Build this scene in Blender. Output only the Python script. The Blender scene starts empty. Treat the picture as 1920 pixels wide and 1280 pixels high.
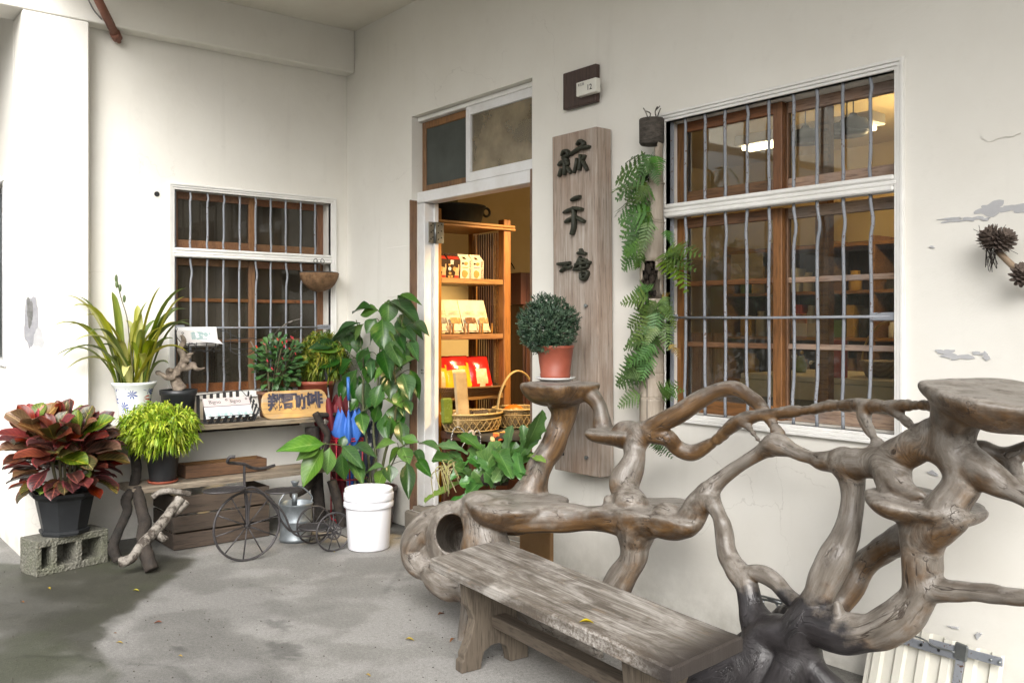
import bpy, bmesh, math, random
import numpy as np
from mathutils import Vector, Matrix, Euler, noise as mnoise
random.seed(7); np.random.seed(7)
R = math.radians
SC = bpy.context.scene
COL = SC.collection

# ------------------------------------------------------------------ camera, world, sun, exposure
CAM = (6.01, -3.286, 1.38); YAW = R(39.05); FPX = 1690.0; PCX = 960.0; PCY = 604.0
FW = Vector((-math.cos(YAW), math.sin(YAW), 0)); RT = Vector((math.sin(YAW), math.cos(YAW), 0)); UP = Vector((0, 0, 1))
cd = bpy.data.cameras.new('camera'); cam = bpy.data.objects.new('camera', cd); COL.objects.link(cam)
cd.sensor_width = 36.0; cd.lens = FPX/1920*36; cd.shift_y = -(640-PCY)/1920
cd.clip_start = 0.02; cd.clip_end = 500
cam.location = CAM
cam.rotation_euler = Matrix((RT, UP, -FW)).transposed().to_euler()
SC.camera = cam

wd = bpy.data.worlds.new('World'); SC.world = wd; wd.use_nodes = True
wn = wd.node_tree.nodes; wl = wd.node_tree.links
SUN_EL, SUN_AZ = R(38), R(-40)          # direction the light comes from: azimuth measured from +x
bg = wn['Background']; sky = wn.new('ShaderNodeTexSky'); sky.sky_type = 'NISHITA'; sky.sun_disc = False
sky.sun_elevation = SUN_EL; sky.sun_rotation = R(90)-SUN_AZ
sky.air_density = 1.0; sky.dust_density = 6.0; sky.ozone_density = 1.0
hs = wn.new('ShaderNodeHueSaturation'); hs.inputs['Saturation'].default_value = 0.22   # overcast: a white-grey sky
wl.new(sky.outputs[0], hs.inputs['Color']); wl.new(hs.outputs[0], bg.inputs['Color'])
bg.inputs['Strength'].default_value = 0.15
sd = bpy.data.lights.new('sun', 'SUN'); sun = bpy.data.objects.new('sun', sd); COL.objects.link(sun)
sd.energy = 1.35; sd.angle = R(45); sd.color = (1, .985, .965)
sun.rotation_euler = (-Vector((math.cos(SUN_EL)*math.cos(SUN_AZ), math.cos(SUN_EL)*math.sin(SUN_AZ), math.sin(SUN_EL)))).to_track_quat('-Z', 'Y').to_euler()
SC.view_settings.view_transform = 'Standard'; SC.view_settings.look = 'None'
SC.view_settings.exposure = 0.93; SC.view_settings.gamma = 1.0; SC.view_settings.use_curve_mapping = False
SC.cycles.max_bounces = 6; SC.cycles.diffuse_bounces = 3; SC.cycles.glossy_bounces = 3; SC.cycles.transmission_bounces = 4
SC.cycles.transparent_max_bounces = 8; SC.cycles.sample_clamp_indirect = 4.0; SC.cycles.caustics_reflective = False; SC.cycles.caustics_refractive = False

# ------------------------------------------------------------------ where a sight line of the photograph meets a plane of the place
def ray(px, py):
    return FW + RT*((px-PCX)/FPX) - UP*((py-PCY)/FPX)
def on(ax, px, py, v):
    r = ray(px, py); c = Vector(CAM); return c + r*((v-c[ax])/r[ax])
def onX(px, py, x): return on(0, px, py, x)
def onY(px, py, y): return on(1, px, py, y)
def onZ(px, py, z): return on(2, px, py, z)
def dep(p): return (Vector(p)-Vector(CAM)).dot(FW)

# ------------------------------------------------------------------ objects
def thing(name, label, cat, loc=(0, 0, 0), group=None):
    o = bpy.data.objects.new(name, None); COL.objects.link(o); o.location = loc; o.empty_display_size = .05
    o['label'] = label; o['category'] = cat
    if group: o['group'] = group
    return o
def tag(o, label, cat, group=None):
    o['label'] = label; o['category'] = cat
    if group: o['group'] = group
    return o
def link(name, me, parent=None, mat=None):
    o = bpy.data.objects.new(name, me); COL.objects.link(o)
    if parent is not None: o.parent = parent
    if mat is not None and len(me.materials) == 0: me.materials.append(mat)
    return o
def wloc(o):
    v = Vector((0, 0, 0))
    while o is not None: v += o.location; o = o.parent
    return v
def inst(name, me, parent, mw):
    """object with shared mesh at world matrix mw under an unrotated parent chain"""
    o = bpy.data.objects.new(name, me); COL.objects.link(o); o.parent = parent
    o.matrix_local = Matrix.Translation(-wloc(parent)) @ mw if parent else mw
    return o

class MB:
    """collects shapes in world coordinates; build() links them as ONE mesh object"""
    def __init__(s): s.v = []; s.f = []; s.m = []; s.sm = []; s.uv = None
    def add(s, vs, fs, mi=0, smooth=False):
        b = len(s.v); s.v += [tuple(v) for v in vs]
        for f in fs: s.f.append(tuple(i+b for i in f)); s.m.append(mi); s.sm.append(smooth)
        return s
    def box(s, a, b, ch=0.0, mi=0, M=None):
        """axis box from corner a to corner b with chamfered edges"""
        lo = [min(a[i], b[i]) for i in range(3)]; hi = [max(a[i], b[i]) for i in range(3)]
        c = min(ch, *(0.45*(hi[i]-lo[i]) for i in range(3)))
        if c <= 0:
            vs = [Vector((x, y, z)) for x in (lo[0], hi[0]) for y in (lo[1], hi[1]) for z in (lo[2], hi[2])]
            fs = [(0,1,3,2),(4,6,7,5),(0,4,5,1),(2,3,7,6),(0,2,6,4),(1,5,7,3)]
        else:
            vs = []; idx = {}
            for sx in (0,1):
                for sy in (0,1):
                    for sz in (0,1):
                        P = [(lo,hi)[k][i] for i,k in enumerate((sx,sy,sz))]
                        I = [P[i]+(c if k == 0 else -c) for i,k in enumerate((sx,sy,sz))]
                        for ax in range(3):
                            q = list(I); q[ax] = P[ax]; idx[(sx,sy,sz,ax)] = len(vs); vs.append(Vector(q))
            fs = []
            for ax in range(3):
                o1, o2 = [(1,2),(2,0),(0,1)][ax]
                for sd_ in (0,1):
                    ks = []
                    for u,w in ((0,0),(1,0),(1,1),(0,1)):
                        k = [0,0,0]; k[ax] = sd_; k[o1] = u; k[o2] = w; ks.append(idx[(*k,ax)])
                    fs.append(tuple(ks if sd_ else ks[::-1]))
                for u in (0,1):
                    for w in (0,1):
                        k0 = [0,0,0]; k0[o1] = u; k0[o2] = w; k1 = list(k0); k1[ax] = 1
                        q = (idx[(*k0,o1)], idx[(*k1,o1)], idx[(*k1,o2)], idx[(*k0,o2)])
                        fs.append(q if u != w else q[::-1])
            for sx in (0,1):
                for sy in (0,1):
                    for sz in (0,1):
                        q = tuple(idx[(sx,sy,sz,a_)] for a_ in range(3)); fs.append(q if (sx+sy+sz) % 2 == 1 else q[::-1])
        if M is not None: vs = [M @ v for v in vs]
        return s.add(vs, fs, mi)
    def beam(s, p, q, w, h, ch=.003, mi=0, up=(0,0,1)):
        """box along p->q, w across, h along up"""
        p = Vector(p); q = Vector(q); d = (q-p); L = d.length; d.normalize()
        u = Vector(up); sx = d.cross(u)
        if sx.length < 1e-5: sx = d.cross(Vector((1,0,0)))
        sx.normalize(); u = sx.cross(d)
        M = Matrix((d, -sx, u)).transposed().to_4x4(); M.translation = p
        return s.box((0,-w/2,-h/2), (L,w/2,h/2), ch, mi, M)
    def tube(s, pts, rad, n=8, mi=0, cap=True, squash=1.0):
        pts = [Vector(p) for p in pts]; m = len(pts)
        rad = [rad]*m if not hasattr(rad, '__len__') else rad
        T = [(pts[min(i+1,m-1)]-pts[max(i-1,0)]).normalized() for i in range(m)]
        a = Vector((0,0,1)) if abs(T[0].z) < .9 else Vector((1,0,0))
        N = (a - T[0]*a.dot(T[0])).normalized(); vs = []; fs = []
        for i in range(m):
            N = (N - T[i]*N.dot(T[i])).normalized(); B = T[i].cross(N)
            for k in range(n):
                t = 2*math.pi*k/n; vs.append(pts[i] + (N*math.cos(t) + B*math.sin(t)*squash)*rad[i])
        for i in range(m-1):
            for k in range(n):
                k2 = (k+1) % n; fs.append((i*n+k, i*n+k2, (i+1)*n+k2, (i+1)*n+k))
        if cap: fs.append(tuple(range(n))[::-1]); fs.append(tuple((m-1)*n+k for k in range(n)))
        s.add(vs, fs, mi, True)
        if cap: s.sm[-1] = s.sm[-2] = False
        return s
    def lathe(s, c, prof, n=32, mi=0, sides=None, sx=1, sy=1, rot=0, smooth=True, wob=0):
        """profile [(r,z)...] turned about the vertical axis through c"""
        vs = []; fs = []; n = sides or n; c = Vector(c); m = len(prof)
        for j,(r, z) in enumerate(prof):
            for k in range(n):
                t = 2*math.pi*k/n + rot; q = 1+wob*math.sin(3*t+1)+wob*.6*math.sin(5*t)
                vs.append(c + Vector((r*q*sx*math.cos(t), r*q*sy*math.sin(t), z)))
        for j in range(m-1):
            for k in range(n):
                k2 = (k+1) % n; fs.append((j*n+k, j*n+k2, (j+1)*n+k2, (j+1)*n+k))
        if prof[0][0] > 1e-5: fs.append(tuple(range(n))[::-1])
        if prof[-1][0] > 1e-5: fs.append(tuple((m-1)*n+k for k in range(n)))
        return s.add(vs, fs, mi, smooth and sides is None)
    def prism(s, poly, d, mi=0):
        """polygon (list of 3-d points) pushed along vector d"""
        n = len(poly); d = Vector(d); vs = [Vector(p) for p in poly]; vs += [v+d for v in vs]
        fs = [tuple(range(n))[::-1], tuple(range(n, 2*n))] + [(i, (i+1) % n, n+(i+1) % n, n+i) for i in range(n)]
        return s.add(vs, fs, mi)
    def ball(s, c, r, n=12, m=8, mi=0, sc=(1,1,1), M=None):
        vs = []; fs = []; c = Vector(c)
        for j in range(m+1):
            p = math.pi*j/m
            for k in range(n):
                t = 2*math.pi*k/n; w = Vector((r*sc[0]*math.sin(p)*math.cos(t), r*sc[1]*math.sin(p)*math.sin(t), r*sc[2]*math.cos(p)))
                vs.append(c + (M @ w if M else w))
        for j in range(m):
            for k in range(n):
                k2 = (k+1) % n; fs.append((j*n+k, (j+1)*n+k, (j+1)*n+k2, j*n+k2))
        return s.add(vs, fs, mi, True)
    def mesh(s, name, mats=None, off=(0,0,0), fix=False):
        me = bpy.data.meshes.new(name); o = Vector(off)
        me.from_pydata([tuple(Vector(v)-o) for v in s.v], [], s.f)
        me.polygons.foreach_set('material_index', s.m); me.polygons.foreach_set('use_smooth', s.sm)
        if mats is not None:
            for m_ in (mats if isinstance(mats, (list, tuple)) else [mats]): me.materials.append(m_)
        if fix:
            b = bmesh.new(); b.from_mesh(me); bmesh.ops.recalc_face_normals(b, faces=b.faces[:]); b.to_mesh(me); b.free()
        me.validate(); me.update(); return me
    def build(s, name, mats, parent=None, fix=True):
        off = wloc(parent) if parent else (0,0,0)
        return link(name, s.mesh(name, mats, off, fix), parent)

def smoothpts(P, k=4, closed=False):
    """Catmull-Rom through points of any dimension"""
    P = [np.array(p, float) for p in P]; n = len(P); out = []
    for i in range(n if closed else n-1):
        g = (lambda j: P[j % n]) if closed else (lambda j: P[min(max(j,0),n-1)])
        a,b,c,d = g(i-1),g(i),g(i+1),g(i+2)
        for t in np.linspace(0,1,k,endpoint=False):
            out.append(.5*((2*b)+(c-a)*t+(2*a-5*b+4*c-d)*t*t+(3*b-a-3*c+d)*t**3))
    if not closed: out.append(P[-1])
    return out

# ------------------------------------------------------------------ materials
def srgb(r, g, b):
    f = lambda c: ((c/255+.055)/1.055)**2.4 if c > 10 else c/255/12.92
    return (f(r), f(g), f(b), 1)
def rgba(c):
    return (*c, 1) if len(c) == 3 else tuple(c)
class NT:
    def __init__(s, name):
        s.mat = bpy.data.materials.new(name); s.mat.use_nodes = True; s.t = s.mat.node_tree
        s.b = s.t.nodes['Principled BSDF']; s.out = s.t.nodes['Material Output']; s._c = {}
    def n(s, typ, **k):
        x = s.t.nodes.new('ShaderNode'+typ)
        for a, v in k.items(): setattr(x, a, v)
        return x
    def l(s, a, b): s.t.links.new(a, b)
    def coord(s, kind='Object'):
        if kind not in s._c: s._c[kind] = (s.n('TexCoord').outputs[kind])
        return s._c[kind]
    def mapped(s, scale=(1,1,1), kind='Object', src=None):
        m = s.n('Mapping'); m.inputs['Scale'].default_value = scale; s.l(src or s.coord(kind), m.inputs['Vector']); return m.outputs[0]
    def noise(s, scale, detail=4, rough=.55, vec=None, dist=0):
        x = s.n('TexNoise'); x.inputs['Scale'].default_value = scale; x.inputs['Detail'].default_value = detail
        x.inputs['Roughness'].default_value = rough; x.inputs['Distortion'].default_value = dist
        s.l(vec or s.coord(), x.inputs['Vector']); return x.outputs[0]
    def ramp(s, fac, stops, interp='LINEAR'):
        x = s.n('ValToRGB'); x.color_ramp.interpolation = interp; e = x.color_ramp.elements
        while len(e) < len(stops): e.new(.5)
        for i,(p,c) in enumerate(stops):
            e[i].position = p; e[i].color = rgba(c) if hasattr(c,'__len__') else (c,c,c,1)
        s.l(fac, x.inputs[0]); return x.outputs[0]
    def mix(s, fac, a, b, mode='MIX'):
        x = s.n('Mix', data_type='RGBA', blend_type=mode)
        for sock, v in ((x.inputs[0], fac), (x.inputs[6], a), (x.inputs[7], b)):
            if hasattr(v, 'default_value') or hasattr(v, 'is_linked'): s.l(v, sock)
            elif hasattr(v, '__len__'): sock.default_value = rgba(v)
            else: sock.default_value = v
        return x.outputs[2]
    def math(s, op, a, b=0.0, c=None, clamp=False):
        x = s.n('Math', operation=op, use_clamp=clamp)
        for sock, v in zip(x.inputs, (a, b) if c is None else (a, b, c)):
            if hasattr(v, 'is_linked'): s.l(v, sock)
            else: sock.default_value = v
        return x.outputs[0]
    def attr(s, name, out=0):
        x = s.n('Attribute'); x.attribute_name = name; return x.outputs[out]
    def bump(s, h, strength=.3, dist=.01, prev=None):
        x = s.n('Bump'); x.inputs['Strength'].default_value = strength; x.inputs['Distance'].default_value = dist
        s.l(h, x.inputs['Height'])
        if prev is not None: s.l(prev, x.inputs['Normal'])
        s.l(x.outputs[0], s.b.inputs['Normal']); return x.outputs[0]
    def objvar(s, col, dv=.2, dh=.02, ds=.1):
        """per-object variation"""
        r = s.n('ObjectInfo').outputs['Random']; h = s.n('HueSaturation')
        s.l(s.math('MULTIPLY_ADD', r, 2*dv, 1-dv), h.inputs['Value'])
        r2 = s.math('FRACT', s.math('MULTIPLY', r, 17.31)); s.l(s.math('MULTIPLY_ADD', r2, 2*dh, .5-dh), h.inputs['Hue'])
        r3 = s.math('FRACT', s.math('MULTIPLY', r, 41.7)); s.l(s.math('MULTIPLY_ADD', r3, 2*ds, 1-ds), h.inputs['Saturation'])
        s.l(col, h.inputs['Color']); return h.outputs[0]
    def set(s, col=None, rough=None, **k):
        if col is not None:
            if hasattr(col, 'is_linked'): s.l(col, s.b.inputs['Base Color'])
            else: s.b.inputs['Base Color'].default_value = rgba(col)
        if rough is not None:
            if hasattr(rough, 'is_linked'): s.l(rough, s.b.inputs['Roughness'])
            else: s.b.inputs['Roughness'].default_value = rough
        for a, v in k.items():
            s.b.inputs[a.replace('_', ' ')].default_value = v
        return s.mat

def simple(name, c1, c2=None, rough=.6, scale=6, bump=.15, bscale=40, dist=.004, stretch=(1,1,1), objv=0, lo=.35, hi=.65, **k):
    """two-tone procedural surface with fine relief"""
    t = NT(name); v = t.mapped(stretch)
    c2 = c2 or tuple(x*.75 for x in c1[:3])
    col = t.ramp(t.noise(scale, 6, .6, v), [(lo, c2), (hi, c1)])
    if objv: col = t.objvar(col, objv, objv*.08, objv*.4)
    h = t.noise(bscale, 5, .6, v)
    if bump: t.bump(h, bump, dist)
    rr = t.math('MULTIPLY_ADD', h, .25, rough-.12)
    return t.set(col, rr, **k)
def wood(name, c1, c2, c3=None, axis=0, scale=9, rough=.7, bump=.35, objv=.15, long=.09, **k):
    """grain that runs along the given axis"""
    t = NT(name); st = [1,1,1]; st[axis] = long
    v = t.mapped(tuple(st)); c3 = c3 or c2
    n1 = t.noise(scale*3, 8, .65, v, .6); n2 = t.noise(scale*14, 4, .6, v)
    n0 = t.noise(scale*.35, 4, .6)
    col = t.ramp(n1, [(.3, c2), (.55, c1), (.75, c1)])
    col = t.mix(t.ramp(n0, [(.42, 0), (.62, .8)]), col, c3)
    col = t.mix(t.ramp(n2, [(.36, .55), (.5, 0)]), col, tuple(x*.35 for x in c2[:3]))
    if objv: col = t.objvar(col, objv, .008, .1)
    t.bump(t.math('ADD', n1, t.math('MULTIPLY', n2, .6)), bump, .004)
    return t.set(col, t.math('MULTIPLY_ADD', n1, .3, rough-.15), **k)
def glass(name, tint=(.92,.95,.93), dirt=.06, dirtcol=(.5,.48,.42), rough=.02):
    t = NT(name); t.t.nodes.remove(t.b)
    tr = t.n('BsdfTransparent'); tr.inputs[0].default_value = rgba(tint)
    gl = t.n('BsdfGlossy'); gl.inputs['Roughness'].default_value = rough
    fr = t.n('Fresnel'); fr.inputs[0].default_value = 1.5
    df = t.n('BsdfDiffuse'); df.inputs[0].default_value = rgba(dirtcol)
    m1 = t.n('MixShader'); m2 = t.n('MixShader')
    t.l(t.ramp(t.noise(3, 5, .6), [(.3, dirt*.4), (.75, dirt*1.8)]), m1.inputs[0]); t.l(tr.outputs[0], m1.inputs[1]); t.l(df.outputs[0], m1.inputs[2])
    t.l(fr.outputs[0], m2.inputs[0]); t.l(m1.outputs[0], m2.inputs[1]); t.l(gl.outputs[0], m2.inputs[2])
    t.l(m2.outputs[0], t.out.inputs[0]); return t.mat
def emit(name, col, s):
    t = NT(name); t.set((0,0,0)); t.b.inputs['Emission Color'].default_value = rgba(col); t.b.inputs['Emission Strength'].default_value = s; return t.mat
def text_mesh(txt, size=1, depth=.0, bold=0):
    cu = bpy.data.curves.new('lettering', 'FONT'); cu.body = txt; cu.size = size; cu.extrude = depth; cu.offset = bold
    cu.align_x = 'CENTER'; cu.align_y = 'CENTER'; cu.resolution_u = 3
    o = bpy.data.objects.new('lettering', cu); COL.objects.link(o); dg = bpy.context.evaluated_depsgraph_get(); dg.update()
    me = bpy.data.meshes.new_from_object(o.evaluated_get(dg)); bpy.data.objects.remove(o); me.materials.clear(); return me
def frame_mat(origin, xdir, ydir):
    """matrix whose local x, y lie along xdir, ydir and z out of them"""
    x = Vector(xdir).normalized(); y = Vector(ydir); y = (y-x*y.dot(x)).normalized(); z = x.cross(y)
    M = Matrix((x, y, z)).transposed().to_4x4(); M.translation = Vector(origin); return M
# ================================================================== materials of the building
def plaster(name, c, c2, patch=.35):
    t = NT(name)
    n1 = t.noise(1.3, 5, .6); n2 = t.noise(9, 6, .65); n3 = t.noise(160, 3, .6); n4 = t.noise(14, 3, .5, t.mapped((1,1,.12)))
    col = t.ramp(n1, [(.35, c2), (.65, c)])
    col = t.mix(t.ramp(n2, [(.58, 0), (.75, patch)]), col, tuple(x*.9 for x in c2))
    col = t.mix(t.ramp(n4, [(.62, 0), (.8, .18)]), col, tuple(x*.8 for x in c2))
    # hairline cracks and faint trowel arcs
    vo = t.n('TexVoronoi'); vo.feature = 'DISTANCE_TO_EDGE'; vo.inputs['Scale'].default_value = 1.1
    dv = t.n('TexNoise'); dv.inputs['Scale'].default_value = 2.2; dv.inputs['Detail'].default_value = 8; t.l(t.coord(), dv.inputs['Vector'])
    av = t.n('VectorMath', operation='MULTIPLY_ADD'); av.inputs[1].default_value = (.9,.9,.9); t.l(dv.outputs['Color'], av.inputs[0]); t.l(t.coord(), av.inputs[2]); t.l(av.outputs[0], vo.inputs['Vector'])
    ck = t.math('MULTIPLY', t.ramp(vo.outputs[0], [(.0008,1),(.0030,0)]), t.ramp(t.noise(.9,3,.5), [(.55,0),(.63,.33)]))
    col = t.mix(ck, col, (.42,.39,.34))
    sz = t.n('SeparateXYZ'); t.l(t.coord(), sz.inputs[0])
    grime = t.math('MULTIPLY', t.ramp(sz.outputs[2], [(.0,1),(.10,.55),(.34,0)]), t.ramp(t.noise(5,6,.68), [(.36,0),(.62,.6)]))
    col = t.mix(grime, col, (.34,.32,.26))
    drip = t.math('MULTIPLY', t.ramp(t.noise(7,5,.6,t.mapped((1,1,.05))), [(.60,0),(.74,.16)]), t.ramp(n1, [(.4,0),(.6,1)]))
    col = t.mix(drip, col, (.42,.40,.34))
    arcs = t.noise(3.0, 6, .6, None, 2.5)
    h = t.math('ADD', t.math('MULTIPLY', n2, .8), t.math('ADD', t.math('MULTIPLY', n3, .25), t.math('MULTIPLY', arcs, 1.2)))
    h = t.math('SUBTRACT', h, t.math('MULTIPLY', ck, .6))
    t.bump(h, .26, .006); return t.set(col, .85)
M_WALL = plaster('plaster_wall', (.81,.79,.73), (.755,.73,.665))
M_CEIL = plaster('plaster_ceiling', (.72,.69,.61), (.66,.62,.54))
M_TRIM = simple('white_gloss_trim', (.84,.83,.80), (.76,.75,.71), .5, 5, .12, 60)
M_WHITEPAINT = simple('white_door_paint', (.80,.80,.80), (.70,.69,.67), .45, 7, .12, 50)
M_SASH = wood('sash_wood', (.25,.115,.043), (.13,.058,.022), (.18,.08,.03), 2, 9, .5, .25)
M_SASHH = wood('sash_wood_rail', (.22,.10,.04), (.11,.05,.02), (.16,.07,.028), 0, 9, .5, .25)
M_SASHW = wood('sash_wood_bleached', (.42,.29,.20), (.20,.11,.07), (.30,.25,.22), 0, 9, .7, .35)
M_JAMB = wood('jamb_wood', (.20,.11,.06), (.11,.06,.032), (.16,.10,.07), 2, 9, .65, .3)
M_GLASS = glass('window_glass', (.88,.90,.86), .03)
M_GLASSD = glass('dusty_window_glass', (.60,.60,.55), .09, (.36,.31,.24))
M_SCREEN = simple('insect_screen', (.075,.085,.075), (.05,.055,.048), .8, 3, .3, 400)
def barmat():
    t = NT('grey_painted_iron'); n = t.noise(95, 3, .6); m = t.noise(7, 3, .5)
    spots = t.ramp(t.math('ADD', n, t.math('MULTIPLY', m, .35)), [(.80, 0), (.84, 1)])
    col = t.mix(spots, t.ramp(m, [(.3, (.20,.215,.24)), (.7, (.28,.295,.32))]), (.10,.05,.03))
    t.bump(spots, .25, .002); return t.set(col, .5)
M_BAR = barmat()
M_STEEL = simple('grey_steel', (.32,.34,.34), (.22,.23,.23), .38, 12, .1, 80, Metallic=.85)
M_STONE = simple('doorstep_cement', (.36,.31,.25), (.24,.21,.17), .8, 6, .4, 60)
M_CHIP = simple('exposed_cement', (.36,.36,.38), (.27,.27,.29), .9, 20, .8, 70)
M_SCUFF = simple('scuffed_primer', (.50,.50,.51), (.44,.44,.45), .9, 20, .3, 70)
M_DARK = simple('dark_hole', (.02,.02,.02), (.01,.01,.01), .9)
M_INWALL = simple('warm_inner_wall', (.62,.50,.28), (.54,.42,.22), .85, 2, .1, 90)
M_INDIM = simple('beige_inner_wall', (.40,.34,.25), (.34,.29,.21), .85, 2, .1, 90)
M_FLOORIN = simple('inner_floor', (.16,.09,.05), (.10,.06,.035), .5, 4, .1, 30)

shop = thing('shop_building', 'white plastered building with an open doorway, two barred windows and a square corner pillar', 'building', (0,0,0))

def wall_sheet(name, ax, at, thick, us, zs, holes, mat, parent, sgn=1):
    """wall in plane axis ax = at, sheeted between breakpoints us, zs; cells inside holes stay open; thick grows along sgn*axis"""
    us = sorted(set(us + [h[i] for h in holes for i in (0,1)])); zs = sorted(set(zs + [h[i] for h in holes for i in (2,3)]))
    P = lambda u, z, d: ((at+d*sgn, u, z) if ax == 0 else (u, at+d*sgn, z))
    solid = lambda u, z: (us[0] < u < us[-1] and zs[0] < z < zs[-1]) and not any(h[0] < u < h[1] and h[2] < z < h[3] for h in holes)
    mb = MB()
    for i in range(len(us)-1):
        for j in range(len(zs)-1):
            u0,u1,z0,z1 = us[i],us[i+1],zs[j],zs[j+1]; uc,zc = (u0+u1)/2,(z0+z1)/2
            if not solid(uc, zc): continue
            for d in (0, thick): mb.add([P(u0,z0,d),P(u1,z0,d),P(u1,z1,d),P(u0,z1,d)], [(0,1,2,3)])
            for (a, b, nb) in (((u0,z0),(u1,z0),(uc,z0-1e-3)), ((u0,z1),(u1,z1),(uc,z1+1e-3)), ((u0,z0),(u0,z1),(u0-1e-3,zc)), ((u1,z0),(u1,z1),(u1+1e-3,zc))):
                if not solid(*nb): mb.add([P(*a,0),P(*b,0),P(*b,thick),P(*a,thick)], [(0,1,2,3)])
    o = mb.build(name, mat, parent, True)
    return o
DOOR = (.892, 2.14, .12, 2.757); WIN = (3.128, 4.268, .953, 2.336); SWIN = (-1.274, -.135, .905, 2.255)
wall_sheet('wall', 1, 0, .15, [-.15, 9.5], [-.1, 4.4], [DOOR, WIN], M_WALL, shop)
wall_sheet('wall', 0, 0, .15, [-2.07, 0], [-.1, 3.9], [SWIN], M_WALL, shop, -1)
# pillar and side wall that runs away behind it
pl = MB(); pl.box((-.15,-2.19,-.1), (.12,-1.825,3.209), .008); pl.build('pillar', M_WALL, shop)
wall_sheet('wall', 1, -2.19, .12, [-7, -.152], [-.1, 3.9], [(-1.7,-.40,1.14,2.26)], M_WALL, shop)
bm_ = MB(); bm_.box((-.15,-7,3.212), (.12,-.001,3.9), .006); bm_.build('ceiling_beam', M_WALL, shop)
ce = MB(); ce.box((.121,-2.19,3.52), (9.5,-.001,3.9), .0); ce.build('porch_ceiling', M_CEIL, shop)
ce = MB(); ce.box((-7,-4.2,3.42), (-.151,-2.191,3.9), .0); ce.build('porch_ceiling', M_CEIL, shop)
# inner rooms
def room(name, a, b, mat, skip, parent):
    (x0,y0,z0),(x1,y1,z1) = a,b; mb = MB()
    F = {'x0':[(x0,y0,z0),(x0,y1,z0),(x0,y1,z1),(x0,y0,z1)], 'x1':[(x1,y0,z0),(x1,y1,z0),(x1,y1,z1),(x1,y0,z1)],
         'y1':[(x0,y1,z0),(x1,y1,z0),(x1,y1,z1),(x0,y1,z1)], 'z1':[(x0,y0,z1),(x1,y0,z1),(x1,y1,z1),(x0,y1,z1)], 'y0':[(x0,y0,z0),(x1,y0,z0),(x1,y0,z1),(x0,y0,z1)]}
    for k, q in F.items():
        if k not in skip: mb.add(q, [(0,1,2,3)])
    return mb.build(name, mat, parent, False)
room('inner_wall', (.05,.152,.15), (5.6,4.2,2.95), M_INWALL, ('y0',), shop)
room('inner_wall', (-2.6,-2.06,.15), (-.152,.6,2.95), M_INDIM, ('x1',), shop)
fl = MB(); fl.box((.05,.152,.0), (5.6,4.2,.15)); fl.box((-2.6,-2.06,.0), (-.152,.6,.15)); f_ = fl.build('inner_floor', M_FLOORIN); f_['kind'] = 'structure'
st = MB(); st.box((.84,-.03,-.05), (2.19,.15,.118), .012); st.build('doorstep', M_STONE, shop)
st = MB(); st.box((.895,.002,.1185), (2.137,.16,.15), .006); st.build('door_sill', M_STONE, shop)

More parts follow.
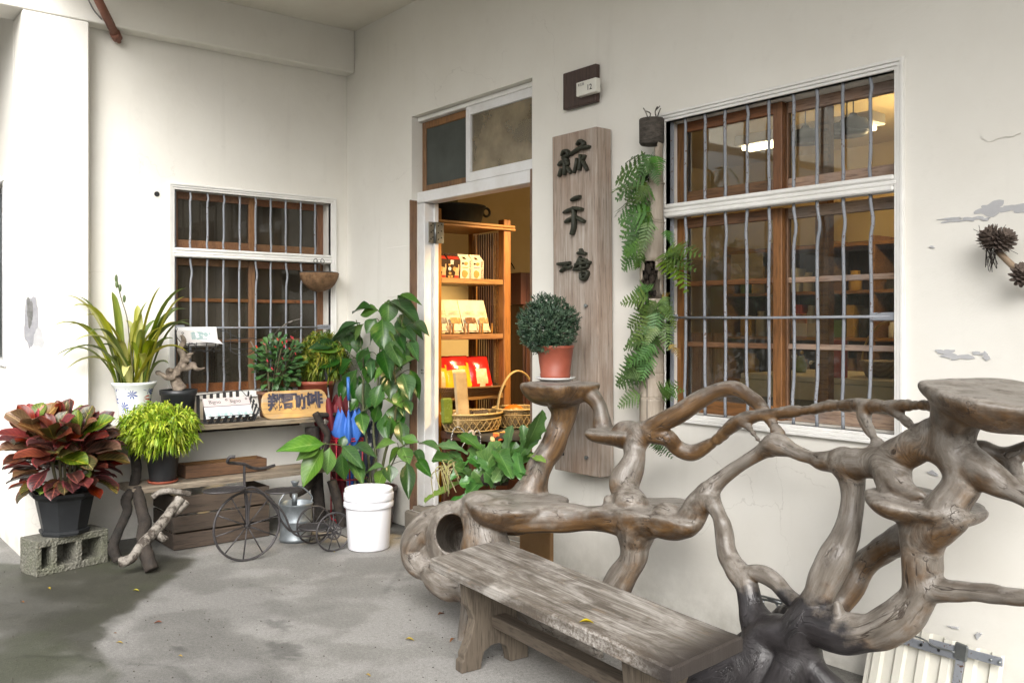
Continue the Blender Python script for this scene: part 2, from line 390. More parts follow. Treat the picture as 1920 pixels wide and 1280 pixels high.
# ------------------------------------------------------------------ windows
def wavybar(mb, base, top, axis, rnd, r=.0085, bend=.012, n=30, rich=True):
    """upright bar hammered slightly out of true"""
    p = []; ph = rnd.uniform(0,6.28); k0 = rnd.uniform(-1,1)
    for i in range(n+1):
        t = i/n; z = base[2]+(top[2]-base[2])*t
        w = bend*(.16*math.sin(t*9.5+ph) + (k0*1.1+.5)*math.exp(-((t-.90)/.055)**2) - (k0*.9)*math.exp(-((t-.1)/.06)**2)) * (min(1,8*t*(1-t)+.0)) + bend*.3*k0*math.sin(math.pi*t)
        q = [base[0], base[1], z]; q[axis] += w; p.append(q)
    mb.tube(p, r, 7)
def window(nm_parent, ax, u0, u1, z0, z1, zr0, zr1, sgn, bars_u, bars_l, seed, sill_z, muntins, glassL, glassR, outsgn, lower_hid=True):
    """barred two-row sliding window; plane axis ax = 0; outsgn points out of the wall"""
    rnd = random.Random(seed)
    P = lambda u, d, z: ((d*outsgn, u, z) if ax == 0 else (u, d*outsgn, z))     # d > 0 in front of the wall
    bx = lambda mb, ua, ub, da, db, za, zb, ch=.003, mi=0: mb.box(P(ua,da,za), P(ub,db,zb), ch, mi)
    mb = MB(); prof = [(.0,-.03),(.0,.006),(.002,.008),(.0115,.008),(.0135,.006),(.0135,.012),(.0155,.014),(.0255,.014),(.0275,.011),(.0275,.018),(.0295,.020),(.039,.020),(.041,.017),(.041,-.002)]
    ring = [(-1,-1),(1,-1),(1,1),(-1,1)]; vs = []; n_ = len(prof)
    for sx, sz in ring:
        for o, d in prof: vs.append(P((u0-o) if sx < 0 else (u1+o), d, (z0-o) if sz < 0 else (z1+o)))
    mb.add(vs, [(c*n_+k, c*n_+k+1, ((c+1)%4)*n_+k+1, ((c+1)%4)*n_+k) for c in range(4) for k in range(n_-1)])
    win = mb.build('window', M_TRIM, nm_parent)
    mb = MB(); h = (zr1-zr0)/3
    for k in range(3): bx(mb, u0-.012 if k==1 else u0, u1+.012 if k==1 else u1, -.05, .016-.004*(k%2), zr0+h*k, zr0+h*(k+1), .006)
    mb.build('window_rail', M_TRIM, win)
    # grey iron edge strip and bars
    mb = MB(); bx(mb, u0+.001, u0+.022, -.034, -.028, z0+.001, z1-.001, .001); mb.build('iron_edge', M_BAR, win)
    for row, (us_, za, zb) in enumerate(((bars_u, zr1, z1), (bars_l, z0, zr0))):
        for u in us_:
            mb = MB(); wavybar(mb, P(u,-.018,za-.004), P(u+(0 if row==0 else .004),-.018,zb+.004), 1-ax if ax==0 else 0, rnd, .0072, .006 if row==0 else .011)
            mb.build('window_bar', M_BAR, win)
    zc = 1.402 if ax == 1 else 1.345
    mb = MB(); mb.tube([P(u0+.01,-.004,zc), P((u0+u1)/2,-.004,zc-.003), P(u1-.02,-.004,zc)], .006, 7)
    for (ua, ub) in ((u0+.001, u0+.07), (u1-.105, u1-.001)): bx(mb, ua, ub, -.008, .0, zc-.016, zc+.016, .006)
    mb.build('cross_bar', M_BAR, win)
    um = (u0+u1)/2
    for row, (za, zb) in enumerate(((zr1+.002, z1-.001), (z0+.001, zr0-.002))):
        for s_ in (0,1):
            ua, ub = ((u0+.003, um+.02), (um-.02, u1-.003))[s_]
            d0 = -.075-.035*(s_ if outsgn*1 else 0); d1 = d0-.03; sw = .046
            for (a_, b_) in ((ua, ua+sw), (ub-sw, ub)):
                fr = MB(); bx(fr, a_, b_, d0, d1, za, zb, .003); fr.build('sash_stile', M_SASH, win)
            wcol = M_SASHW if (ax==1 and s_==1) else M_SASHH
            bot = .06
            for (a_, b_) in [(zb-.048, zb), (za, za+bot)] + ([(zm-.012, zm+.012) for zm in muntins] if row == 1 else []):
                fr = MB(); bx(fr, ua+sw, ub-sw, d0-.001, d1+.001, a_, b_, .003); fr.build('sash_rail', wcol, win)
            g = MB(); bx(g, ua+sw-.004, ub-sw+.004, d0-.014, d0-.017, za+bot-.004, zb-.044, 0)
            g.build('window_pane', (glassL, glassR)[s_], win)
    # wooden case behind the sashes
    for (ua,ub,za,zb) in ((u0+.001,u0+.03,z0+.001,z1-.001), (u1-.03,u1-.001,z0+.001,z1-.001), (u0+.03,u1-.03,z1-.03,z1-.001), (u0+.03,u1-.03,z0+.001,z0+.028)):
        mb = MB(); bx(mb, ua, ub, -.142, -.149, za, zb, .001); mb.build('window_case', M_SASH, win)
    return win
yb = -.018
pxs = lambda L, y, f: [f(px, 600, y) for px in L]
bu = [onY(p, 330, .018).x for p in (1285,1322,1360,1401,1442,1488,1532,1581,1632)]
window(shop, 1, WIN[0], WIN[1], WIN[2], WIN[3], 1.878, 1.941, 1, bu, bu, 3, 0, (1.562, 1.275), M_GLASS, M_GLASS, -1)
bs = [onX(p, 460, -.018).y for p in (356.6,388.6,419.2,449.4,478.9,507.8,535.9,563.8,590.8)]
window(shop, 0, SWIN[0], SWIN[1], SWIN[2], SWIN[3], 1.812, 1.872, 1, bs, bs, 5, 0, (1.53, 1.25), M_GLASSD, M_GLASSD, 1)
# far side window at the left edge
mb = MB(); mb.box((-1.7,-2.206,1.10), (-.36,-2.185,1.138), .006); mb.box((-1.7,-2.206,2.262), (-.36,-2.185,2.30), .006); mb.box((-.398,-2.206,1.139), (-.36,-2.185,2.261), .006)
w3 = mb.build('window', M_TRIM, shop)
for k in range(9):
    b_ = MB(); b_.tube([(-.46-.13*k,-2.17,1.14), (-.46-.13*k,-2.17,2.26)], .008, 6); b_.build('window_bar', M_BAR, w3)
g = MB(); g.box((-1.7,-2.112,1.142), (-.402,-2.108,2.258)); g.build('window_pane', M_SCREEN, w3)

# ------------------------------------------------------------------ doorway and transom light
Y0 = .047
mb = MB(); mb.box((.8935,Y0,.1515), (.972,.15,2.176), .004); mb.box((.973,Y0+.07,.1515), (.992,.15,2.176), .003)
df = mb.build('door_frame', M_WHITEPAINT, shop)
mb = MB(); mb.box((.8935,Y0-.006,2.178), (2.138,.15,2.252), .004); mb.build('door_lintel', M_WHITEPAINT, df)
mb = MB(); mb.box((.880,-.012,.125), (.8925,Y0-.002,2.20), .003); mb.build('door_trim', M_JAMB, df)
mb = MB(); mb.box((2.098,Y0-.03,.1515), (2.1385,Y0+.05,2.25), .003); mb.build('door_stop', M_JAMB, df)
for k, (zz) in enumerate((1.98,)):
    mb = MB(); mb.box((.9925,.066,zz-.07), (.9965,.118,zz+.07), .001); mb.tube([(1.0,.12,zz-.07),(1.0,.12,zz+.07)], .007, 8); mb.box((.999,.124,zz-.07), (1.003,.185,zz+.07), .001)
    hg = mb.build('door_hinge', M_STEEL, df)
    mb = MB()
    for dy in (.085,.10,.14,.165):
        for dz in (-.045,.0,.045): mb.ball((.998 if dy<.12 else 1.004, dy, zz+dz+(.012 if dy in(.10,.165) else 0)), .005, 6, 4)
    mb.build('hinge_screw', M_DARK, df)
mb = MB()
for (dx, dz) in ((-.009,.010),(.009,.010),(-.009,-.010),(.009,-.010)): mb.box((.948+dx-.004,Y0-.0008,1.05+dz-.005), (.948+dx+.004,Y0+.004,1.05+dz+.005), 0)
mb.build('bolt_hole', M_DARK, df)
# transom: wooden screen sash to the left, white glazed sash to the right
x0, xm, x1, za, zb = .8955, 1.452, 2.1375, 2.2535, 2.755
def bars_(name, mat, parent, L):
    for a_, b_ in L:
        mb = MB(); mb.box(a_, b_, .003); o = mb.build(name, mat, parent)
    return o
tr = thing('transom_window', '', ''); tr.parent = shop
del tr['label']; del tr['category']
bars_('transom_sash', M_SASH, tr, [((x0,Y0+.034,za),(x0+.045,Y0+.06,zb-.03)), ((xm-.035,Y0+.034,za),(xm+.02,Y0+.06,zb-.03)), ((x0+.045,Y0+.035,zb-.078),(xm-.035,Y0+.059,zb-.03)), ((x0+.045,Y0+.035,za),(xm-.035,Y0+.059,za+.045))])
mb = MB(); mb.box((x0+.04,Y0+.043,za+.04),(xm-.03,Y0+.047,zb-.074)); mb.build('insect_screen', M_SCREEN, tr)
mb = MB(); mb.box((x0,Y0-.002,zb-.029),(x1,Y0+.1,zb),.003); mb.build('transom_head', M_TRIM, tr)
tw = tr
bars_('transom_sash', M_WHITEPAINT, tr, [((xm-.012,Y0,za+.001),(xm+.034,Y0+.03,zb-.0305)), ((x1-.058,Y0,za+.001),(x1,Y0+.03,zb-.0305)), ((xm+.034,Y0+.001,zb-.085),(x1-.058,Y0+.029,zb-.0305)), ((xm+.034,Y0+.001,za+.001),(x1-.058,Y0+.029,za+.06))])
mb = MB(); mb.box((xm+.03,Y0+.018,za+.055),(x1-.054,Y0+.021,zb-.08)); mb.build('transom_pane', glass('transom_glass', (.80,.76,.66), .62, (.34,.275,.175)), tw)  # tan film painted into the glass for the lit room behind
mb = MB(); mb.box((xm+.036,Y0+.023,za+.062),(xm+.06,Y0+.05,zb-.088),.003); mb.build('inner_stop', M_TRIM, tw)

# ------------------------------------------------------------------ damage and small marks in the plaster
def blotch(name, ax, at, c, ru, rz, mat, parent, seed, d=.0016, sgn=1, n=26, rough=.35):
    rnd = random.Random(seed); vs = []
    ph = [rnd.uniform(0,6.28) for _ in range(4)]
    for k in range(n):
        t = 2*math.pi*k/n; q = 1+rough*(.5*math.sin(2*t+ph[0])+.4*math.sin(3*t+ph[1])+.35*math.sin(5*t+ph[2])+.3*rnd.uniform(-1,1))
        u, z = c[0]+ru*q*math.cos(t), c[1]+rz*q*math.sin(t)
        vs.append((at, u, z) if ax == 0 else (u, at, z))
    dv = [0,0,0]; dv[ax] = d*sgn
    mb = MB(); mb.prism(vs, dv); return mb.build(name, mat, parent)
for i, (px, py, rx, ry) in enumerate(((1858,392,17,10),(1893,390,24,6),(1916,393,12,5),(1789,414,11,3),(1824,410,10,4),(1783,410,16,1.6),(1848,411,6,2),(1795,668,16,6),(1772,659,9,5),(1835,662,7,3),(1850,668,4,6),(1750,886,5,4),(1748,463,2.5,2),(1668,1226,4,7),(1790,1175,5,2),(1835,1190,3,5))):
    p = onY(px, py, 0); s = dep(p)/FPX
    blotch('plaster_scar', 1, -.0005, (p.x, p.z), rx*s*1.55, ry*s*1.1, M_SCUFF, shop, i, .0011+.00037*i, -1, rough=.5)
for i, (px, py, rx, ry) in enumerate(((1862,256,14,8),(1885,253,14,6))):
    p = onY(px, py, 0); s = dep(p)/FPX
    blotch('plaster_blister', 1, -.0005, (p.x, p.z), rx*s*1.5, ry*s, M_WALL, shop, 50+i, .003+.0013*i, -1, rough=.4)
p = onX(58, 600, .12); blotch('plaster_chip', 0, .1195, (p.y, p.z), .037, .145, M_CHIP, shop, 31, .0012, 1, 40, .22)
p = onX(56, 585, .12); blotch('plaster_chip', 0, .1197, (p.y, p.z), .018, .075, simple('chip_recess_shade', (.20,.20,.195), (.12,.12,.115), .95, 30, .9, 80), shop, 37, .0016, 1, 36, .3)  # darker core painted in for the shade of a deeper recess
p = onX(70, 632, .12); blotch('plaster_chip', 0, .1193, (p.y, p.z), .035, .06, M_SCUFF, shop, 33, .0011, 1, 30, .3)
p = onX(294, 364, 0); mb = MB(); mb.tube([p, p+Vector((.004,0,0))], .017, 14); mb.build('pipe_hole', M_DARK, shop)
# repaired panel of plaster beside the door
mb = MB(); a = onY(726, 465, 0); b = onY(760, 556, 0); mb.box((a.x,-.004,b.z), (b.x+.06,.001,a.z), .003); mb.build('plaster_patch', M_WALL, shop)
# rust brown pipe and cable at the top left
M_RUSTPIPE = simple('rust_brown_pipe', (.24,.10,.065), (.17,.07,.045), .5, 14, .2, 50)
a = onX(174, -20, .30); b = onX(217, 66, .06)
pp = thing('drain_pipe', 'short rust brown pipe slanting down from the porch ceiling beside the pillar', 'pipe', b)
mb = MB(); mb.tube([a, b], .026, 12); mb.build('pipe', M_RUSTPIPE, pp)
mb = MB(); q = (b-a).normalized(); mb.tube([b-q*.02, b+q*.03], .031, 12); mb.tube([b+q*.03, b+q*.06], .014, 8); mb.build('end_cap', M_RUSTPIPE, pp)
pts = [onX(x, y, d) for x, y, d in ((160,-12,.26),(175,18,.20),(190,36,.12),(204,55,.05),(210,62,.03),(218,72,.03))]
cb = MB(); cb.tube(smoothpts(pts, 5), .0045, 6); tag(cb.build('cable', simple('grey_cable', (.30,.30,.29), (.2,.2,.2), .5)), 'thin grey cable hanging beside the rust brown pipe', 'cable')

# ------------------------------------------------------------------ ground: one sheet, denser under the porch, stains and some contact shade as colour with a shape of their own
def ground():
    def axis(fine0, fine1, step, far):
        a = list(np.arange(fine0, fine1+1e-6, step)); g = step; lo = []; x = fine0
        while x > -far: g *= 1.6; x -= g; lo.append(x)
        hi = []; g = step; x = fine1
        while x < far: g *= 1.6; x += g; hi.append(x)
        return np.array(lo[::-1]+a+hi)
    X = axis(-1.4, 5.2, .022, 90); Y = axis(-3.2, .14, .022, 90)
    gx, gy = np.meshgrid(X, Y, indexing='ij'); nx, ny = gx.shape
    def fbm(x, y, s, o=5, seed=0):
        r = np.zeros_like(x); a = 1; tot = 0; rs = np.random.RandomState(seed)
        for k in range(o):
            n_ = 8; T = rs.rand(64,64); u = (x*s*2**k) % 64; v = (y*s*2**k) % 64
            i = np.floor(u).astype(int); j = np.floor(v).astype(int); fu = u-i; fv = v-j; fu = fu*fu*(3-2*fu); fv = fv*fv*(3-2*fv)
            q = T[i%64,j%64]*(1-fu)*(1-fv)+T[(i+1)%64,j%64]*fu*(1-fv)+T[i%64,(j+1)%64]*(1-fu)*fv+T[(i+1)%64,(j+1)%64]*fu*fv
            r += a*q; tot += a; a *= .55
        return r/tot
    def sd(poly, x, y):
        d = np.full(x.shape, 1e9); s = np.ones(x.shape); n = len(poly)
        for i in range(n):
            ax_, ay = poly[i]; bx_, by = poly[i-1]; ex, ey = bx_-ax_, by-ay; wx, wy = x-ax_, y-ay
            t = np.clip((wx*ex+wy*ey)/(ex*ex+ey*ey), 0, 1); d = np.minimum(d, (wx-ex*t)**2+(wy-ey*t)**2)
            c1 = y >= ay; c2 = y < by; c3 = ex*wy > ey*wx
            s = np.where((c1&c2&c3)|(~c1&~c2&~c3), -s, s)
        return s*np.sqrt(d)
    G = lambda L: [tuple(onZ(a_, b_, 0))[:2] for a_, b_ in L]
    wet = G([(-900,1000),(-200,1045),(60,1055),(100,1040),(215,1030),(260,1030),(330,1040),(368,1050),(362,1062),(335,1068),(325,1085),(290,1120),(255,1132),(240,1155),(205,1172),(183,1205),(192,1238),(222,1262),(215,1300),(-900,2400)])
    damp = G([(330,1068),(420,1060),(500,1100),(560,1130),(640,1135),(540,1160),(430,1180),(520,1240),(640,1300),(200,1320),(190,1230),(180,1205),(240,1150)])
    w = sd(wet, gx, gy)+(fbm(gx,gy,7,5,1)-.5)*.16; dm = sd(damp, gx, gy)+(fbm(gx,gy,4,5,2)-.5)*.25
    sm = lambda e0, e1, v: (lambda t: t*t*(3-2*t))(np.clip((v-e0)/(e1-e0), 0, 1))
    base = np.stack([np.full(gx.shape,c) for c in (.19,.184,.17)], -1)
    f1 = fbm(gx,gy,1.3,5,3)[...,None]; f2 = fbm(gx,gy,9,4,4)[...,None]; f3 = fbm(gx,gy,3.2,5,9)[...,None]
    col = base*(.72+.5*f1)*(.86+.28*f2)
    pale = sm(.5,.66,f3[...,0])[...,None]; col = col*(1-pale*.5)+np.array((.30,.29,.275))*pale*.5
    col *= (1-.22*sm(.06,-.08,dm))[...,None]
    W = (sm(.03,-.05,w)*(.50+.5*sm(.30,.62,fbm(gx,gy,1.7,5,14)+.25*sm(-.15,-.6,w)*0+.22*sm(.9,.1,np.hypot(gx-.75,gy+1.95)))))[...,None]; algae = sm(.42,.6,fbm(gx,gy,2.2,4,6))[...,None]
    wetc = np.array((.050,.049,.038))*(.7+.6*f1)*(.8+.4*f2); wetc = wetc*(1-algae*.5)+np.array((.05,.058,.032))*algae*.5
    col = col*(1-W)+wetc*W
    for (px,py,rx,ry) in ((520,1170,.10,.05),(532,1218,.14,.07),(335,1215,.06,.03),(230,1095,.05,.03)):
        c = onZ(px,py,0); r_ = ((gx-c.x)/rx)**2+((gy-c.y)/ry)**2+(fbm(gx,gy,26,3,int(px))-.5)*2.6
        col *= (1-.38*sm(1.1,.5,r_))[...,None]
    for L in ([(20,1232),(60,1228),(110,1231),(150,1228),(172,1238),(190,1236)], [(240,1243),(290,1246),(325,1250),(345,1268),(360,1285)], [(760,1060),(740,1085),(722,1110)]):
        P = G(L); d = np.full(gx.shape, 9.)
        for (a_,b_),(c_,e_) in zip(P[:-1],P[1:]):
            ex,ey = c_-a_, e_-b_; t = np.clip(((gx-a_)*ex+(gy-b_)*ey)/(ex*ex+ey*ey),0,1); d = np.minimum(d, np.hypot(gx-a_-ex*t, gy-b_-ey*t))
        col *= (1-.3*sm(.02,.004,d+(fbm(gx,gy,30,2,5)-.5)*.02))[...,None]
    dirt = sm(.62,.30,np.maximum(gx-.02,0)+(fbm(gx,gy,5,4,21)-.5)*.5)*sm(-2.1,-1.7,gy)  # grime by the walls and under the stand, with contact shade painted in
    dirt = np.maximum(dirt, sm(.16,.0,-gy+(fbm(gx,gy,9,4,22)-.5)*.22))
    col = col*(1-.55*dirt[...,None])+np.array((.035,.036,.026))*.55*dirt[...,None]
    far = np.hypot(np.maximum(0,np.abs(gx-2)-3.4), np.maximum(0,np.abs(gy+1.5)-2)); col = np.where((far>0)[...,None], np.clip(col,.1,.34), col)
    col = np.clip(col*1.0, .01, .7)
    z = (fbm(gx,gy,2,3,7)-.5)*.004*(far==0)
    me = bpy.data.meshes.new('ground'); ids = np.arange(nx*ny).reshape(nx,ny)
    fs = np.stack([ids[:-1,:-1],ids[1:,:-1],ids[1:,1:],ids[:-1,1:]],-1).reshape(-1,4)
    me.from_pydata(np.stack([gx,gy,z],-1).reshape(-1,3).tolist(), [], fs.tolist()); me.polygons.foreach_set('use_smooth',[True]*len(fs))
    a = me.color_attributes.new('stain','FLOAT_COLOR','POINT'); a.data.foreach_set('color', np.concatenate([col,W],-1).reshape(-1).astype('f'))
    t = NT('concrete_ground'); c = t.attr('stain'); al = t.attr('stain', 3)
    n1 = t.noise(60, 5, .7); n2 = t.noise(240, 3, .6); vo = t.n('TexVoronoi'); vo.inputs['Scale'].default_value = 90; t.l(t.coord(), vo.inputs['Vector'])
    c = t.mix(1, c, t.ramp(n1, [(.3,.78),(.7,1.2)]), 'MULTIPLY'); c = t.mix(1, c, t.ramp(n2, [(.32,.7),(.5,1.05),(.72,1.25)]), 'MULTIPLY')
    c = t.mix(t.ramp(vo.outputs[0], [(.06,.45),(.12,0)]), c, (.42,.41,.38))
    t.bump(t.math('ADD', n1, t.math('MULTIPLY', n2, .7)), .35, .006)
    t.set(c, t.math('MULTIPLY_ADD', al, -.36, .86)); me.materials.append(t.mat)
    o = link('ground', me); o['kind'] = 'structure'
ground()
# ================================================================== the driftwood root that stands along the wall
# every limb is a chain of points: sight line (px, py), distance y from the wall, thickness in px there
def limb(L, k=3):
    P = smoothpts([(*onY(a, b, y), r*dep(onY(a, b, y))/FPX) for a, b, y, r in L], k)
    return [(Vector(p[:3]), float(p[3])) for p in P]
ROOT = []      # (kind, data, blend, brown, dark, clip)
def L_(pts, brown=.3, dark=0., blend=.014, clip=None): ROOT.append(('limb', limb(pts), blend, brown, dark, clip))
def S_(px, py, z, rx, ry, h, brown=.3, dark=0., tilt=(0,0), blend=.02, y=None, ang=None):
    """polished seat: half ellipsoid whose flat top lies at height z"""
    c = onZ(px, py, z) if y is None else onY(px, py, y)
    a = RT.copy(); b = FW.copy()
    if ang is not None:
        a = Vector((math.cos(ang), math.sin(ang), 0)); b = Vector((-math.sin(ang), math.cos(ang), 0))
    ROOT.append(('seat', (c, a, b, rx*dep(c)/FPX, ry, h, tilt), blend, brown, dark, None)); return c
# --- left: stem under the potted cypress, small seats, long low seat
P1 = S_(1047, 717, 1.095, 76, .15, .115, .75)
L_([(1055,745,-.37,34),(1060,768,-.37,22),(1053,796,-.38,20),(1044,819,-.40,21),(1034,841,-.42,21),(1018,861,-.46,20),(1007,884,-.50,22),(1000,906,-.53,24),(990,930,-.55,34)], .8)
L_([(1062,738,-.37,24),(1092,733,-.36,15),(1112,745,-.34,14),(1123,762,-.33,12),(1127,778,-.33,12),(1130,800,-.33,18)], .7)
S_(1160, 806, .897, 62, .13, .075, .7)
L_([(1170,815,-.36,26),(1205,812,-.36,20),(1241,792,-.36,17),(1269,777,-.34,16),(1297,760,-.31,16),(1320,745,-.29,16),(1343,733,-.27,13),(1366,729,-.25,12),(1390,733,-.24,12),(1414,750,-.24,12),(1432,768,-.26,10),(1449,796,-.32,9),(1462,822,-.38,11)], .9)
L_([(1225,812,-.36,19),(1252,820,-.34,15),(1267,836,-.30,13),(1286,848,-.28,12),(1307,848,-.26,12),(1333,832,-.26,11),(1366,803,-.28,10),(1393,787,-.30,12),(1425,779,-.30,10),(1467,774,-.30,9),(1512,769,-.30,9),(1556,761,-.32,9),(1595,759,-.36,10),(1630,760,-.40,13),(1663,762,-.44,11),(1704,760,-.48,8),(1745,760,-.54,11),(1775,765,-.58,14)], .75)
L_([(1393,790,-.30,9),(1406,803,-.32,4.5),(1428,832,-.38,4.5),(1445,848,-.42,9)], .5)
L_([(1624,762,-.40,14),(1620,782,-.41,10),(1631,807,-.44,8.5),(1642,827,-.48,9),(1646,845,-.5,14)], .4)
L_([(1668,764,-.44,9),(1697,787,-.48,5),(1713,800,-.52,7),(1735,803,-.56,13)], .4)
L_([(1200,815,-.37,24),(1191,838,-.39,19),(1191,858,-.41,18),(1181,882,-.43,23),(1171,906,-.46,27),(1176,926,-.48,22),(1185,950,-.5,34)], .6)
SL3 = S_(1225, 943, .602, 84, .16, .10, .5)
zL = .585
S_(962, 934, zL, 98, .24, .135, .35)
L_([(905,945,-.72,34),(940,960,-.70,40),(975,965,-.66,34)], .4, clip=zL-.004)
L_([(935,955,-.80,24),(962,972,-.80,26),(1002,971,-.74,27),(1050,970,-.66,26),(1100,969,-.60,25),(1140,965,-.56,30),(1170,965,-.53,38)], .55, clip=zL+.004)
L_([(1160,950,-.53,30),(1200,968,-.52,40),(1250,965,-.52,36),(1285,975,-.52,30)], .5, clip=.605)
L_([(1140,936,-.54,8),(1150,955,-.53,14)], .4)
L_([(1195,985,-.52,40),(1190,1020,-.52,26),(1188,1048,-.53,23),(1172,1074,-.54,24),(1158,1098,-.55,25),(1140,1130,-.56,27),(1118,1175,-.58,32),(1090,1215,-.6,30)], .35)
L_([(1250,975,-.52,32),(1285,982,-.50,27),(1305,948,-.49,23),(1326,925,-.48,18),(1345,904,-.46,13),(1369,883,-.44,11),(1397,865,-.43,11),(1422,850,-.42,12),(1447,834,-.42,17),(1462,834,-.42,17),(1482,841,-.42,13.5),(1505,853,-.43,12),(1529,860,-.44,12),(1550,864,-.45,16),(1572,866,-.46,21),(1599,867,-.48,26),(1630,868,-.50,28),(1660,864,-.52,30),(1690,852,-.54,30),(1720,836,-.56,31),(1752,815,-.58,33)], .3)
L_([(1326,925,-.48,20),(1340,950,-.48,13),(1354,979,-.49,12.5),(1359,1007,-.49,14),(1361,1027,-.50,15),(1369,1050,-.50,17),(1388,1076,-.52,21),(1400,1095,-.53,20),(1404,1117,-.54,19),(1409,1143,-.55,22),(1420,1171,-.56,30),(1432,1199,-.57,40),(1424,1235,-.6,46),(1408,1290,-.62,52),(1395,1340,-.64,60)], .15, .15)
L_([(1396,1082,-.52,18),(1415,1073,-.52,14.5),(1436,1078,-.52,12.5),(1454,1089,-.52,12),(1469,1106,-.53,13),(1488,1125,-.54,14),(1510,1147,-.55,20)], .15)
# --- hub and right half
L_([(1585,868,-.47,28),(1597,890,-.47,22),(1600,915,-.47,20),(1599,942,-.48,18),(1596,970,-.49,19.5),(1588,998,-.50,22),(1577,1022,-.51,24),(1563,1050,-.53,29),(1548,1085,-.55,27),(1537,1111,-.56,24),(1525,1132,-.56,25),(1512,1155,-.57,30),(1502,1178,-.58,36),(1497,1202,-.58,38),(1503,1225,-.58,32),(1518,1248,-.58,24),(1540,1272,-.58,24),(1566,1305,-.58,26),(1590,1345,-.58,30)], .15, .2)
L_([(1432,1200,-.57,38),(1465,1190,-.58,36),(1495,1195,-.58,38)], .1, .8)
L_([(1495,1185,-.58,34),(1530,1170,-.58,32),(1562,1183,-.58,36),(1600,1187,-.58,34),(1636,1184,-.58,33),(1664,1172,-.58,35),(1697,1153,-.58,35),(1718,1130,-.58,29),(1728,1108,-.58,28),(1728,1080,-.58,30),(1729,1055,-.58,33),(1729,1030,-.58,33),(1732,1005,-.58,38),(1738,975,-.58,50)], .2, .12)
L_([(1735,1100,-.58,28),(1762,1106,-.59,21),(1800,1108,-.60,17),(1850,1112,-.61,14),(1887,1116,-.62,14),(1925,1121,-.63,15),(1990,1126,-.64,16),(2060,1120,-.64,20)], .1)
L_([(1571,1158,-.60,10),(1572,1143,-.60,5),(1570,1130,-.60,1.8)], .1)
L_([(1705,1003,-.46,26),(1672,1020,-.42,25),(1646,1037,-.40,23),(1616,1062,-.40,22),(1600,1093,-.42,21),(1580,1124,-.45,19),(1550,1155,-.5,22)], .45)
L_([(1520,1150,-.52,22),(1485,1152,-.46,19),(1452,1166,-.40,16),(1425,1185,-.34,14),(1395,1200,-.3,16)], .25)
SR = S_(1729, 934, .838, 108, .18, .075, .3, tilt=(-.06,.05))
L_([(1655,870,-.53,28),(1677,886,-.56,27),(1682,900,-.58,23),(1692,914,-.60,20),(1712,925,-.62,13),(1727,927,-.63,7)], .2)
L_([(1660,880,-.55,26),(1668,905,-.58,20),(1670,930,-.60,18)], .2)
L_([(1770,955,-.62,36),(1787,930,-.61,30),(1803,906,-.60,30),(1802,880,-.59,29),(1793,855,-.58,34),(1782,832,-.58,37),(1784,810,-.58,37),(1788,790,-.58,38),(1795,765,-.6,48)], .35)
L_([(1725,835,-.57,26),(1755,838,-.57,28),(1785,850,-.58,30)], .3)
L_([(1800,862,-.58,36),(1848,888,-.60,29),(1880,908,-.61,22),(1920,930,-.63,18),(1975,962,-.66,18),(2040,985,-.68,22)], .3)
L_([(1800,868,-.54,20),(1835,842,-.50,15),(1867,851,-.48,11),(1893,856,-.47,14),(1922,845,-.46,16),(1985,815,-.44,16),(2050,800,-.42,16)], .4)
L_([(1890,858,-.47,12),(1905,880,-.5,12),(1912,915,-.58,14)], .4)
L_([(1728,1010,-.58,30),(1760,990,-.61,30),(1790,975,-.63,24)], .45)
BT = S_(1893, 733, 1.185, 152, .21, .115, .35, tilt=(-.03,.13))
# feet that spread under the bench and out of the frame
L_([(1430,1230,-.6,42),(1370,1262,-.66,44),(1310,1290,-.7,40),(1260,1310,-.72,30)], .05, .95)
L_([(1500,1225,-.58,36),(1470,1290,-.62,40),(1440,1350,-.66,44)], .05, .95)
# hollow stump at the left end, bulb and foot
L_([(903,958,-.82,36),(905,990,-.84,38),(910,1030,-.84,44),(920,1080,-.82,46),(945,1130,-.78,44),(985,1170,-.74,38),(1040,1205,-.70,24),(1085,1218,-.68,22),(1120,1229,-.66,12)], .35, .1)
L_([(846,985,-.86,44),(846,1010,-.86,46),(850,1045,-.85,42)], .3)
L_([(872,950,-.84,16),(840,960,-.88,15),(806,980,-.93,24),(781,1010,-.96,26),(773,1035,-.97,22),(785,1058,-.97,21),(803,1072,-.97,18),(822,1086,-.97,25),(840,1099,-.96,25),(857,1102,-.95,21),(871,1108,-.95,18),(877,1128,-.95,13),(877,1150,-.95,14),(874,1175,-.96,13),(870,1196,-.97,11),(872,1222,-.98,12)], .22)
L_([(800,1060,-.95,20),(812,1030,-.92,14),(822,1015,-.9,12)], .2)
L_([(862,1100,-.94,22),(900,1095,-.88,34),(930,1090,-.84,40)], .3)
L_([(848,985,-.78,46),(850,1015,-.76,48),(856,1050,-.74,46)], .3); L_([(860,990,-.64,44),(864,1030,-.62,46)], .3)
HOLES = [([(845,994,-1.0,16),(845,998,-.94,25),(850,1002,-.86,28),(858,1006,-.78,27),(866,1010,-.68,20)], 1.0, 1.25)]   # stretched upright
KNOTS = [(916,955,-.86,5),(1212,1001,-.64,8)]

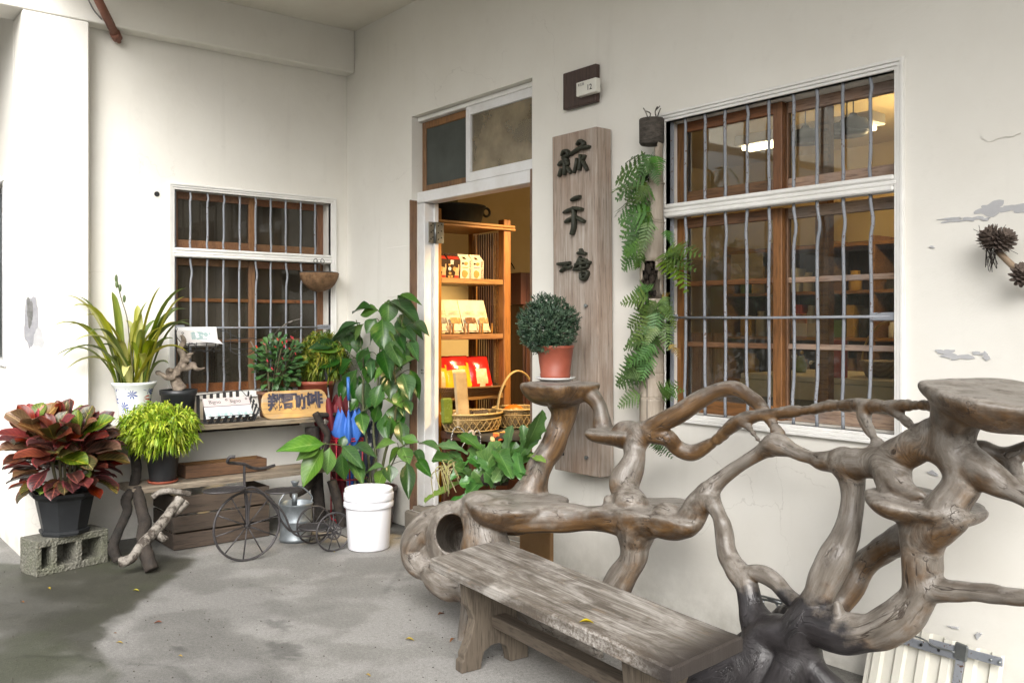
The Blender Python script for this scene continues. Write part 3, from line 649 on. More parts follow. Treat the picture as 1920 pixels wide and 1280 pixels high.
def build_root():
    import openvdb
    VX = .0065
    lo = np.array((1.95,-1.2,-.03)); hi = np.array((5.55,-.02,1.25))
    n = np.ceil((hi-lo)/VX).astype(int)+1
    F = np.full(n, .08, np.float32)
    AX = [lo[i]+np.arange(n[i])*VX for i in range(3)]
    def region(a, b):
        i0 = np.maximum(np.floor((a-lo)/VX).astype(int), 0); i1 = np.minimum(np.ceil((b-lo)/VX).astype(int)+1, n)
        if (i1 <= i0).any(): return None
        sl = tuple(slice(i0[k], i1[k]) for k in range(3))
        G = np.meshgrid(*[AX[k][sl[k]].astype(np.float32) for k in range(3)], indexing='ij', sparse=True); return sl, G
    def smin(a, b, k):
        h = np.maximum(k-np.abs(a-b), 0)/k; return np.minimum(a, b)-h*h*k*.25
    def capsule(G, a, b, ra, rb):
        ax = [G[i]-a[i] for i in range(3)]; d = b-a; L2 = max(float(d.dot(d)), 1e-9)
        t = np.clip((ax[0]*d[0]+ax[1]*d[1]+ax[2]*d[2])/L2, 0, 1)
        return np.sqrt((ax[0]-t*d[0])**2+(ax[1]-t*d[1])**2+(ax[2]-t*d[2])**2)-(ra+(rb-ra)*t)
    SEG = []; pad = .07
    for kind, data, k, brown, dark, clip in ROOT:
        if kind == 'limb':
            for (p, r), (q, s) in zip(data[:-1], data[1:]):
                SEG.append((p, q, r, s, brown, dark))
                a = np.minimum(p, q)-max(r, s)-pad; b = np.maximum(p, q)+max(r, s)+pad
                rg = region(a, b)
                if rg is None: continue
                sl, G = rg; d = capsule(G, p, q, r, s)
                if clip is not None: d = -smin(-d, -(G[2]-clip), .012)
                F[sl] = smin(F[sl], d, k)
        else:
            c, a_, b_, rx, ry, h, tilt = data
            SEG.append((c-a_*rx*.7, c+a_*rx*.7, h*.5, h*.5, brown, dark))
            R_ = max(rx, ry); rg = region(np.array(c)-(R_, R_, R_*.4+h)-np.array((pad,)*3), np.array(c)+(R_, R_, R_*.4)+np.array((pad,)*3))
            if rg is None: continue
            sl, G = rg; X = [G[i]-c[i] for i in range(3)]
            u = X[0]*a_[0]+X[1]*a_[1]; v = X[0]*b_[0]+X[1]*b_[1]; w = X[2]-tilt[0]*u-tilt[1]*v
            wob = 1+.06*np.sin(3*np.arctan2(v, u)+c[0]*9)+.04*np.sin(5*np.arctan2(v, u)+c[1]*7)
            k0 = np.sqrt((u/(rx*wob))**2+(v/(ry*wob))**2+(w/h)**2); k1 = np.sqrt((u/rx**2)**2+(v/ry**2)**2+(w/h**2)**2)+1e-6
            e = k0*(k0-1)/k1; e = np.clip(e, -.1, .3)
            d = -smin(-e, -w, .022)
            F[sl] = smin(F[sl], d.astype(np.float32), k)
    # low swelling and dents
    rs = np.random.RandomState(3); W = np.zeros((1,1,1), np.float32)
    for j in range(7):
        kv = rs.randn(3)*(14+j*7); ph = rs.rand()*6.28
        W = W+np.sin(AX[0][:,None,None]*kv[0]+AX[1][None,:,None]*kv[1]+AX[2][None,None,:]*kv[2]+ph).astype(np.float32)*(.0020/(1+j*.35))
    F += W
    def carve(L, k=.012, zs=1.0):
        for (p, r), (q, s) in zip(L[:-1], L[1:]):
            rg = region(np.minimum(p,q)-np.array((1,1,zs))*max(r,s)-.05, np.maximum(p,q)+np.array((1,1,zs))*max(r,s)+.05)
            if rg is None: continue
            sl, G = rg; G2 = [G[0],G[1],G[2]/zs]; p2 = Vector((p.x,p.y,p.z/zs)); q2 = Vector((q.x,q.y,q.z/zs))
            F[sl] = -smin(-F[sl], capsule(G2, p2, q2, r, s), k)
    for pts, a, zs in HOLES: carve(limb(pts), .014, zs)
    for (a, b, y, r) in KNOTS: carve(limb([(a,b,y,r),(a+2,b,y+.05,r*.8)]), .01)
    grid = openvdb.FloatGrid(.08); grid.copyFromArray(F)
    pts, tri, quad = grid.convertToPolygons(isovalue=0.0, adaptivity=0.0)
    V = lo+pts*VX
    me = bpy.data.meshes.new('driftwood'); faces = [tuple(int(i) for i in f) for f in tri]+[tuple(int(i) for i in f) for f in quad]
    me.from_pydata(V.tolist(), [], faces); me.validate()
    me.polygons.foreach_set('use_smooth', [True]*len(me.polygons)); me.update()
    # grain frame: nearest axis, blended, stored per point
    nv = len(V); q = np.zeros((nv,3)); s = np.zeros(nv); br = np.zeros(nv); dk = np.zeros(nv); wt = np.zeros(nv); off = 0.
    for (p, e, r0, r1, b_, d_) in SEG:
        p = np.array(p); e = np.array(e); d = e-p; L = np.linalg.norm(d)+1e-9
        m = np.all((V > np.minimum(p,e)-.16) & (V < np.maximum(p,e)+.16), axis=1); ii = np.nonzero(m)[0]
        if len(ii):
            X = V[ii]-p; t = np.clip(X@d/L**2, 0, 1); c = X-t[:,None]*d; ds = np.linalg.norm(c,axis=1)
            w = np.exp(-((np.maximum(ds-(r0+(r1-r0)*t)*.9, 0))/.018)**2)*1.0+1e-7
            q[ii] += w[:,None]*c; s[ii] += w*(off+t*L); br[ii] += w*b_; dk[ii] += w*d_; wt[ii] += w
        off += L
    wt = np.maximum(wt,1e-9); q /= wt[:,None]; s /= wt; br /= wt; dk /= wt
    N = np.zeros(nv*3, 'f'); me.vertices.foreach_get('normal', N); N = N.reshape(-1,3)
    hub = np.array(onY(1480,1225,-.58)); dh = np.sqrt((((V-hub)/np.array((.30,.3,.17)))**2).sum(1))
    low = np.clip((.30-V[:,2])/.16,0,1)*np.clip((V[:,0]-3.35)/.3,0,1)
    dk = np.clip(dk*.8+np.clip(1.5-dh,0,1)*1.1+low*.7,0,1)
    A = me.attributes.new('grain','FLOAT_VECTOR','POINT'); A.data.foreach_set('vector', q.astype('f').reshape(-1))
    A = me.attributes.new('along','FLOAT','POINT'); A.data.foreach_set('value', s.astype('f'))
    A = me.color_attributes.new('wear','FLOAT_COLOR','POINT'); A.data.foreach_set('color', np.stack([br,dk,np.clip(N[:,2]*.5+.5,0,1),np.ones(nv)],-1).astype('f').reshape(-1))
    # material: lacquer-brown worn to silver grey, charred dark at the hub, grain along the limbs
    t = NT('weathered_root_wood')
    sep = t.n('SeparateColor'); t.l(t.attr('wear'), sep.inputs[0]); brw, drk, upw = sep.outputs[0], sep.outputs[1], sep.outputs[2]
    gv = t.attr('grain', 1); al = t.attr('along', 2)
    def n4(sq, sw, det, rough=.6):
        x = t.n('TexNoise', noise_dimensions='4D'); x.inputs['Scale'].default_value = sq; x.inputs['Detail'].default_value = det; x.inputs['Roughness'].default_value = rough
        t.l(gv, x.inputs['Vector']); t.l(t.math('MULTIPLY', al, sw/sq*1.0), x.inputs['W']); return x.outputs[0]
    g1 = n4(34, 3.2, 6); g2 = n4(120, 7, 4); big = t.noise(5.5, 5, .65); mid = t.noise(19, 5, .6); spk = t.noise(130, 3, .6)
    grey = t.ramp(g1, [(.28,(.06,.048,.037)),(.5,(.140,.121,.100)),(.72,(.25,.226,.198))])
    brown = t.ramp(g1, [(.28,(.03,.016,.007)),(.5,(.095,.050,.019)),(.72,(.175,.10,.042))])
    crk = t.ramp(t.math('ABSOLUTE', t.math('SUBTRACT', n4(26, 1.6, 3, .5), .5)), [(.004,1),(.016,0)])
    crk = t.math('MULTIPLY', crk, t.ramp(t.noise(9,3,.5), [(.48,0),(.58,.85)]))
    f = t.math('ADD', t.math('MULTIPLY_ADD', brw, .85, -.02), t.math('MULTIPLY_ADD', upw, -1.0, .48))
    f = t.math('ADD', f, t.math('MULTIPLY_ADD', big, 1.5, -.75)); f = t.math('ADD', f, t.math('MULTIPLY_ADD', mid, .7, -.35))
    col = t.mix(t.ramp(f, [(.18,0),(.62,1)]), grey, brown)
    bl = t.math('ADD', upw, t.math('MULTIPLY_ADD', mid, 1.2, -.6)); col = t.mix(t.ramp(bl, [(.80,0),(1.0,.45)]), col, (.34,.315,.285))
    col = t.mix(t.ramp(g2, [(.36,.5),(.46,0)]), col, (.09,.065,.045))
    col = t.mix(t.ramp(spk, [(.30,.6),(.36,0)]), col, (.06,.045,.035))
    col = t.mix(crk, col, (.03,.02,.014))
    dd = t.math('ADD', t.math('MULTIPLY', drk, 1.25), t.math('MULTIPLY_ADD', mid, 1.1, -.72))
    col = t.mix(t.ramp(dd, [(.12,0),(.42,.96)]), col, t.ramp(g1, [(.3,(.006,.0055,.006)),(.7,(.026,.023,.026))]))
    t.bump(t.math('SUBTRACT', t.math('ADD', t.math('MULTIPLY', g1, .8), t.math('ADD', t.math('MULTIPLY', g2, .5), mid)), t.math('MULTIPLY', crk, 1.5)), .5, .006)
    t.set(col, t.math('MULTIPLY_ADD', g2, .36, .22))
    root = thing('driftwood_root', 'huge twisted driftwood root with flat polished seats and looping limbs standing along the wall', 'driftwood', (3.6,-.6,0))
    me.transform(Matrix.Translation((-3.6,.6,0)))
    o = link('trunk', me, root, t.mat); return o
build_root()

# ================================================================== plank bench in front of the root
def bench():
    zt = .42; th = .05
    A = [Vector(p) for p in ((2.943,-1.227,zt),(2.869,-.814,zt),(4.315,-1.003,zt),(4.346,-1.369,zt))]
    t = NT('weathered_bench_top'); d = (A[2]-A[1]).normalized()
    uvn = t.n('UVMap'); m = t.n('Mapping'); m.inputs['Scale'].default_value = (1.4,.9,1); t.l(uvn.outputs[0], m.inputs[0]); uv = m.outputs[0]
    m2 = t.n('Mapping'); m2.inputs['Scale'].default_value = (2.2,15,1); t.l(uvn.outputs[0], m2.inputs[0])
    m3 = t.n('Mapping'); m3.inputs['Scale'].default_value = (9,90,1); t.l(uvn.outputs[0], m3.inputs[0])
    g = t.noise(1, 10, .74, m2.outputs[0], 1.2); g3 = t.noise(1, 5, .65, m3.outputs[0]); b = t.noise(4.2, 7, .68, uv, .8); b2 = t.noise(9, 6, .7, uv)
    sepx = t.n('SeparateXYZ'); t.l(uvn.outputs[0], sepx.inputs[0])
    col = t.ramp(g, [(.30,(.06,.049,.038)),(.48,(.165,.146,.122)),(.66,(.40,.375,.345))])
    col = t.mix(t.ramp(b, [(.46,0),(.58,.82)]), col, t.ramp(g, [(.3,(.06,.048,.037)),(.7,(.14,.12,.098))]))
    col = t.mix(t.ramp(b2, [(.58,0),(.70,.5)]), col, (.26,.185,.115))
    col = t.mix(t.ramp(t.noise(3.1, 6, .65, m.outputs[0], .5), [(.50,0),(.63,.8)]), col, t.ramp(g, [(.3,(.28,.255,.225)),(.7,(.48,.455,.42))]))
    col = t.mix(t.ramp(g3, [(.33,.75),(.42,0)]), col, (.07,.055,.04))
    # black mould along the front edge and the far end
    ed = t.math('ADD', t.math('MULTIPLY_ADD', sepx.outputs[1], -3.2, .55), t.math('MULTIPLY_ADD', t.noise(16,6,.75,uv), 1.6, -.8))
    xs = t.math('MULTIPLY', t.ramp(sepx.outputs[0], [(.25,0),(.75,1)]), ed)
    mot = t.noise(85, 4, .75); col = t.mix(t.math('MULTIPLY', t.ramp(xs, [(.10,0),(.45,.85)]), t.ramp(mot, [(.42,0),(.60,1)])), col, (.075,.055,.038))
    en = t.math('ADD', sepx.outputs[0], t.math('MULTIPLY_ADD', g, .16, -.08)); col = t.mix(t.ramp(en, [(.88,0),(.985,.96)]), col, (.022,.016,.013))
    t.bump(t.math('ADD', g, t.math('MULTIPLY', g3, .6)), .5, .005); t.set(col, .68); top_m = t.mat
    root = thing('wooden_bench', 'long weathered plank bench with grey worn top standing in front of the driftwood', 'bench', (3.1,-1.05,0))
    # top: bevelled slab, edges slightly uneven
    nx, ny = 40, 10; prof = [(0,1)]; V = []; UV = []
    rnd = random.Random(5)
    def pt(u, v, z):
        a = A[0].lerp(A[3], u); b_ = A[1].lerp(A[2], u); p = a.lerp(b_, v)
        p = p + Vector((0, .005*mnoise.noise((u*14, v*2, 3))*(1 if v in (0,1) else .2), 0)); p.z = z + .0025*mnoise.noise((u*7, v*4, 1)); return p
    mb = MB(); ring = []
    vs_ = [0,.02]+[i/ny for i in range(1,ny)]+[.98,1]; us_ = [0,.005]+[i/nx for i in range(1,nx)]+[.995,1]
    ids = {}
    for lay, (z0, ins) in enumerate(((zt,1),(zt-th,1))):
        for i,u in enumerate(us_):
            for j,v in enumerate(vs_):
                z = z0; e = (i in (0,len(us_)-1)) or (j in (0,len(vs_)-1))
                if e: z += -.006 if lay == 0 else .006
                ids[lay,i,j] = len(mb.v); mb.v.append(tuple(pt(u,v,z))); UV.append((u,v))
    nu, nv = len(us_), len(vs_)
    for i in range(nu-1):
        for j in range(nv-1):
            mb.f.append((ids[0,i,j],ids[0,i+1,j],ids[0,i+1,j+1],ids[0,i,j+1])); mb.f.append((ids[1,i,j],ids[1,i,j+1],ids[1,i+1,j+1],ids[1,i+1,j]))
    for i in range(nu-1): mb.f.append((ids[0,i,0],ids[1,i,0],ids[1,i+1,0],ids[0,i+1,0])); mb.f.append((ids[0,i,nv-1],ids[0,i+1,nv-1],ids[1,i+1,nv-1],ids[1,i,nv-1]))
    for j in range(nv-1): mb.f.append((ids[0,0,j],ids[0,0,j+1],ids[1,0,j+1],ids[1,0,j])); mb.f.append((ids[0,nu-1,j],ids[1,nu-1,j],ids[1,nu-1,j+1],ids[0,nu-1,j+1]))
    mb.m = [0]*len(mb.f); mb.sm = [False]*len(mb.f)
    me = mb.mesh('seat', top_m, wloc(root), False); ul = me.uv_layers.new(name='UVMap')
    
    UV = [(u+(.04 if (k >= len(UV)//2 and u == 1) else -.04 if (k >= len(UV)//2 and u == 0) else 0), v+(.13 if (k >= len(UV)//2 and v == 1) else -.13 if (k >= len(UV)//2 and v == 0) else 0)) for k, (u, v) in enumerate(UV)]
    lv = np.zeros(len(me.loops),'i'); me.loops.foreach_get('vertex_index', lv)
    zz = np.array([v.co.z for v in me.vertices])[lv]
    U = np.array(UV)[lv]; ul.data.foreach_set('uv', U.astype('f').reshape(-1)); b = bmesh.new(); b.from_mesh(me); bmesh.ops.recalc_face_normals(b, faces=b.faces[:]); b.to_mesh(me); b.free()
    link('seat', me, root)
    M_LEG = wood('bench_leg_wood', (.125,.10,.073), (.06,.045,.031), (.09,.07,.05), 2, 8, .75, .35, 0)
    M_STR = wood('bench_stretcher_wood', (.12,.095,.07), (.06,.045,.032), (.09,.07,.05), 0, 8, .75, .35, 0)
    # scalloped trestle legs
    def leg(o, yd, xd, w, th_):
        prof = [(.0,0),(.09,0),(.095,.03),(.105,.065),(.14,.085),(.18,.085),(.215,.065),(.225,.03),(.23,0),(.32,0),(.32,.045),(.308,.052),(.31,.07),(.285,.12),(.268,.17),(.262,.20),(.275,.235),(.292,.262),(.298,.31),(.305,.372),(.015,.372),(.022,.31),(.028,.262),(.045,.235),(.058,.20),(.052,.17),(.035,.12),(.01,.07),(.012,.052),(0,.045)]
        mb = MB(); mb.prism([Vector(o)+Vector(yd)*a*w+Vector((0,0,1))*b_ for a,b_ in prof], Vector(xd)*th_)
        ob = mb.build('leg', M_LEG, root); bv = ob.modifiers.new('bevel','BEVEL'); bv.width = .004; bv.segments = 2; bv.limit_method = 'ANGLE'
    yd = (A[1]-A[0]).normalized(); xd = (A[3]-A[0]).normalized()
    p0 = Vector((3.088,-1.205,0)); leg(p0, (.08,1,0), xd, 1.0, .05)
    p1 = Vector((4.07,-1.30,0)); leg(p1, (.03,1,0), xd, .97, .05)
    mb = MB(); a = p0+Vector((.02,.175,.18)); b_ = p1+Vector((.12,.16,.18)); mb.beam(a-xd*.06, b_, .07, .045, .004); mb.build('stretcher', M_STR, root)
bench()
# ================================================================== rustic stand and the things round it in the corner
M_PLANK = wood('stand_plank_wood', (.27,.225,.165), (.13,.10,.07), (.20,.16,.115), 1, 6, .75, .4, .12)
M_BARK = simple('dark_bark', (.028,.021,.016), (.010,.008,.006), .85, 22, .8, 60, .01)
M_BARK2 = simple('brown_bark', (.034,.025,.018), (.012,.009,.007), .85, 16, .7, 60, .008)
def birch():
    t = NT('pale_peeling_bark'); n = t.noise(20, 5, .65); n2 = t.noise(60, 4, .6)
    col = t.ramp(n, [(.42,(.045,.035,.027)),(.50,(.18,.16,.135)),(.72,(.32,.295,.26))]); col = t.mix(t.ramp(n2, [(.34,.8),(.42,0)]), col, (.06,.05,.04))
    t.bump(n2, .5, .006); return t.set(col, .75)
M_BIRCH = birch()
M_CUT = simple('cut_wood', (.46,.36,.25), (.34,.25,.16), .7, 30, .2, 60)
def plank(name, x0, x1, y0, y1, z, th, mat, parent, seed, skew=0, wav=.012):
    """sawn board with waney edges running along y"""
    mb = MB(); n = 26; rows = []
    for i in range(n+1):
        y = y0+(y1-y0)*i/n; a = x0+wav*.4*mnoise.noise((y*3,seed,1)); b = x1+wav*mnoise.noise((y*2.6,seed,5))+.006*mnoise.noise((y*14,seed,3))+skew*(i/n)
        zz = z+.004*mnoise.noise((y*2,seed,8)); c = .004
        rows.append([(a,y,zz-th),(a,y,zz-c),(a+c,y,zz),((a+b)/2,y,zz-.001),(b-c,y,zz),(b,y,zz-c),(b-.008*(1+mnoise.noise((y*5,seed,9))),y,zz-th)])
    m = 7; vs = [v for r in rows for v in r]; fs = []
    for i in range(n):
        for k in range(m): fs.append((i*m+k, i*m+(k+1)%m, (i+1)*m+(k+1)%m, (i+1)*m+k))
    fs += [tuple(range(m)), tuple(n*m+k for k in range(m))[::-1]]
    mb.add(vs, fs); return mb.build(name, mat, parent)
def branch(name, L, mat, parent, k=4, n=9, knob=.0):
    """crooked limb from (px, py, plane x, thickness px)"""
    P = smoothpts([(*onX(a,b,x), r*dep(onX(a,b,x))/FPX) for a,b,x,r in L], k); rr = []
    for i,p in enumerate(P): rr.append(p[3]*(1+.13*mnoise.noise((p[0]*30,p[1]*30,p[2]*30))))
    mb = MB(); mb.tube([p[:3] for p in P], rr, n); return mb.build(name, mat, parent)
stand = thing('plant_stand', 'rustic two-tier plant stand of waney planks on crooked branch legs below the small window', 'plant stand', (.35,-1.05,0))
plank('plank', .05, .375, -1.86, -.43, .733, .032, M_PLANK, stand, 1, .02)
plank('plank', .27, .55, -1.70, -.32, .412, .034, M_PLANK, stand, 2)
mb = MB(); mb.beam((.20,-1.75,.685),(.20,-.5,.685),.10,.03,.004,up=(0,0,1)); mb.build('rail', M_BARK2, stand)
for L, m in (([(252,845,.34,9),(256,880,.36,9),(252,905,.40,10),(246,925,.45,9)], M_BARK),
             ([(246,922,.52,9),(236,938,.55,10),(239,956,.56,9),(230,978,.57,9),(221,998,.58,9),(212,1026,.60,10),(222,1050,.62,10)], M_BARK),
             ([(257,915,.52,9),(262,940,.58,11),(267,962,.62,11),(272,982,.68,12),(267,1006,.76,11),(275,1040,.86,13),(285,1068,.91,13)], M_BARK2),
             ([(585,800,.32,13),(588,840,.33,13),(592,880,.36,13),(596,930,.38,12),(601,990,.40,12)], M_BARK),
             ([(600,868,.36,8),(583,905,.42,8),(566,920,.46,8),(548,928,.5,7)], M_BARK2),
             ([(622,900,.50,9),(632,935,.52,10),(640,970,.54,10),(648,1004,.56,11)], M_BARK2),
             ([(300,800,.2,9),(298,860,.2,10),(296,905,.25,10)], M_BARK)):
    branch('leg', L, m, stand)
branch('leg', [(338,934,.66,9),(325,952,.68,9),(303,981,.74,10),(281,1005,.80,10),(261,1026,.84,9),(247,1046,.87,9),(226,1054,.84,10)], M_BIRCH, stand).data
branch('twig', [(350,940,.66,7),(338,953,.67,7),(322,965,.69,7)], M_BIRCH, stand)
branch('twig', [(286,932,.60,5),(302,922,.61,5.5),(325,920,.62,5.5),(357,926,.63,5.5)], M_BIRCH, stand)
branch('twig', [(297,1000,.78,6),(306,1010,.80,6.5),(311,1006,.81,6)], M_BIRCH, stand)
branch('brace', [(591,774,.44,7),(600,790,.45,7),(608,802,.46,7),(614,816,.46,6.5),(610,838,.46,6.5),(606,870,.46,7)], M_BARK2, stand)
branch('twig', [(607,796,.46,5),(613,787,.47,5.5)], M_BIRCH, stand)
branch('twig', [(598,778,.40,5),(632,777,.40,4.5)], M_BARK2, stand)
# slatted crate below
M_CRATE = wood('crate_wood', (.062,.044,.03), (.028,.02,.014), (.046,.033,.023), 1, 6, .75, .4, .2)
crate = thing('wooden_crate', 'weathered slatted wooden crate standing under the lower plank of the stand', 'crate', (.33,-1.13,0))
for z0, z1 in ((.004,.096),(.108,.203),(.215,.325)):
    o = plank('slat', 0, 0, 0, 0, 0, 0, M_CRATE, crate, 1) if 0 else None
    mb = MB(); mb.box((.488,-1.447,z0),(.505,-.835,z1),.003); mb.build('slat', M_CRATE, crate)
    mb = MB(); mb.box((.12,-1.4472,z0),(.486,-1.430,z1),.003); mb.build('slat', M_CRATE, crate)
    mb = MB(); mb.box((.12,-.852,z0),(.486,-.8355,z1),.003); mb.build('slat', M_CRATE, crate)
for y in (-1.425,-.86): mb = MB(); mb.box((.465,y-.02,.006),(.487,y+.004,.318),.002); mb.build('corner_post', M_CRATE, crate)
mb = MB(); mb.box((.125,-1.425,.012),(.46,-.86,.022)); mb.build('bottom', M_CRATE, crate)
# open wooden tray on the lower plank
M_TRAY = wood('tray_wood', (.13,.067,.03), (.065,.033,.016), (.10,.05,.024), 1, 6, .6, .3, .1)
tray = thing('wooden_tray', 'open brown wooden tray box lying on the lower plank of the stand', 'tray', (.40,-1.05,.415))
a = onX(348,886,.43).y; b = onX(500,866,.43).y
for (p, q) in (((.42,a,.416),(.434,b,.495)),((.275,a,.416),(.289,b,.495)),((.2895,a,.416),(.4195,a+.012,.494)),((.2895,b-.012,.416),(.4195,b,.494)),((.29,a+.012,.416),(.4195,b-.012,.424))):
    mb = MB(); mb.box(p,q,.002); mb.build('side_panel', M_TRAY, tray)

# ------------------------------------------------------------------ hollow concrete block
def block():
    t = NT('hollow_block_concrete'); n = t.noise(35, 6, .7); vo = t.n('TexVoronoi'); vo.inputs['Scale'].default_value = 75; t.l(t.coord(), vo.inputs['Vector'])
    col = t.ramp(n, [(.3,(.085,.082,.064)),(.6,(.175,.168,.138)),(.8,(.24,.23,.195))]); col = t.mix(t.ramp(vo.outputs[0], [(.15,.6),(.3,0)]), col, (.05,.05,.035))
    g = t.noise(5,4,.6); col = t.mix(t.ramp(g,[(.45,0),(.65,.5)]), col, (.11,.12,.07)); t.bump(t.math('ADD', n, vo.outputs[0]), .9, .008); M = t.set(col, .92)
    o = Vector((.61,-2.214,0)); d = Vector((.508-.61,-1.805+2.214,0)).normalized(); w = Vector((-d.y,d.x,0)); L, H, D = .405, .195, .19
    P = lambda u, v, z: o+d*u+w*v+Vector((0,0,z))
    us = [0,.032,.07,.085,.135,.205,.245,.335,L]; zs = [0,.04,.155,H]
    # three chambers open towards the viewer: the outer one broken to a notch
    open_ = {(1,1),(3,1),(3,1)}
    us = [0,.03,.085,.115,.220,.255,.365,L]; hole = {(1,1),(3,1),(5,1)}
    root = thing('cinder_block', 'mossy grey hollow concrete block lying on its side under the croton pot', 'concrete block', P(L/2,D/2,0))
    mb = MB(); nu, nz = len(us)-1, len(zs)-1
    sol = lambda i, j: 0 <= i < nu and 0 <= j < nz and (i,j) not in hole
    for i in range(nu):
        for j in range(nz):
            if not sol(i,j): 
                continue
            u0,u1,z0,z1 = us[i],us[i+1],zs[j],zs[j+1]
            for v in (0,D): mb.add([P(u0,v,z0),P(u1,v,z0),P(u1,v,z1),P(u0,v,z1)],[(0,1,2,3)])
            for (a,b,q) in (((u0,z0),(u1,z0),(i,j-1)),((u0,z1),(u1,z1),(i,j+1)),((u0,z0),(u0,z1),(i-1,j)),((u1,z0),(u1,z1),(i+1,j))):
                if not sol(*q): mb.add([P(a[0],0,a[1]),P(b[0],0,b[1]),P(b[0],D,b[1]),P(a[0],D,a[1])],[(0,1,2,3)])
    for (i,j) in hole: mb.add([P(us[i],D*.8,zs[j]),P(us[i+1],D*.8,zs[j]),P(us[i+1],D*.8,zs[j+1]),P(us[i],D*.8,zs[j+1])],[(0,1,2,3)])  # added back sheets that keep light out of the chambers
    me = mb.mesh('shell', M, root.location, False); b = bmesh.new(); b.from_mesh(me); bmesh.ops.remove_doubles(b, verts=b.verts[:], dist=1e-4); bmesh.ops.recalc_face_normals(b, faces=b.faces[:]); b.to_mesh(me); b.free()
    ob = link('shell', me, root); bv = ob.modifiers.new('bevel','BEVEL'); bv.width = .006; bv.segments = 2; bv.limit_method = 'ANGLE'
    return P
block()

# ------------------------------------------------------------------ wire tricycle planter
M_IRON = simple('dark_wrought_iron', (.065,.06,.06), (.035,.032,.034), .5, 30, .25, 90, Metallic=.35)
def tricycle():
    root = thing('tricycle_planter', 'dark wire tricycle ornament with one large spoked wheel and two small ones', 'ornament', (1.0,-1.0,0))
    def wheel(c, r, ns, tr, ring2=False):
        rim = MB(); pts = [Vector(c)+Vector((0, r*math.cos(2*math.pi*k/40), r*math.sin(2*math.pi*k/40))) for k in range(41)]
        w = thing('wheel', '', ''); del w['label']; del w['category']; w.parent = root; w.location = Vector(c)-root.location
        rim.tube(pts, tr, 8, cap=False); rim.build('rim', M_IRON, w)
        for k in range(ns):
            t = 2*math.pi*(k+.3)/ns; s = MB(); s.tube([c, Vector(c)+Vector((0,(r-.002)*math.cos(t),(r-.002)*math.sin(t)))], tr*.55, 6); s.build('spoke', M_IRON, w)
        h = MB(); h.tube([Vector(c)-Vector((.016,0,0)), Vector(c)+Vector((.016,0,0))], tr*1.7, 10); h.build('hub', M_IRON, w)
        if ring2:
            q = MB(); q.tube([Vector(c)+Vector((.006,.045*math.cos(2*math.pi*k/20),.045*math.sin(2*math.pi*k/20))) for k in range(21)], .004, 6, cap=False); q.build('rosette', M_IRON, w)
            for k in range(6):
                t = 2*math.pi*k/6; q = MB(); q.tube([Vector(c)+Vector((.006,.03*math.cos(t)+.013*math.cos(u),.03*math.sin(t)+.013*math.sin(u))) for u in np.linspace(0,2*math.pi,9)], .0025, 5, cap=False); q.build('rosette', M_IRON, w)
    wheel((.99,-1.188,.203), .198, 10, .0075); wheel((1.11,-.695,.118), .114, 9, .006, True); wheel((.86,-.70,.118), .114, 9, .006)
    X = .99
    def pth(name, L, r, x=None, k=5):
        mb = MB(); mb.tube(smoothpts([onX(a,b,x or X) for a,b in L], k), r, 8); return mb.build(name, M_IRON, root)
    pth('head_tube', [(463,985),(462,950),(459,915),(458,880),(459,868)], .008)
    pth('fork', [(466,985),(466,950),(462,925)], .005, X+.03); pth('fork', [(461,985),(461,950),(459,925)], .005, X-.03)
    mb = MB(); hb = smoothpts([onX(441,856,1.06),onX(431,857,1.05),onX(427,866,1.03),onX(440,868,1.0),onX(459,870,.99),onX(470,876,.97),onX(490,878,.95),onX(515,872,.93)], 5); mb.tube(hb, .0095, 8); mb.build('handlebar', M_IRON, root)
    for off in (-.012,.012):
        pth('frame_tube', [(461,915),(475,913),(492,922),(508,938),(524,952),(535,968),(545,992),(560,1004),(590,1004),(627,1000)] if off>0 else [(461,923),(480,920),(498,930),(514,950),(527,975),(545,995),(565,994),(588,990)], .0065, X+off)
    mb = MB(); mb.tube([(1.11,-.695,.118),(.86,-.70,.118)], .006, 8); mb.build('axle', M_IRON, root)
    # perforated trays: ring, lattice
    def tray_(c, rx, ry, cells):
        t = thing('basket_tray', '', ''); del t['label']; del t['category']; t.parent = root; t.location = Vector(c)-root.location
        mb = MB(); mb.tube([Vector(c)+Vector((rx*math.cos(a),ry*math.sin(a),0)) for a in np.linspace(0,2*math.pi,33)], .006, 6, cap=False); mb.build('rim', M_IRON, t)
        mb = MB(); n = cells
        for d in range(2):
            for k in range(-n,n+1):
                s = k/n*.97; e = math.sqrt(max(0,1-s*s))
                pts = [(s,-e),(s,e)] if d == 0 else [(-e,s),(e,s)]
                q = [Vector(c)+Vector((rx*a_*1.0,ry*b_,.0015*d)) for a_,b_ in pts]
                mb.beam(q[0], q[1], .008, .002, 0)
        o = mb.build('lattice', M_IRON, t); o['kind'] = 'stuff'
    tray_(onX(421,918,X+.04), .085, .118, 7); tray_(onX(532,919,X-.05), .085, .108, 7)
    tray_((.985,-.76,.135), .10, .09, 6)
tricycle()

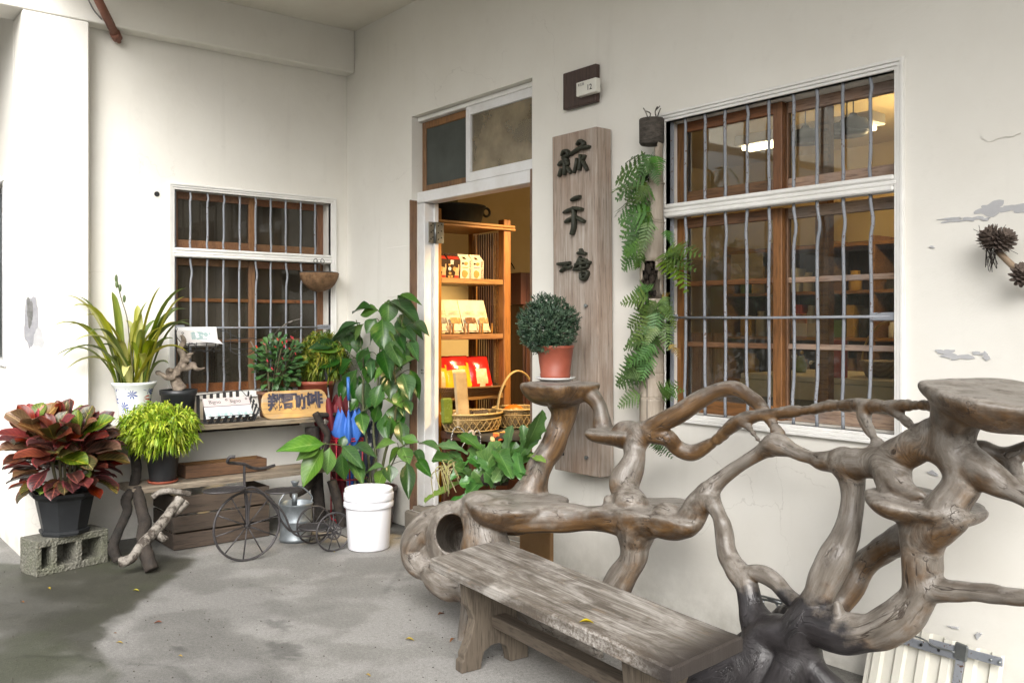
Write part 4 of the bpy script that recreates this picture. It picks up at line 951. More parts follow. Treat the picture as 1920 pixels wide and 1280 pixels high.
# ------------------------------------------------------------------ galvanised watering can, white pail
M_ZINC = simple('galvanised_zinc', (.30,.33,.35), (.20,.225,.24), .42, 18, .12, 60, Metallic=.55)
wc = thing('watering_can', 'galvanised grey watering can standing behind the tricycle planter', 'watering can', (.70,-.745,0))
c = Vector((.70,-.745,0)); mb = MB(); mb.lathe(c, [(.0,.004),(.098,.004),(.103,0),(.104,.02),(.099,.028),(.101,.12),(.106,.126),(.101,.132),(.104,.225),(.108,.232),(.105,.238),(.102,.236),(.098,.13),(.096,.02),(.0,.018)], 32); mb.build('body', M_ZINC, wc)
mb = MB(); s0 = onX(556,905,.72); mb.tube([onX(552,948,.76), onX(553,925,.76)], .017, 10); mb.build('spout', M_ZINC, wc)
mb = MB(); mb.lathe(s0+Vector((0,-.01,-.02)), [(.012,0),(.026,.03),(.028,.034),(.0,.036)], 16); mb.build('rose', M_ZINC, wc)
mb = MB(); mb.tube(smoothpts([c+Vector((0,-.10,.225)),c+Vector((0,-.11,.26)),c+Vector((0,-.04,.33)),c+Vector((0,.04,.33)),c+Vector((0,.11,.26)),c+Vector((0,.10,.225))],5), .005, 7); mb.build('handle', M_ZINC, wc)
M_WPL = simple('white_plastic', (.80,.80,.83), (.77,.77,.80), .32, 4, .03, 30)
wb = thing('white_bucket', 'white plastic bucket with ribbed rim standing before the tall leafy plant', 'bucket', (1.189,-.50,0))
c = Vector((1.17,-.49,0)); mb = MB()
mb.lathe(c, [(.0,.003),(.121,.003),(.126,.01),(.139,.262),(.139,.268)], 48); mb.build('body', M_WPL, wb)
mb = MB(); mb.lathe(c, [(.139,.258),(.150,.258),(.152,.262),(.152,.284),(.150,.288),(.1415,.289),(.1415,.300),(.150,.301),(.152,.305),(.152,.338),(.150,.342),(.1445,.343),(.146,.347),(.146,.366),(.143,.369),(.138,.366),(.136,.30),(.121,.02),(.0,.018)], 48); mb.build('rim', M_WPL, wb)

# ------------------------------------------------------------------ umbrellas in a red wire stand
M_REDW = simple('red_wire', (.42,.02,.035), (.30,.015,.025), .4, 20, .05)
uc = Vector((.40,-.20,0))
us_ = thing('umbrella_stand', 'round red wire umbrella stand in the corner beside the leafy plant', 'umbrella stand', uc)
for z in (.582,.30,.02):
    mb = MB(); mb.tube([uc+Vector((.125*math.cos(a),.125*math.sin(a),z)) for a in np.linspace(0,2*math.pi,33)], .0055, 6, cap=False); mb.build('ring', M_REDW, us_)
mb = MB(); mb.tube([uc+Vector((.125*math.cos(a),.125*math.sin(a),.565)) for a in np.linspace(0,2*math.pi,33)], .0045, 6, cap=False); mb.build('ring', M_REDW, us_)
for k in range(8):
    a = 2*math.pi*k/8+.3; mb = MB(); mb.tube([uc+Vector((.125*math.cos(a),.125*math.sin(a),.0)), uc+Vector((.125*math.cos(a),.125*math.sin(a),.582))], .005, 6); mb.build('upright', M_REDW, us_)
def umbrella(label, base, tip, prof, mat, npl, amp, hc, seed, group=None):
    """closed umbrella, handle up: pleated loose cloth along base->tip, prof = [(t, r)]"""
    o = thing('umbrella', label, 'umbrella', base); base = Vector(base); tip = Vector(tip); d = (tip-base); L = d.length; d.normalize()
    a = d.cross(Vector((1,0,0))).normalized(); b = d.cross(a); n = npl*6; vs = []; fs = []; m = len(prof); rnd = random.Random(seed)
    ph = [rnd.uniform(-.3,.3) for _ in range(npl)]
    for j,(t,r) in enumerate(prof):
        for k in range(n):
            an = 2*math.pi*k/n; p = 1+amp*math.cos(npl*an+ph[k*npl//n]); top = (j == m-1)
            vs.append(base+d*(t*L+(.035*math.cos(npl*an) if top else 0))+(a*math.cos(an)+b*math.sin(an))*r*p)
    for j in range(m-1):
        for k in range(n): fs.append((j*n+k, j*n+(k+1)%n, (j+1)*n+(k+1)%n, (j+1)*n+k))
    mb = MB(); mb.add(vs, fs, 0, True); mb.build('canopy', mat, o)
    mb = MB(); mb.tube([base, base+d*L*1.25], .006, 8); mb.build('shaft', M_STEEL, o)
    mb = MB(); mb.tube([base+d*L*1.12, base+d*L*1.34], .012, 8); mb.build('handle', hc, o)
    for k in range(npl):
        an = 2*math.pi*(k)/npl; r = prof[-1][1]*(1+amp); p = base+d*(L+.03)+(a*math.cos(an)+b*math.sin(an))*r
        mb = MB(); mb.tube([p, p+d*.018], .0028, 5); mb.build('rib_tip', M_STEEL, o)
    return o
def cloth(name, c1, c2): return simple(name, c1, c2, .6, 9, .15, 200)
M_BLUE = cloth('blue_cloth', (.04,.15,.50), (.025,.10,.38)); M_BLUEH = simple('blue_handle', (.05,.17,.5), None, .35)
umbrella('bright blue folded umbrella with loose pleats standing in the red wire stand', uc+Vector((.03,.0,.03)), uc+Vector((.05,-.03,.755)), [(0,.010),(.4,.02),(.66,.035),(.74,.075),(.82,.105),(.91,.085),(1,.060)], M_BLUE, 9, .24, M_BLUEH, 1)
M_DRED = cloth('dark_red_cloth', (.16,.012,.018), (.11,.008,.012))
umbrella('dark red folded umbrella with zigzag top edge leaning behind the blue one', uc+Vector((-.03,-.02,.03)), uc+Vector((-.10,-.10,.83)), [(0,.012),(.3,.035),(.6,.07),(.8,.10),(.92,.115),(1,.11)], M_DRED, 9, .22, M_DARK, 2)
def floral():
    t = NT('dark_floral_cloth'); v = t.n('TexVoronoi'); v.inputs['Scale'].default_value = 22; t.l(t.coord(), v.inputs['Vector']); n = t.noise(26,4,.6)
    col = t.ramp(t.math('ADD', v.outputs[0], t.math('MULTIPLY',n,.5)), [(.50,(.55,.54,.50)),(.60,(.03,.035,.06))]); return t.set(col, .7)
umbrella('black and white floral folded umbrella at the right side of the red stand', uc+Vector((.02,.05,.03)), uc+Vector((.10,.115,.70)), [(0,.012),(.3,.03),(.6,.05),(.85,.06),(1,.045)], floral(), 7, .2, M_DARK, 3)

# ------------------------------------------------------------------ striped letter tray with cards, painted plaque, wire rack on the window
M_BLACKM = simple('black_metal_strip', (.02,.02,.022), (.012,.012,.013), .45, 20, .1)
def card_mat(name, bands):
    t = NT(name); uv = t.n('UVMap'); s = t.n('SeparateXYZ'); t.l(uv.outputs[0], s.inputs[0]); col = t.ramp(s.outputs[1], bands, 'CONSTANT')
    n = t.noise(1, 5, .6, t.mapped((7,4,1), src=uv.outputs[0])); teal = t.math('MULTIPLY', t.ramp(s.outputs[1], [(.05,1),(.32,.5),(.4,0)]), t.ramp(n, [(.46,0),(.54,1)]))
    col = t.mix(teal, col, (.20,.36,.36)); return t.set(col, .5)
M_CARD = card_mat('printed_card', [(0,(.62,.62,.62)),(.56,(.16,.13,.13)),(.60,(.52,.46,.45))])
M_INK = simple('black_ink', (.02,.018,.018), None, .6, bump=0)
def slab_uv(mb_name, M, w, h, t, mat, parent):
    """thin box in the frame of M with front-face uv"""
    mb = MB(); mb.box((0,0,-t),(w,h,0),.001,0,M); me = mb.mesh(mb_name, mat, wloc(parent), True); ul = me.uv_layers.new(name='UVMap'); Mi = M.inverted(); o = wloc(parent)
    for lp in me.loops:
        p = Mi @ (me.vertices[lp.vertex_index].co+o); ul.data[lp.index].uv = (p.x/w, p.y/h)
    return link(mb_name, me, parent)
lt = thing('striped_tray', 'black and white striped tray holding printed cards on the top plank', 'tray', (.25,-1.05,.735))
F0 = onX(390,786,.37); F1 = onX(481,776,.37); B0 = onX(364,748,.20); B1 = onX(462,722,.20); z0 = .736
fl_, fr_ = Vector((.36,F0.y,z0)), Vector((.36,F1.y,z0)); bl, br_ = Vector((.24,F0.y-.07,z0)), Vector((.24,F1.y-.04,z0))
def strips(a, b, ha, hb, lean, n):
    d = b-a
    for k in range(n):
        u0, u1 = k/n, (k+.5)/n; ht = Vector((lean.x,lean.y,0)); q = []
        for u, top in ((u0,0),(u1,0),(u1,1),(u0,1)):
            q.append(a+d*(u+(.35/n if top else 0)) + (ht+Vector((0,0,ha+(hb-ha)*u)))*top)
        mb = MB(); mb.prism(q, Vector((.0025,0,0)) if abs(d.y) > abs(d.x) else Vector((0,.0025,0))); mb.build('strip', M_BLACKM, lt)
strips(fl_, fr_, .045, .045, Vector((.02,0,0)), 7); strips(bl, br_, .165, .19, Vector((-.05,0,0)), 8); strips(br_, fr_, .19, .06, Vector((0,.03,0)), 5)
mb = MB(); mb.prism([fl_,fr_,br_,bl], Vector((0,0,.002))); mb.build('base', M_BLACKM, lt)
for pts in ([bl+Vector((-.05,0,.165)),br_+Vector((-.05,.01,.19)),fr_+Vector((.02,.03,.06)),fr_+Vector((.02,0,.045)),fl_+Vector((.02,0,.045))],):
    mb = MB(); mb.tube(pts, .003, 6); mb.build('edge_wire', M_BLACKM, lt)
for i, (a, b, lab) in enumerate(((onX(388,780,.345), onX(438,774,.345), 'left pack of pale printed cards lying in the striped tray'), (onX(427,776,.335), onX(475,770,.335), 'right pack of pale printed cards lying in the striped tray'))):
    a.z = z0+.03; b.z = z0+.03; M = frame_mat(a, (b-a), Vector((-.62,0,1)))
    w = (b-a).length*1.0; h = .145
    c = thing('card_pack', lab, 'cards', a, 'packs of printed cards in the striped tray')
    slab_uv('card', M, w, h, .012, M_CARD, c)
    me = text_mesh('Bigno', .036); me.materials.append(M_INK); inst('lettering', me, c, M @ Matrix.Translation((w*.42,h*.80,.0008)) @ Matrix.Rotation(0,4,'Z'))
    me = text_mesh('~~~~~~~', .020); me.materials.append(M_INK); inst('lettering', me, c, M @ Matrix.Translation((w*.48,h*.45,.0008)))
    me = text_mesh('O', .02, 0, .001); me.materials.append(M_INK); inst('logo', me, c, M @ Matrix.Translation((w*.87,h*.88,.0008)))
# plaque with painted characters
def plaque():
    a = onX(497,779,.37); w = .465; h = .186; a = Vector((.365,-.815,.736)); M = frame_mat(a, (.02,1,0), (-.16,0,1))
    o = thing('wooden_plaque', 'yellow wooden plaque with rounded ends and dark painted characters on the top plank', 'sign', a)
    pts = []
    for cx_, sg in ((w-.07,1),(.07,-1)):
        for k in range(9):
            t = (-90+180*k/8)*math.pi/180*1.0; e = .75
            pts.append(M @ Vector((cx_+sg*.075*abs(math.cos(t))**e, h/2+sg*(h/2)*math.copysign(abs(math.sin(t))**.8, math.sin(t)), 0)))
    mb = MB(); mb.prism(pts, (M.to_3x3() @ Vector((0,0,-1)))*.022); 
    t = NT('yellow_varnished_board'); n = t.noise(7,5,.6,t.mapped((1,.25,1.6))); g = t.noise(40,5,.6,t.mapped((1,.08,1)))
    col = t.ramp(n, [(.34,(.36,.31,.23)),(.48,(.52,.31,.11)),(.7,(.60,.38,.15))]); col = t.mix(t.ramp(g,[(.34,.5),(.45,0)]), col, (.22,.12,.05)); t.bump(g,.2,.003)
    bd = mb.build('board', t.set(col,.55), o); bv = bd.modifiers.new('bevel','BEVEL'); bv.width = .004; bv.segments = 2; bv.limit_method = 'ANGLE'
    t = NT('blue_black_paint'); t.set(t.ramp(t.noise(25,4,.6),[(.3,(.03,.03,.045)),(.7,(.075,.07,.10))]), .6); M_P = t.mat
    for ch, x, y, s in (('翔',.095,.105,.118),('哥',.19,.105,.118),('咖',.285,.098,.108),('啡',.375,.105,.118)):
        me = text_mesh(ch, s, .0015, .0042); me.materials.append(M_P); inst('character', me, o, M @ Matrix.Translation((x,y,.0016)))
    for x in (.07,.33):
        mb = MB(); p = M @ Vector((x,h-.022,0)); q = M.to_3x3() @ Vector((0,0,1)); mb.tube([p-q*.002,p+q*.0012], .005, 10); mb.build('nail_hole', M_DARK, o)
plaque()
# wire rack hooked on the window grille with booklets
M_WIRE = simple('thin_black_wire', (.03,.028,.027), None, .5, bump=0)
def rack():
    x = .075; o = thing('wire_rack', 'thin black wire rack of scrolls hooked on the small window grille', 'rack', onX(430,640,x))
    def w(name, L, r=.0028, k=4, xx=x):
        mb = MB(); mb.tube(smoothpts([onX(p[0],p[1],p[2] if len(p) > 2 else xx) for p in L], k), r, 6); mb.build(name, M_WIRE, o)
    w('hoop', [(333,615),(330,628),(338,640),(350,648),(360,643),(372,652),(385,660),(398,652),(408,648),(415,655)], xx=.17)
    w('rail', [(340,657,.17),(412,657,.17)]); w('rail', [(345,645,.17),(415,642,.17),(470,638,.10)])
    for p in (352,366,385,402): w('wire', [(p+3,642,.17),(p,658,.17),(p-1,659,.06)])
    w('rail', [(410,620,.05),(425,622,.06),(448,634,.1),(475,634,.1),(482,637,.06)]); w('rail', [(420,638,.05),(448,634,.1)])
    w('hoop', [(432,655,.06),(440,662,.12),(455,665,.14),(468,662,.12),(478,655,.06)]); w('rail', [(428,653,.06),(455,654,.1),(478,652,.06)])
    for p in (432,450,478): w('wire', [(p,618,.04),(p,640,.06),(p,660,.08)])
    w('wire', [(424,618,.03),(430,626,.06),(434,632,.07)])
    # booklets leaning in it
    t = NT('booklet_cover'); uv = t.n('UVMap'); s = t.n('SeparateXYZ'); t.l(uv.outputs[0], s.inputs[0]); n = t.noise(1,5,.6,t.mapped((6,3,1),src=uv.outputs[0]))
    band = t.math('MULTIPLY', t.ramp(s.outputs[0],[(.30,0),(.34,1),(.80,1),(.84,0)]), t.ramp(s.outputs[1],[(.30,0),(.34,1),(.72,1),(.76,0)]))
    col = t.mix(band, (.66,.63,.61), t.ramp(n,[(.46,(.72,.72,.72)),(.5,(.24,.38,.37)),(.58,(.36,.44,.44))])); col = t.mix(t.ramp(s.outputs[1],[(.80,0),(.82,1)],'CONSTANT'), col, (.78,.78,.79)); t.set(col,.5)
    a = onX(337,648,.15); b = onX(410,648,.15); b.z = a.z; M = frame_mat(a,(b-a),Vector((-.35,0,1))); k = tag(link('booklet', bpy.data.meshes.new('tmp')), 'x', 'x'); bpy.data.objects.remove(k)
    bk = thing('booklet_stack', 'white printed booklets with a teal picture standing in the wire rack at the window', 'booklets', a); slab_uv('booklet', M, (b-a).length, .127, .03, t.mat, bk)
    me = text_mesh('O', .018, 0, .001); me.materials.append(M_INK); inst('logo', me, bk, M @ Matrix.Translation((.028,.085,.0008)))
    p = [onX(372,637,.165),onX(410,637,.165),onX(418,645,.22),onX(381,640,.22)]; mb = MB(); mb.prism(p, Vector((0,0,.002))); tag(mb.build('leaflet', simple('white_paper',(.80,.80,.82),None,.6,bump=0)), 'white folded leaflet jutting out of the wire rack below the booklets', 'leaflet')
rack()
# hanging half basket at the window
def hbasket():
    c = onX(597,512,.03); o = thing('hanging_basket', 'half round brown coir wall basket hooked on the small window', 'basket', c)
    t = NT('brown_coir'); n = t.noise(28,6,.7); col = t.ramp(n,[(.3,(.08,.045,.02)),(.55,(.19,.105,.05)),(.75,(.27,.165,.085))]); t.bump(n,.7,.01); M = t.set(col,.9)
    R_, H = .135, .125; vs = []; fs = []; nb, na = 9, 18
    for j in range(nb+1):
        ph = math.pi/2*j/nb; r = R_*math.cos(ph); z = -H*math.sin(ph)
        for k in range(na+1):
            a = -math.pi/2+math.pi*k/na; w = 1+.05*mnoise.noise((a*3,ph*3,2)); vs.append(c+Vector((r*math.cos(a)*w, r*math.sin(a)*w, z)))
    for j in range(nb):
        for k in range(na): b0 = j*(na+1)+k; fs.append((b0,b0+1,b0+na+2,b0+na+1))
    mb = MB(); mb.add(vs,fs,0,True); ob = mb.build('liner', M, o, False); so = ob.modifiers.new('thick','SOLIDIFY'); so.thickness = .012
    mb = MB(); mb.tube([c+Vector((1.03*R_*math.cos(a),1.03*R_*math.sin(a),.002)) for a in np.linspace(-math.pi/2,math.pi/2,17)]+[c+Vector((0,-1.03*R_,.002))], .004, 6); mb.build('rim_wire', M_WIRE, o)
    for a0 in (-1.2,-.6,0,.6,1.2):
        mb = MB(); mb.tube([c+Vector((1.03*R_*math.cos(p)*math.cos(a0+.35*math.sin(3*p)),1.03*R_*math.cos(p)*math.sin(a0+.35*math.sin(3*p)),-1.03*H*math.sin(p))) for p in np.linspace(0,math.pi/2,9)], .003, 5); mb.build('scroll_wire', M_WIRE, o)
    for s_ in (-1,1):
        q = c+Vector((.0,0,.05)); pts = [q+Vector((.01,.0,-.045)), q+Vector((.01,s_*.004,0)), q+Vector((.01,s_*.010,.03))]
        for k in range(14):
            a = math.pi*.6-k*.42; r = .020-.0010*k; pts.append(q+Vector((.01, s_*(.026-r*math.cos(a)*-1*1.0-.0), .034+r*math.sin(a))))
        mb = MB(); mb.tube(smoothpts(pts,2), .0022, 5); mb.build('hook_scroll', M_WIRE, o)
    mb = MB()
    for k in range(60):
        a = random.uniform(-1.4,1.4); r = R_*random.uniform(.1,.95); p = c+Vector((r*math.cos(a),r*math.sin(a),-.004)); mb.ball(p, random.uniform(.008,.014), 6, 4)
    b_ = mb.build('soil', simple('dry_moss',(.10,.065,.03),(.05,.035,.02),.95,30,.6,60), o); b_['kind'] = 'stuff'
hbasket()
# ================================================================== plants
def leaf_mat(name, c1, c2, vein=None, rough=.4, objv=.25, dh=.02, veins=9, edge=None, trans=.18, under=None):
    """leaf skin: midrib, side veins and blotches from the leaf's own uv"""
    t = NT(name); uv = t.n('UVMap'); s = t.n('SeparateXYZ'); t.l(uv.outputs[0], s.inputs[0])
    n = t.noise(3, 4, .6, uv.outputs[0]); nb = t.noise(9, 4, .6)
    col = t.ramp(n, [(.35, c2), (.65, c1)])
    ax = t.math('ABSOLUTE', t.math('SUBTRACT', s.outputs[0], .5))
    if vein is not None:
        mid = t.ramp(ax, [(.012, 1), (.035, 0)])
        sv = t.math('FRACT', t.math('ADD', t.math('MULTIPLY', s.outputs[1], veins), t.math('MULTIPLY', ax, -veins*.55)))
        sv = t.ramp(t.math('ABSOLUTE', t.math('SUBTRACT', sv, .5)), [(.0, .55), (.12, 0)])
        col = t.mix(t.math('MAXIMUM', mid, sv), col, vein)
    if edge is not None: col = t.mix(t.ramp(ax, [(.36,0),(.47,.85)]), col, edge)
    col = t.objvar(col, objv, dh, .15)
    t.set(col, rough); t.bump(nb, .15, .002)
    t.b.inputs['Specular IOR Level'].default_value = .5
    tr = t.n('BsdfTranslucent'); t.l(col, tr.inputs[0]); m = t.n('MixShader'); m.inputs[0].default_value = trans
    t.l(t.b.outputs[0], m.inputs[1]); t.l(tr.outputs[0], m.inputs[2]); t.l(m.outputs[0], t.out.inputs[0]); return t.mat
def leaf_mesh(name, mat, prof, ny=8, fold=.22, arch=.16, wav=.0, lobes=0, lob=.0, nx=4, curl=0, seed=0):
    """unit leaf: base at 0, tip at y = 1, greatest width 1, arching in z"""
    V = []; F = []; U = []; rnd = random.Random(seed)
    W = lambda y: np.interp(y, [p[0] for p in prof], [p[1] for p in prof])
    for j in range(ny+1):
        y = j/ny; w = W(y)*.5
        if lobes: w *= 1-lob*abs(math.sin(lobes*math.pi*y))**.7*(1 if y < .93 else 0)
        for i in range(nx+1):
            s = i/nx*2-1; x = s*w
            z = abs(x)*fold*2*.5 - arch*(y*y*1.0) + arch*.5*y + wav*math.sin(9*y+seed+2*s)*abs(s)*.5 - curl*s*s*w
            V.append((x, y, z)); U.append(((s+1)/2, y))
    m = nx+1
    for j in range(ny):
        for i in range(nx): F.append((j*m+i, j*m+i+1, (j+1)*m+i+1, (j+1)*m+i))
    me = bpy.data.meshes.new(name); me.from_pydata(V, [], F); me.polygons.foreach_set('use_smooth', [True]*len(F))
    ul = me.uv_layers.new(name='UVMap'); lv = np.zeros(len(me.loops), 'i'); me.loops.foreach_get('vertex_index', lv)
    ul.data.foreach_set('uv', np.array(U, 'f')[lv].reshape(-1)); me.materials.append(mat); me.update(); return me
OV = [(0,.03),(.06,.10),(.2,.62),(.42,1),(.6,.93),(.8,.55),(.93,.18),(1,.02)]
LAN = [(0,.05),(.1,.25),(.3,.85),(.5,1),(.7,.8),(.88,.38),(1,.02)]
def leaf_M(p, q, w, nrm):
    """matrix that lays the unit leaf from p to q, width w, upper side along nrm"""
    p = Vector(p); q = Vector(q); d = q-p; L = d.length; y = d/L; z = Vector(nrm); z = z-y*z.dot(y)
    if z.length < 1e-3: z = Vector((0,0,1))-y*y.z
    z.normalize(); x = y.cross(z); M = Matrix((x*w, y*L, z*L)).transposed().to_4x4(); M.translation = p; return M
TOCAM = -FW

def pot_soil(o, c, r, z):
    mb = MB(); mb.lathe(Vector((c[0],c[1],0)), [(r,z-.012),(r*.6,z),(0,z+.006)], 20)
    mb.build('soil', M_SOIL, o)
M_SOIL = simple('potting_soil', (.045,.032,.022), (.02,.015,.01), .95, 40, .9, 70, .01)
M_BLACKPOT = simple('black_plastic_pot', (.022,.024,.026), (.014,.015,.017), .42, 12, .08, 60)
M_TERRA = simple('brick_red_plastic_pot', (.30,.075,.042), (.23,.055,.03), .5, 7, .08, 50)
M_STEM = simple('plant_stem', (.13,.115,.06), (.07,.06,.03), .8, 25, .4, 80)

# ------------------------------------------------------------------ croton in a black eight-sided pot on the block
def croton():
    c = Vector((.475,-2.045,.197)); o = thing('potted_croton', 'croton with broad red and green leaves in a black pot on the concrete block', 'potted plant', c)
    mb = MB(); mb.lathe(c, [(.0,.0),(.125,.0),(.128,.012),(.118,.02),(.155,.20),(.163,.205),(.182,.222),(.184,.238),(.168,.238),(.150,.215),(.0,.205)], sides=8, rot=.35); mb.build('pot', M_BLACKPOT, o)
    mb = MB(); mb.lathe(c, [(.128,.010),(.132,.012),(.132,.026),(.124,.028)], sides=8, rot=.35); mb.build('pot_foot', M_BLACKPOT, o)
    pot_soil(o, c, .15, c.z+.213)
    mats = [leaf_mat('croton_leaf_maroon', (.055,.013,.012), (.03,.016,.012), (.24,.07,.04), .38, .3, .02, 8, (.20,.035,.028), .1),
            leaf_mat('croton_leaf_olive', (.075,.062,.018), (.035,.036,.014), (.32,.24,.07), .38, .25, .02, 8, (.12,.04,.02), .12),
            leaf_mat('croton_leaf_red', (.15,.026,.018), (.08,.017,.013), (.30,.07,.03), .38, .3, .015, 8, (.24,.05,.04), .14),
            leaf_mat('croton_leaf_green', (.12,.19,.03), (.07,.12,.02), (.42,.42,.08), .4, .2, .02, 8, None, .18),
            leaf_mat('croton_leaf_bronze', (.18,.095,.04), (.105,.052,.022), (.33,.22,.10), .4, .25, .015, 8, (.26,.09,.05), .12)]
    OB = [(0,.04),(.08,.14),(.25,.55),(.5,.92),(.68,1),(.82,.92),(.92,.65),(.98,.25),(1,.05)]
    MS = [leaf_mesh('croton_leaf', m, OB, 10, .22, .28, .07, seed=i) for i, m in enumerate(mats)]
    top = c+Vector((0,0,.235)); rnd = random.Random(11)
    stems = []
    for k in range(9):
        a = k*2.4; q = top+Vector((.15*math.cos(a)*(k > 0), .15*math.sin(a)*(k > 0), .33+.07*(k == 0)+rnd.uniform(-.08,.06)))
        mb = MB(); mb.tube(smoothpts([top+Vector((.03*math.cos(a),.03*math.sin(a),-.03)), top.lerp(q,.5)+Vector((0,0,.03)), q],4), [.008]*8+[.005], 7); mb.build('stem', M_STEM, o); stems.append(q)
    for k, q in enumerate(stems):
        n = 17
        for i in range(n):
            t = i/n; a = i*2.4+k; pass
            d = Vector((math.cos(a), math.sin(a), 0)); el = (1-t)*1.3-.1+rnd.uniform(-.25,.25)
            out = (q-top); out.z = 0; dirv = (d*math.cos(el)+Vector((0,0,math.sin(el)))+out*1.6).normalized()
            L = rnd.uniform(.16,.22)*(1 if t > .15 else .75); b = q-Vector((0,0,.16*t))
            mi = rnd.choices(range(5), (7,6,4,1.6,3))[0] if t > .12 else rnd.choices(range(5), (2,3,4,3,1))[0]
            inst('leaf', MS[mi], o, leaf_M(b, b+dirv*L, L*rnd.uniform(.48,.58), Vector((0,0,1))+d*.2+TOCAM*.5))
    # drooping skirt over the pot rim
    for i in range(46):
        a = i*2.4; d = Vector((math.cos(a),math.sin(a),0)); b = top+d*.05+Vector((0,0,rnd.uniform(.02,.16))); e = rnd.uniform(-.5,.35)
        L = rnd.uniform(.15,.20); mi = rnd.choices(range(5), (8,3,4,.6,3))[0]
        b2 = b+d*rnd.uniform(.04,.10); inst('leaf', MS[mi], o, leaf_M(b2, b2+(d*math.cos(e)+Vector((0,0,math.sin(e))))*L, L*.5, Vector((0,0,1))+d*.6))
croton()

# ------------------------------------------------------------------ orchid in a blue and white pot
def orchid():
    c = Vector((.24,-1.60,.735)); o = thing('potted_orchid', 'orchid with long yellow-green strap leaves in a white pot painted with blue flowers', 'potted plant', c)
    t = NT('blue_white_glaze'); v = t.n('TexVoronoi'); v.inputs['Scale'].default_value = 15; t.l(t.coord(), v.inputs['Vector']); v2 = t.n('TexVoronoi'); v2.inputs['Scale'].default_value = 15; v2.feature = 'F1'
    sub = t.n('VectorMath', operation='SUBTRACT'); t.l(t.coord(), sub.inputs[0]); t.l(v.outputs['Position'], sub.inputs[1])
    sx = t.n('SeparateXYZ'); t.l(sub.outputs[0], sx.inputs[0])
    an = t.math('ARCTAN2', sx.outputs[2], t.math('ADD', sx.outputs[1], t.math('MULTIPLY', sx.outputs[0], .6)))
    pet = t.math('ABSOLUTE', t.math('SINE', t.math('MULTIPLY', an, 4.0)))
    r = t.math('MULTIPLY', v.outputs['Distance'], 1.0); f = t.math('SUBTRACT', t.math('MULTIPLY_ADD', pet, .42, .12), r)
    m = t.ramp(f, [(.0,0),(.05,.9)]); core = t.ramp(r, [(.05,1),(.09,0)])
    zz = t.n('SeparateXYZ'); t.l(t.coord(), zz.inputs[0]); band = t.ramp(zz.outputs[2], [(.20,1),(.235,1),(.245,0)])
    rnd_ = t.n('SeparateColor'); t.l(v.outputs['Color'], rnd_.inputs[0])
    fc = t.ramp(rnd_.outputs[0], [(0,(.035,.06,.26)),(.86,(.08,.13,.36)),(.9,(.42,.07,.03))], 'CONSTANT')
    col = t.mix(t.math('MULTIPLY', m, band), (.66,.68,.68), fc); col = t.mix(t.math('MULTIPLY', core, band), col, (.62,.64,.6)); g = t.set(col, .15)
    mb = MB(); mb.lathe(c, [(0,.0),(.075,.0),(.08,.006),(.088,.10),(.104,.20),(.115,.245),(.128,.262),(.132,.272),(.130,.28),(.120,.279),(.108,.25),(0,.245)], 40); mb.build('pot', g, o)
    pot_soil(o, c, .108, c.z+.258)
    M = [leaf_mat('orchid_leaf_green', (.18,.23,.035), (.10,.155,.022), None, .42, .3, .02, trans=.25), leaf_mat('orchid_leaf_yellow', (.44,.43,.075), (.29,.33,.05), None, .42, .2, .02, trans=.3), leaf_mat('orchid_leaf_pale', (.62,.60,.25), (.50,.51,.17), None, .45, .15, .01, trans=.3)]
    B = c+Vector((0,0,.255)); rnd = random.Random(3)
    tips = [(121,554,2),(100,611,1),(102,669,0),(121,695,1),(137,574,1),(147,556,0),(126,609,0),(210,547,0),(258,572,1),(276,565,1),(301,537,1),(349,540,0),(346,556,1),(349,580,0),(357,600,0),(315,585,0),(337,605,1),(352,660,1),(317,682,0),(232,706,2),(265,664,1),(139,640,2),(115,670,0),(165,625,0),(190,600,1),(300,600,0),(325,635,0),(360,611,0),(180,650,0),(235,600,2),(245,640,0),(290,640,0),(270,620,0),(205,670,0),(225,640,1),(335,575,0),(160,590,1),(255,600,1),(285,655,0),(310,615,1)]
    for i, (px, py, k) in enumerate(tips):
        x = c.x+rnd.uniform(-.16,.22); x = max(x, .05 if px > 168 else .16); T = onX(px, py, x)
        a = rnd.uniform(0,6.28); b = B+Vector((.055*math.cos(a), .05*math.sin(a)+(T.y-c.y)*.12, -.01))
        d = T-b; side = Vector((d.x,d.y,0)); mid = b+side*.42+Vector((0,0,max(d.z,0)*.62+side.length*.55+.05))
        if k == 2 and py > 680: mid = b+Vector((.05,-.02,.22))
        N = 12; w0 = rnd.uniform(.021,.031); V = []; F = []; pr = None
        for j in range(N+1):
            u = j/N; p = b*(1-u)**2+mid*2*u*(1-u)+T*u*u; tg = ((mid-b)*(1-u)+(T-mid)*u).normalized()
            sd = tg.cross(Vector((0,0,1))); sd = sd.normalized() if sd.length > .05 else Vector((1,0,0)); nn = sd.cross(tg)
            w = w0*np.interp(u, [0,.15,.55,.85,.97,1], [.6,.85,1,.65,.2,.02])
            V += [p-sd*w+nn*w*.35, p-nn*w*.1, p+sd*w+nn*w*.35]
        for j in range(N):
            for e in (0,1): F.append((j*3+e, j*3+e+1, j*3+e+4, j*3+e+3))
        mb = MB(); mb.add(V, F, 0, True); me = mb.mesh('leaf', M[k], o.location); ul = me.uv_layers.new(name='UVMap')
        for lp in me.loops: ul.data[lp.index].uv = ((lp.vertex_index % 3)/2, (lp.vertex_index//3)/N)
        link('leaf', me, o)
    S = smoothpts([onX(250,700,.26), onX(243,640,.25), onX(238,595,.24), onX(226,555,.23), onX(218,515,.22)], 4); mb = MB(); mb.tube(S, .003, 6); mb.build('flower_stalk', M_STEM, o)
    G = simple('seed_pod_green', (.10,.15,.05), (.06,.09,.03), .5, 20)
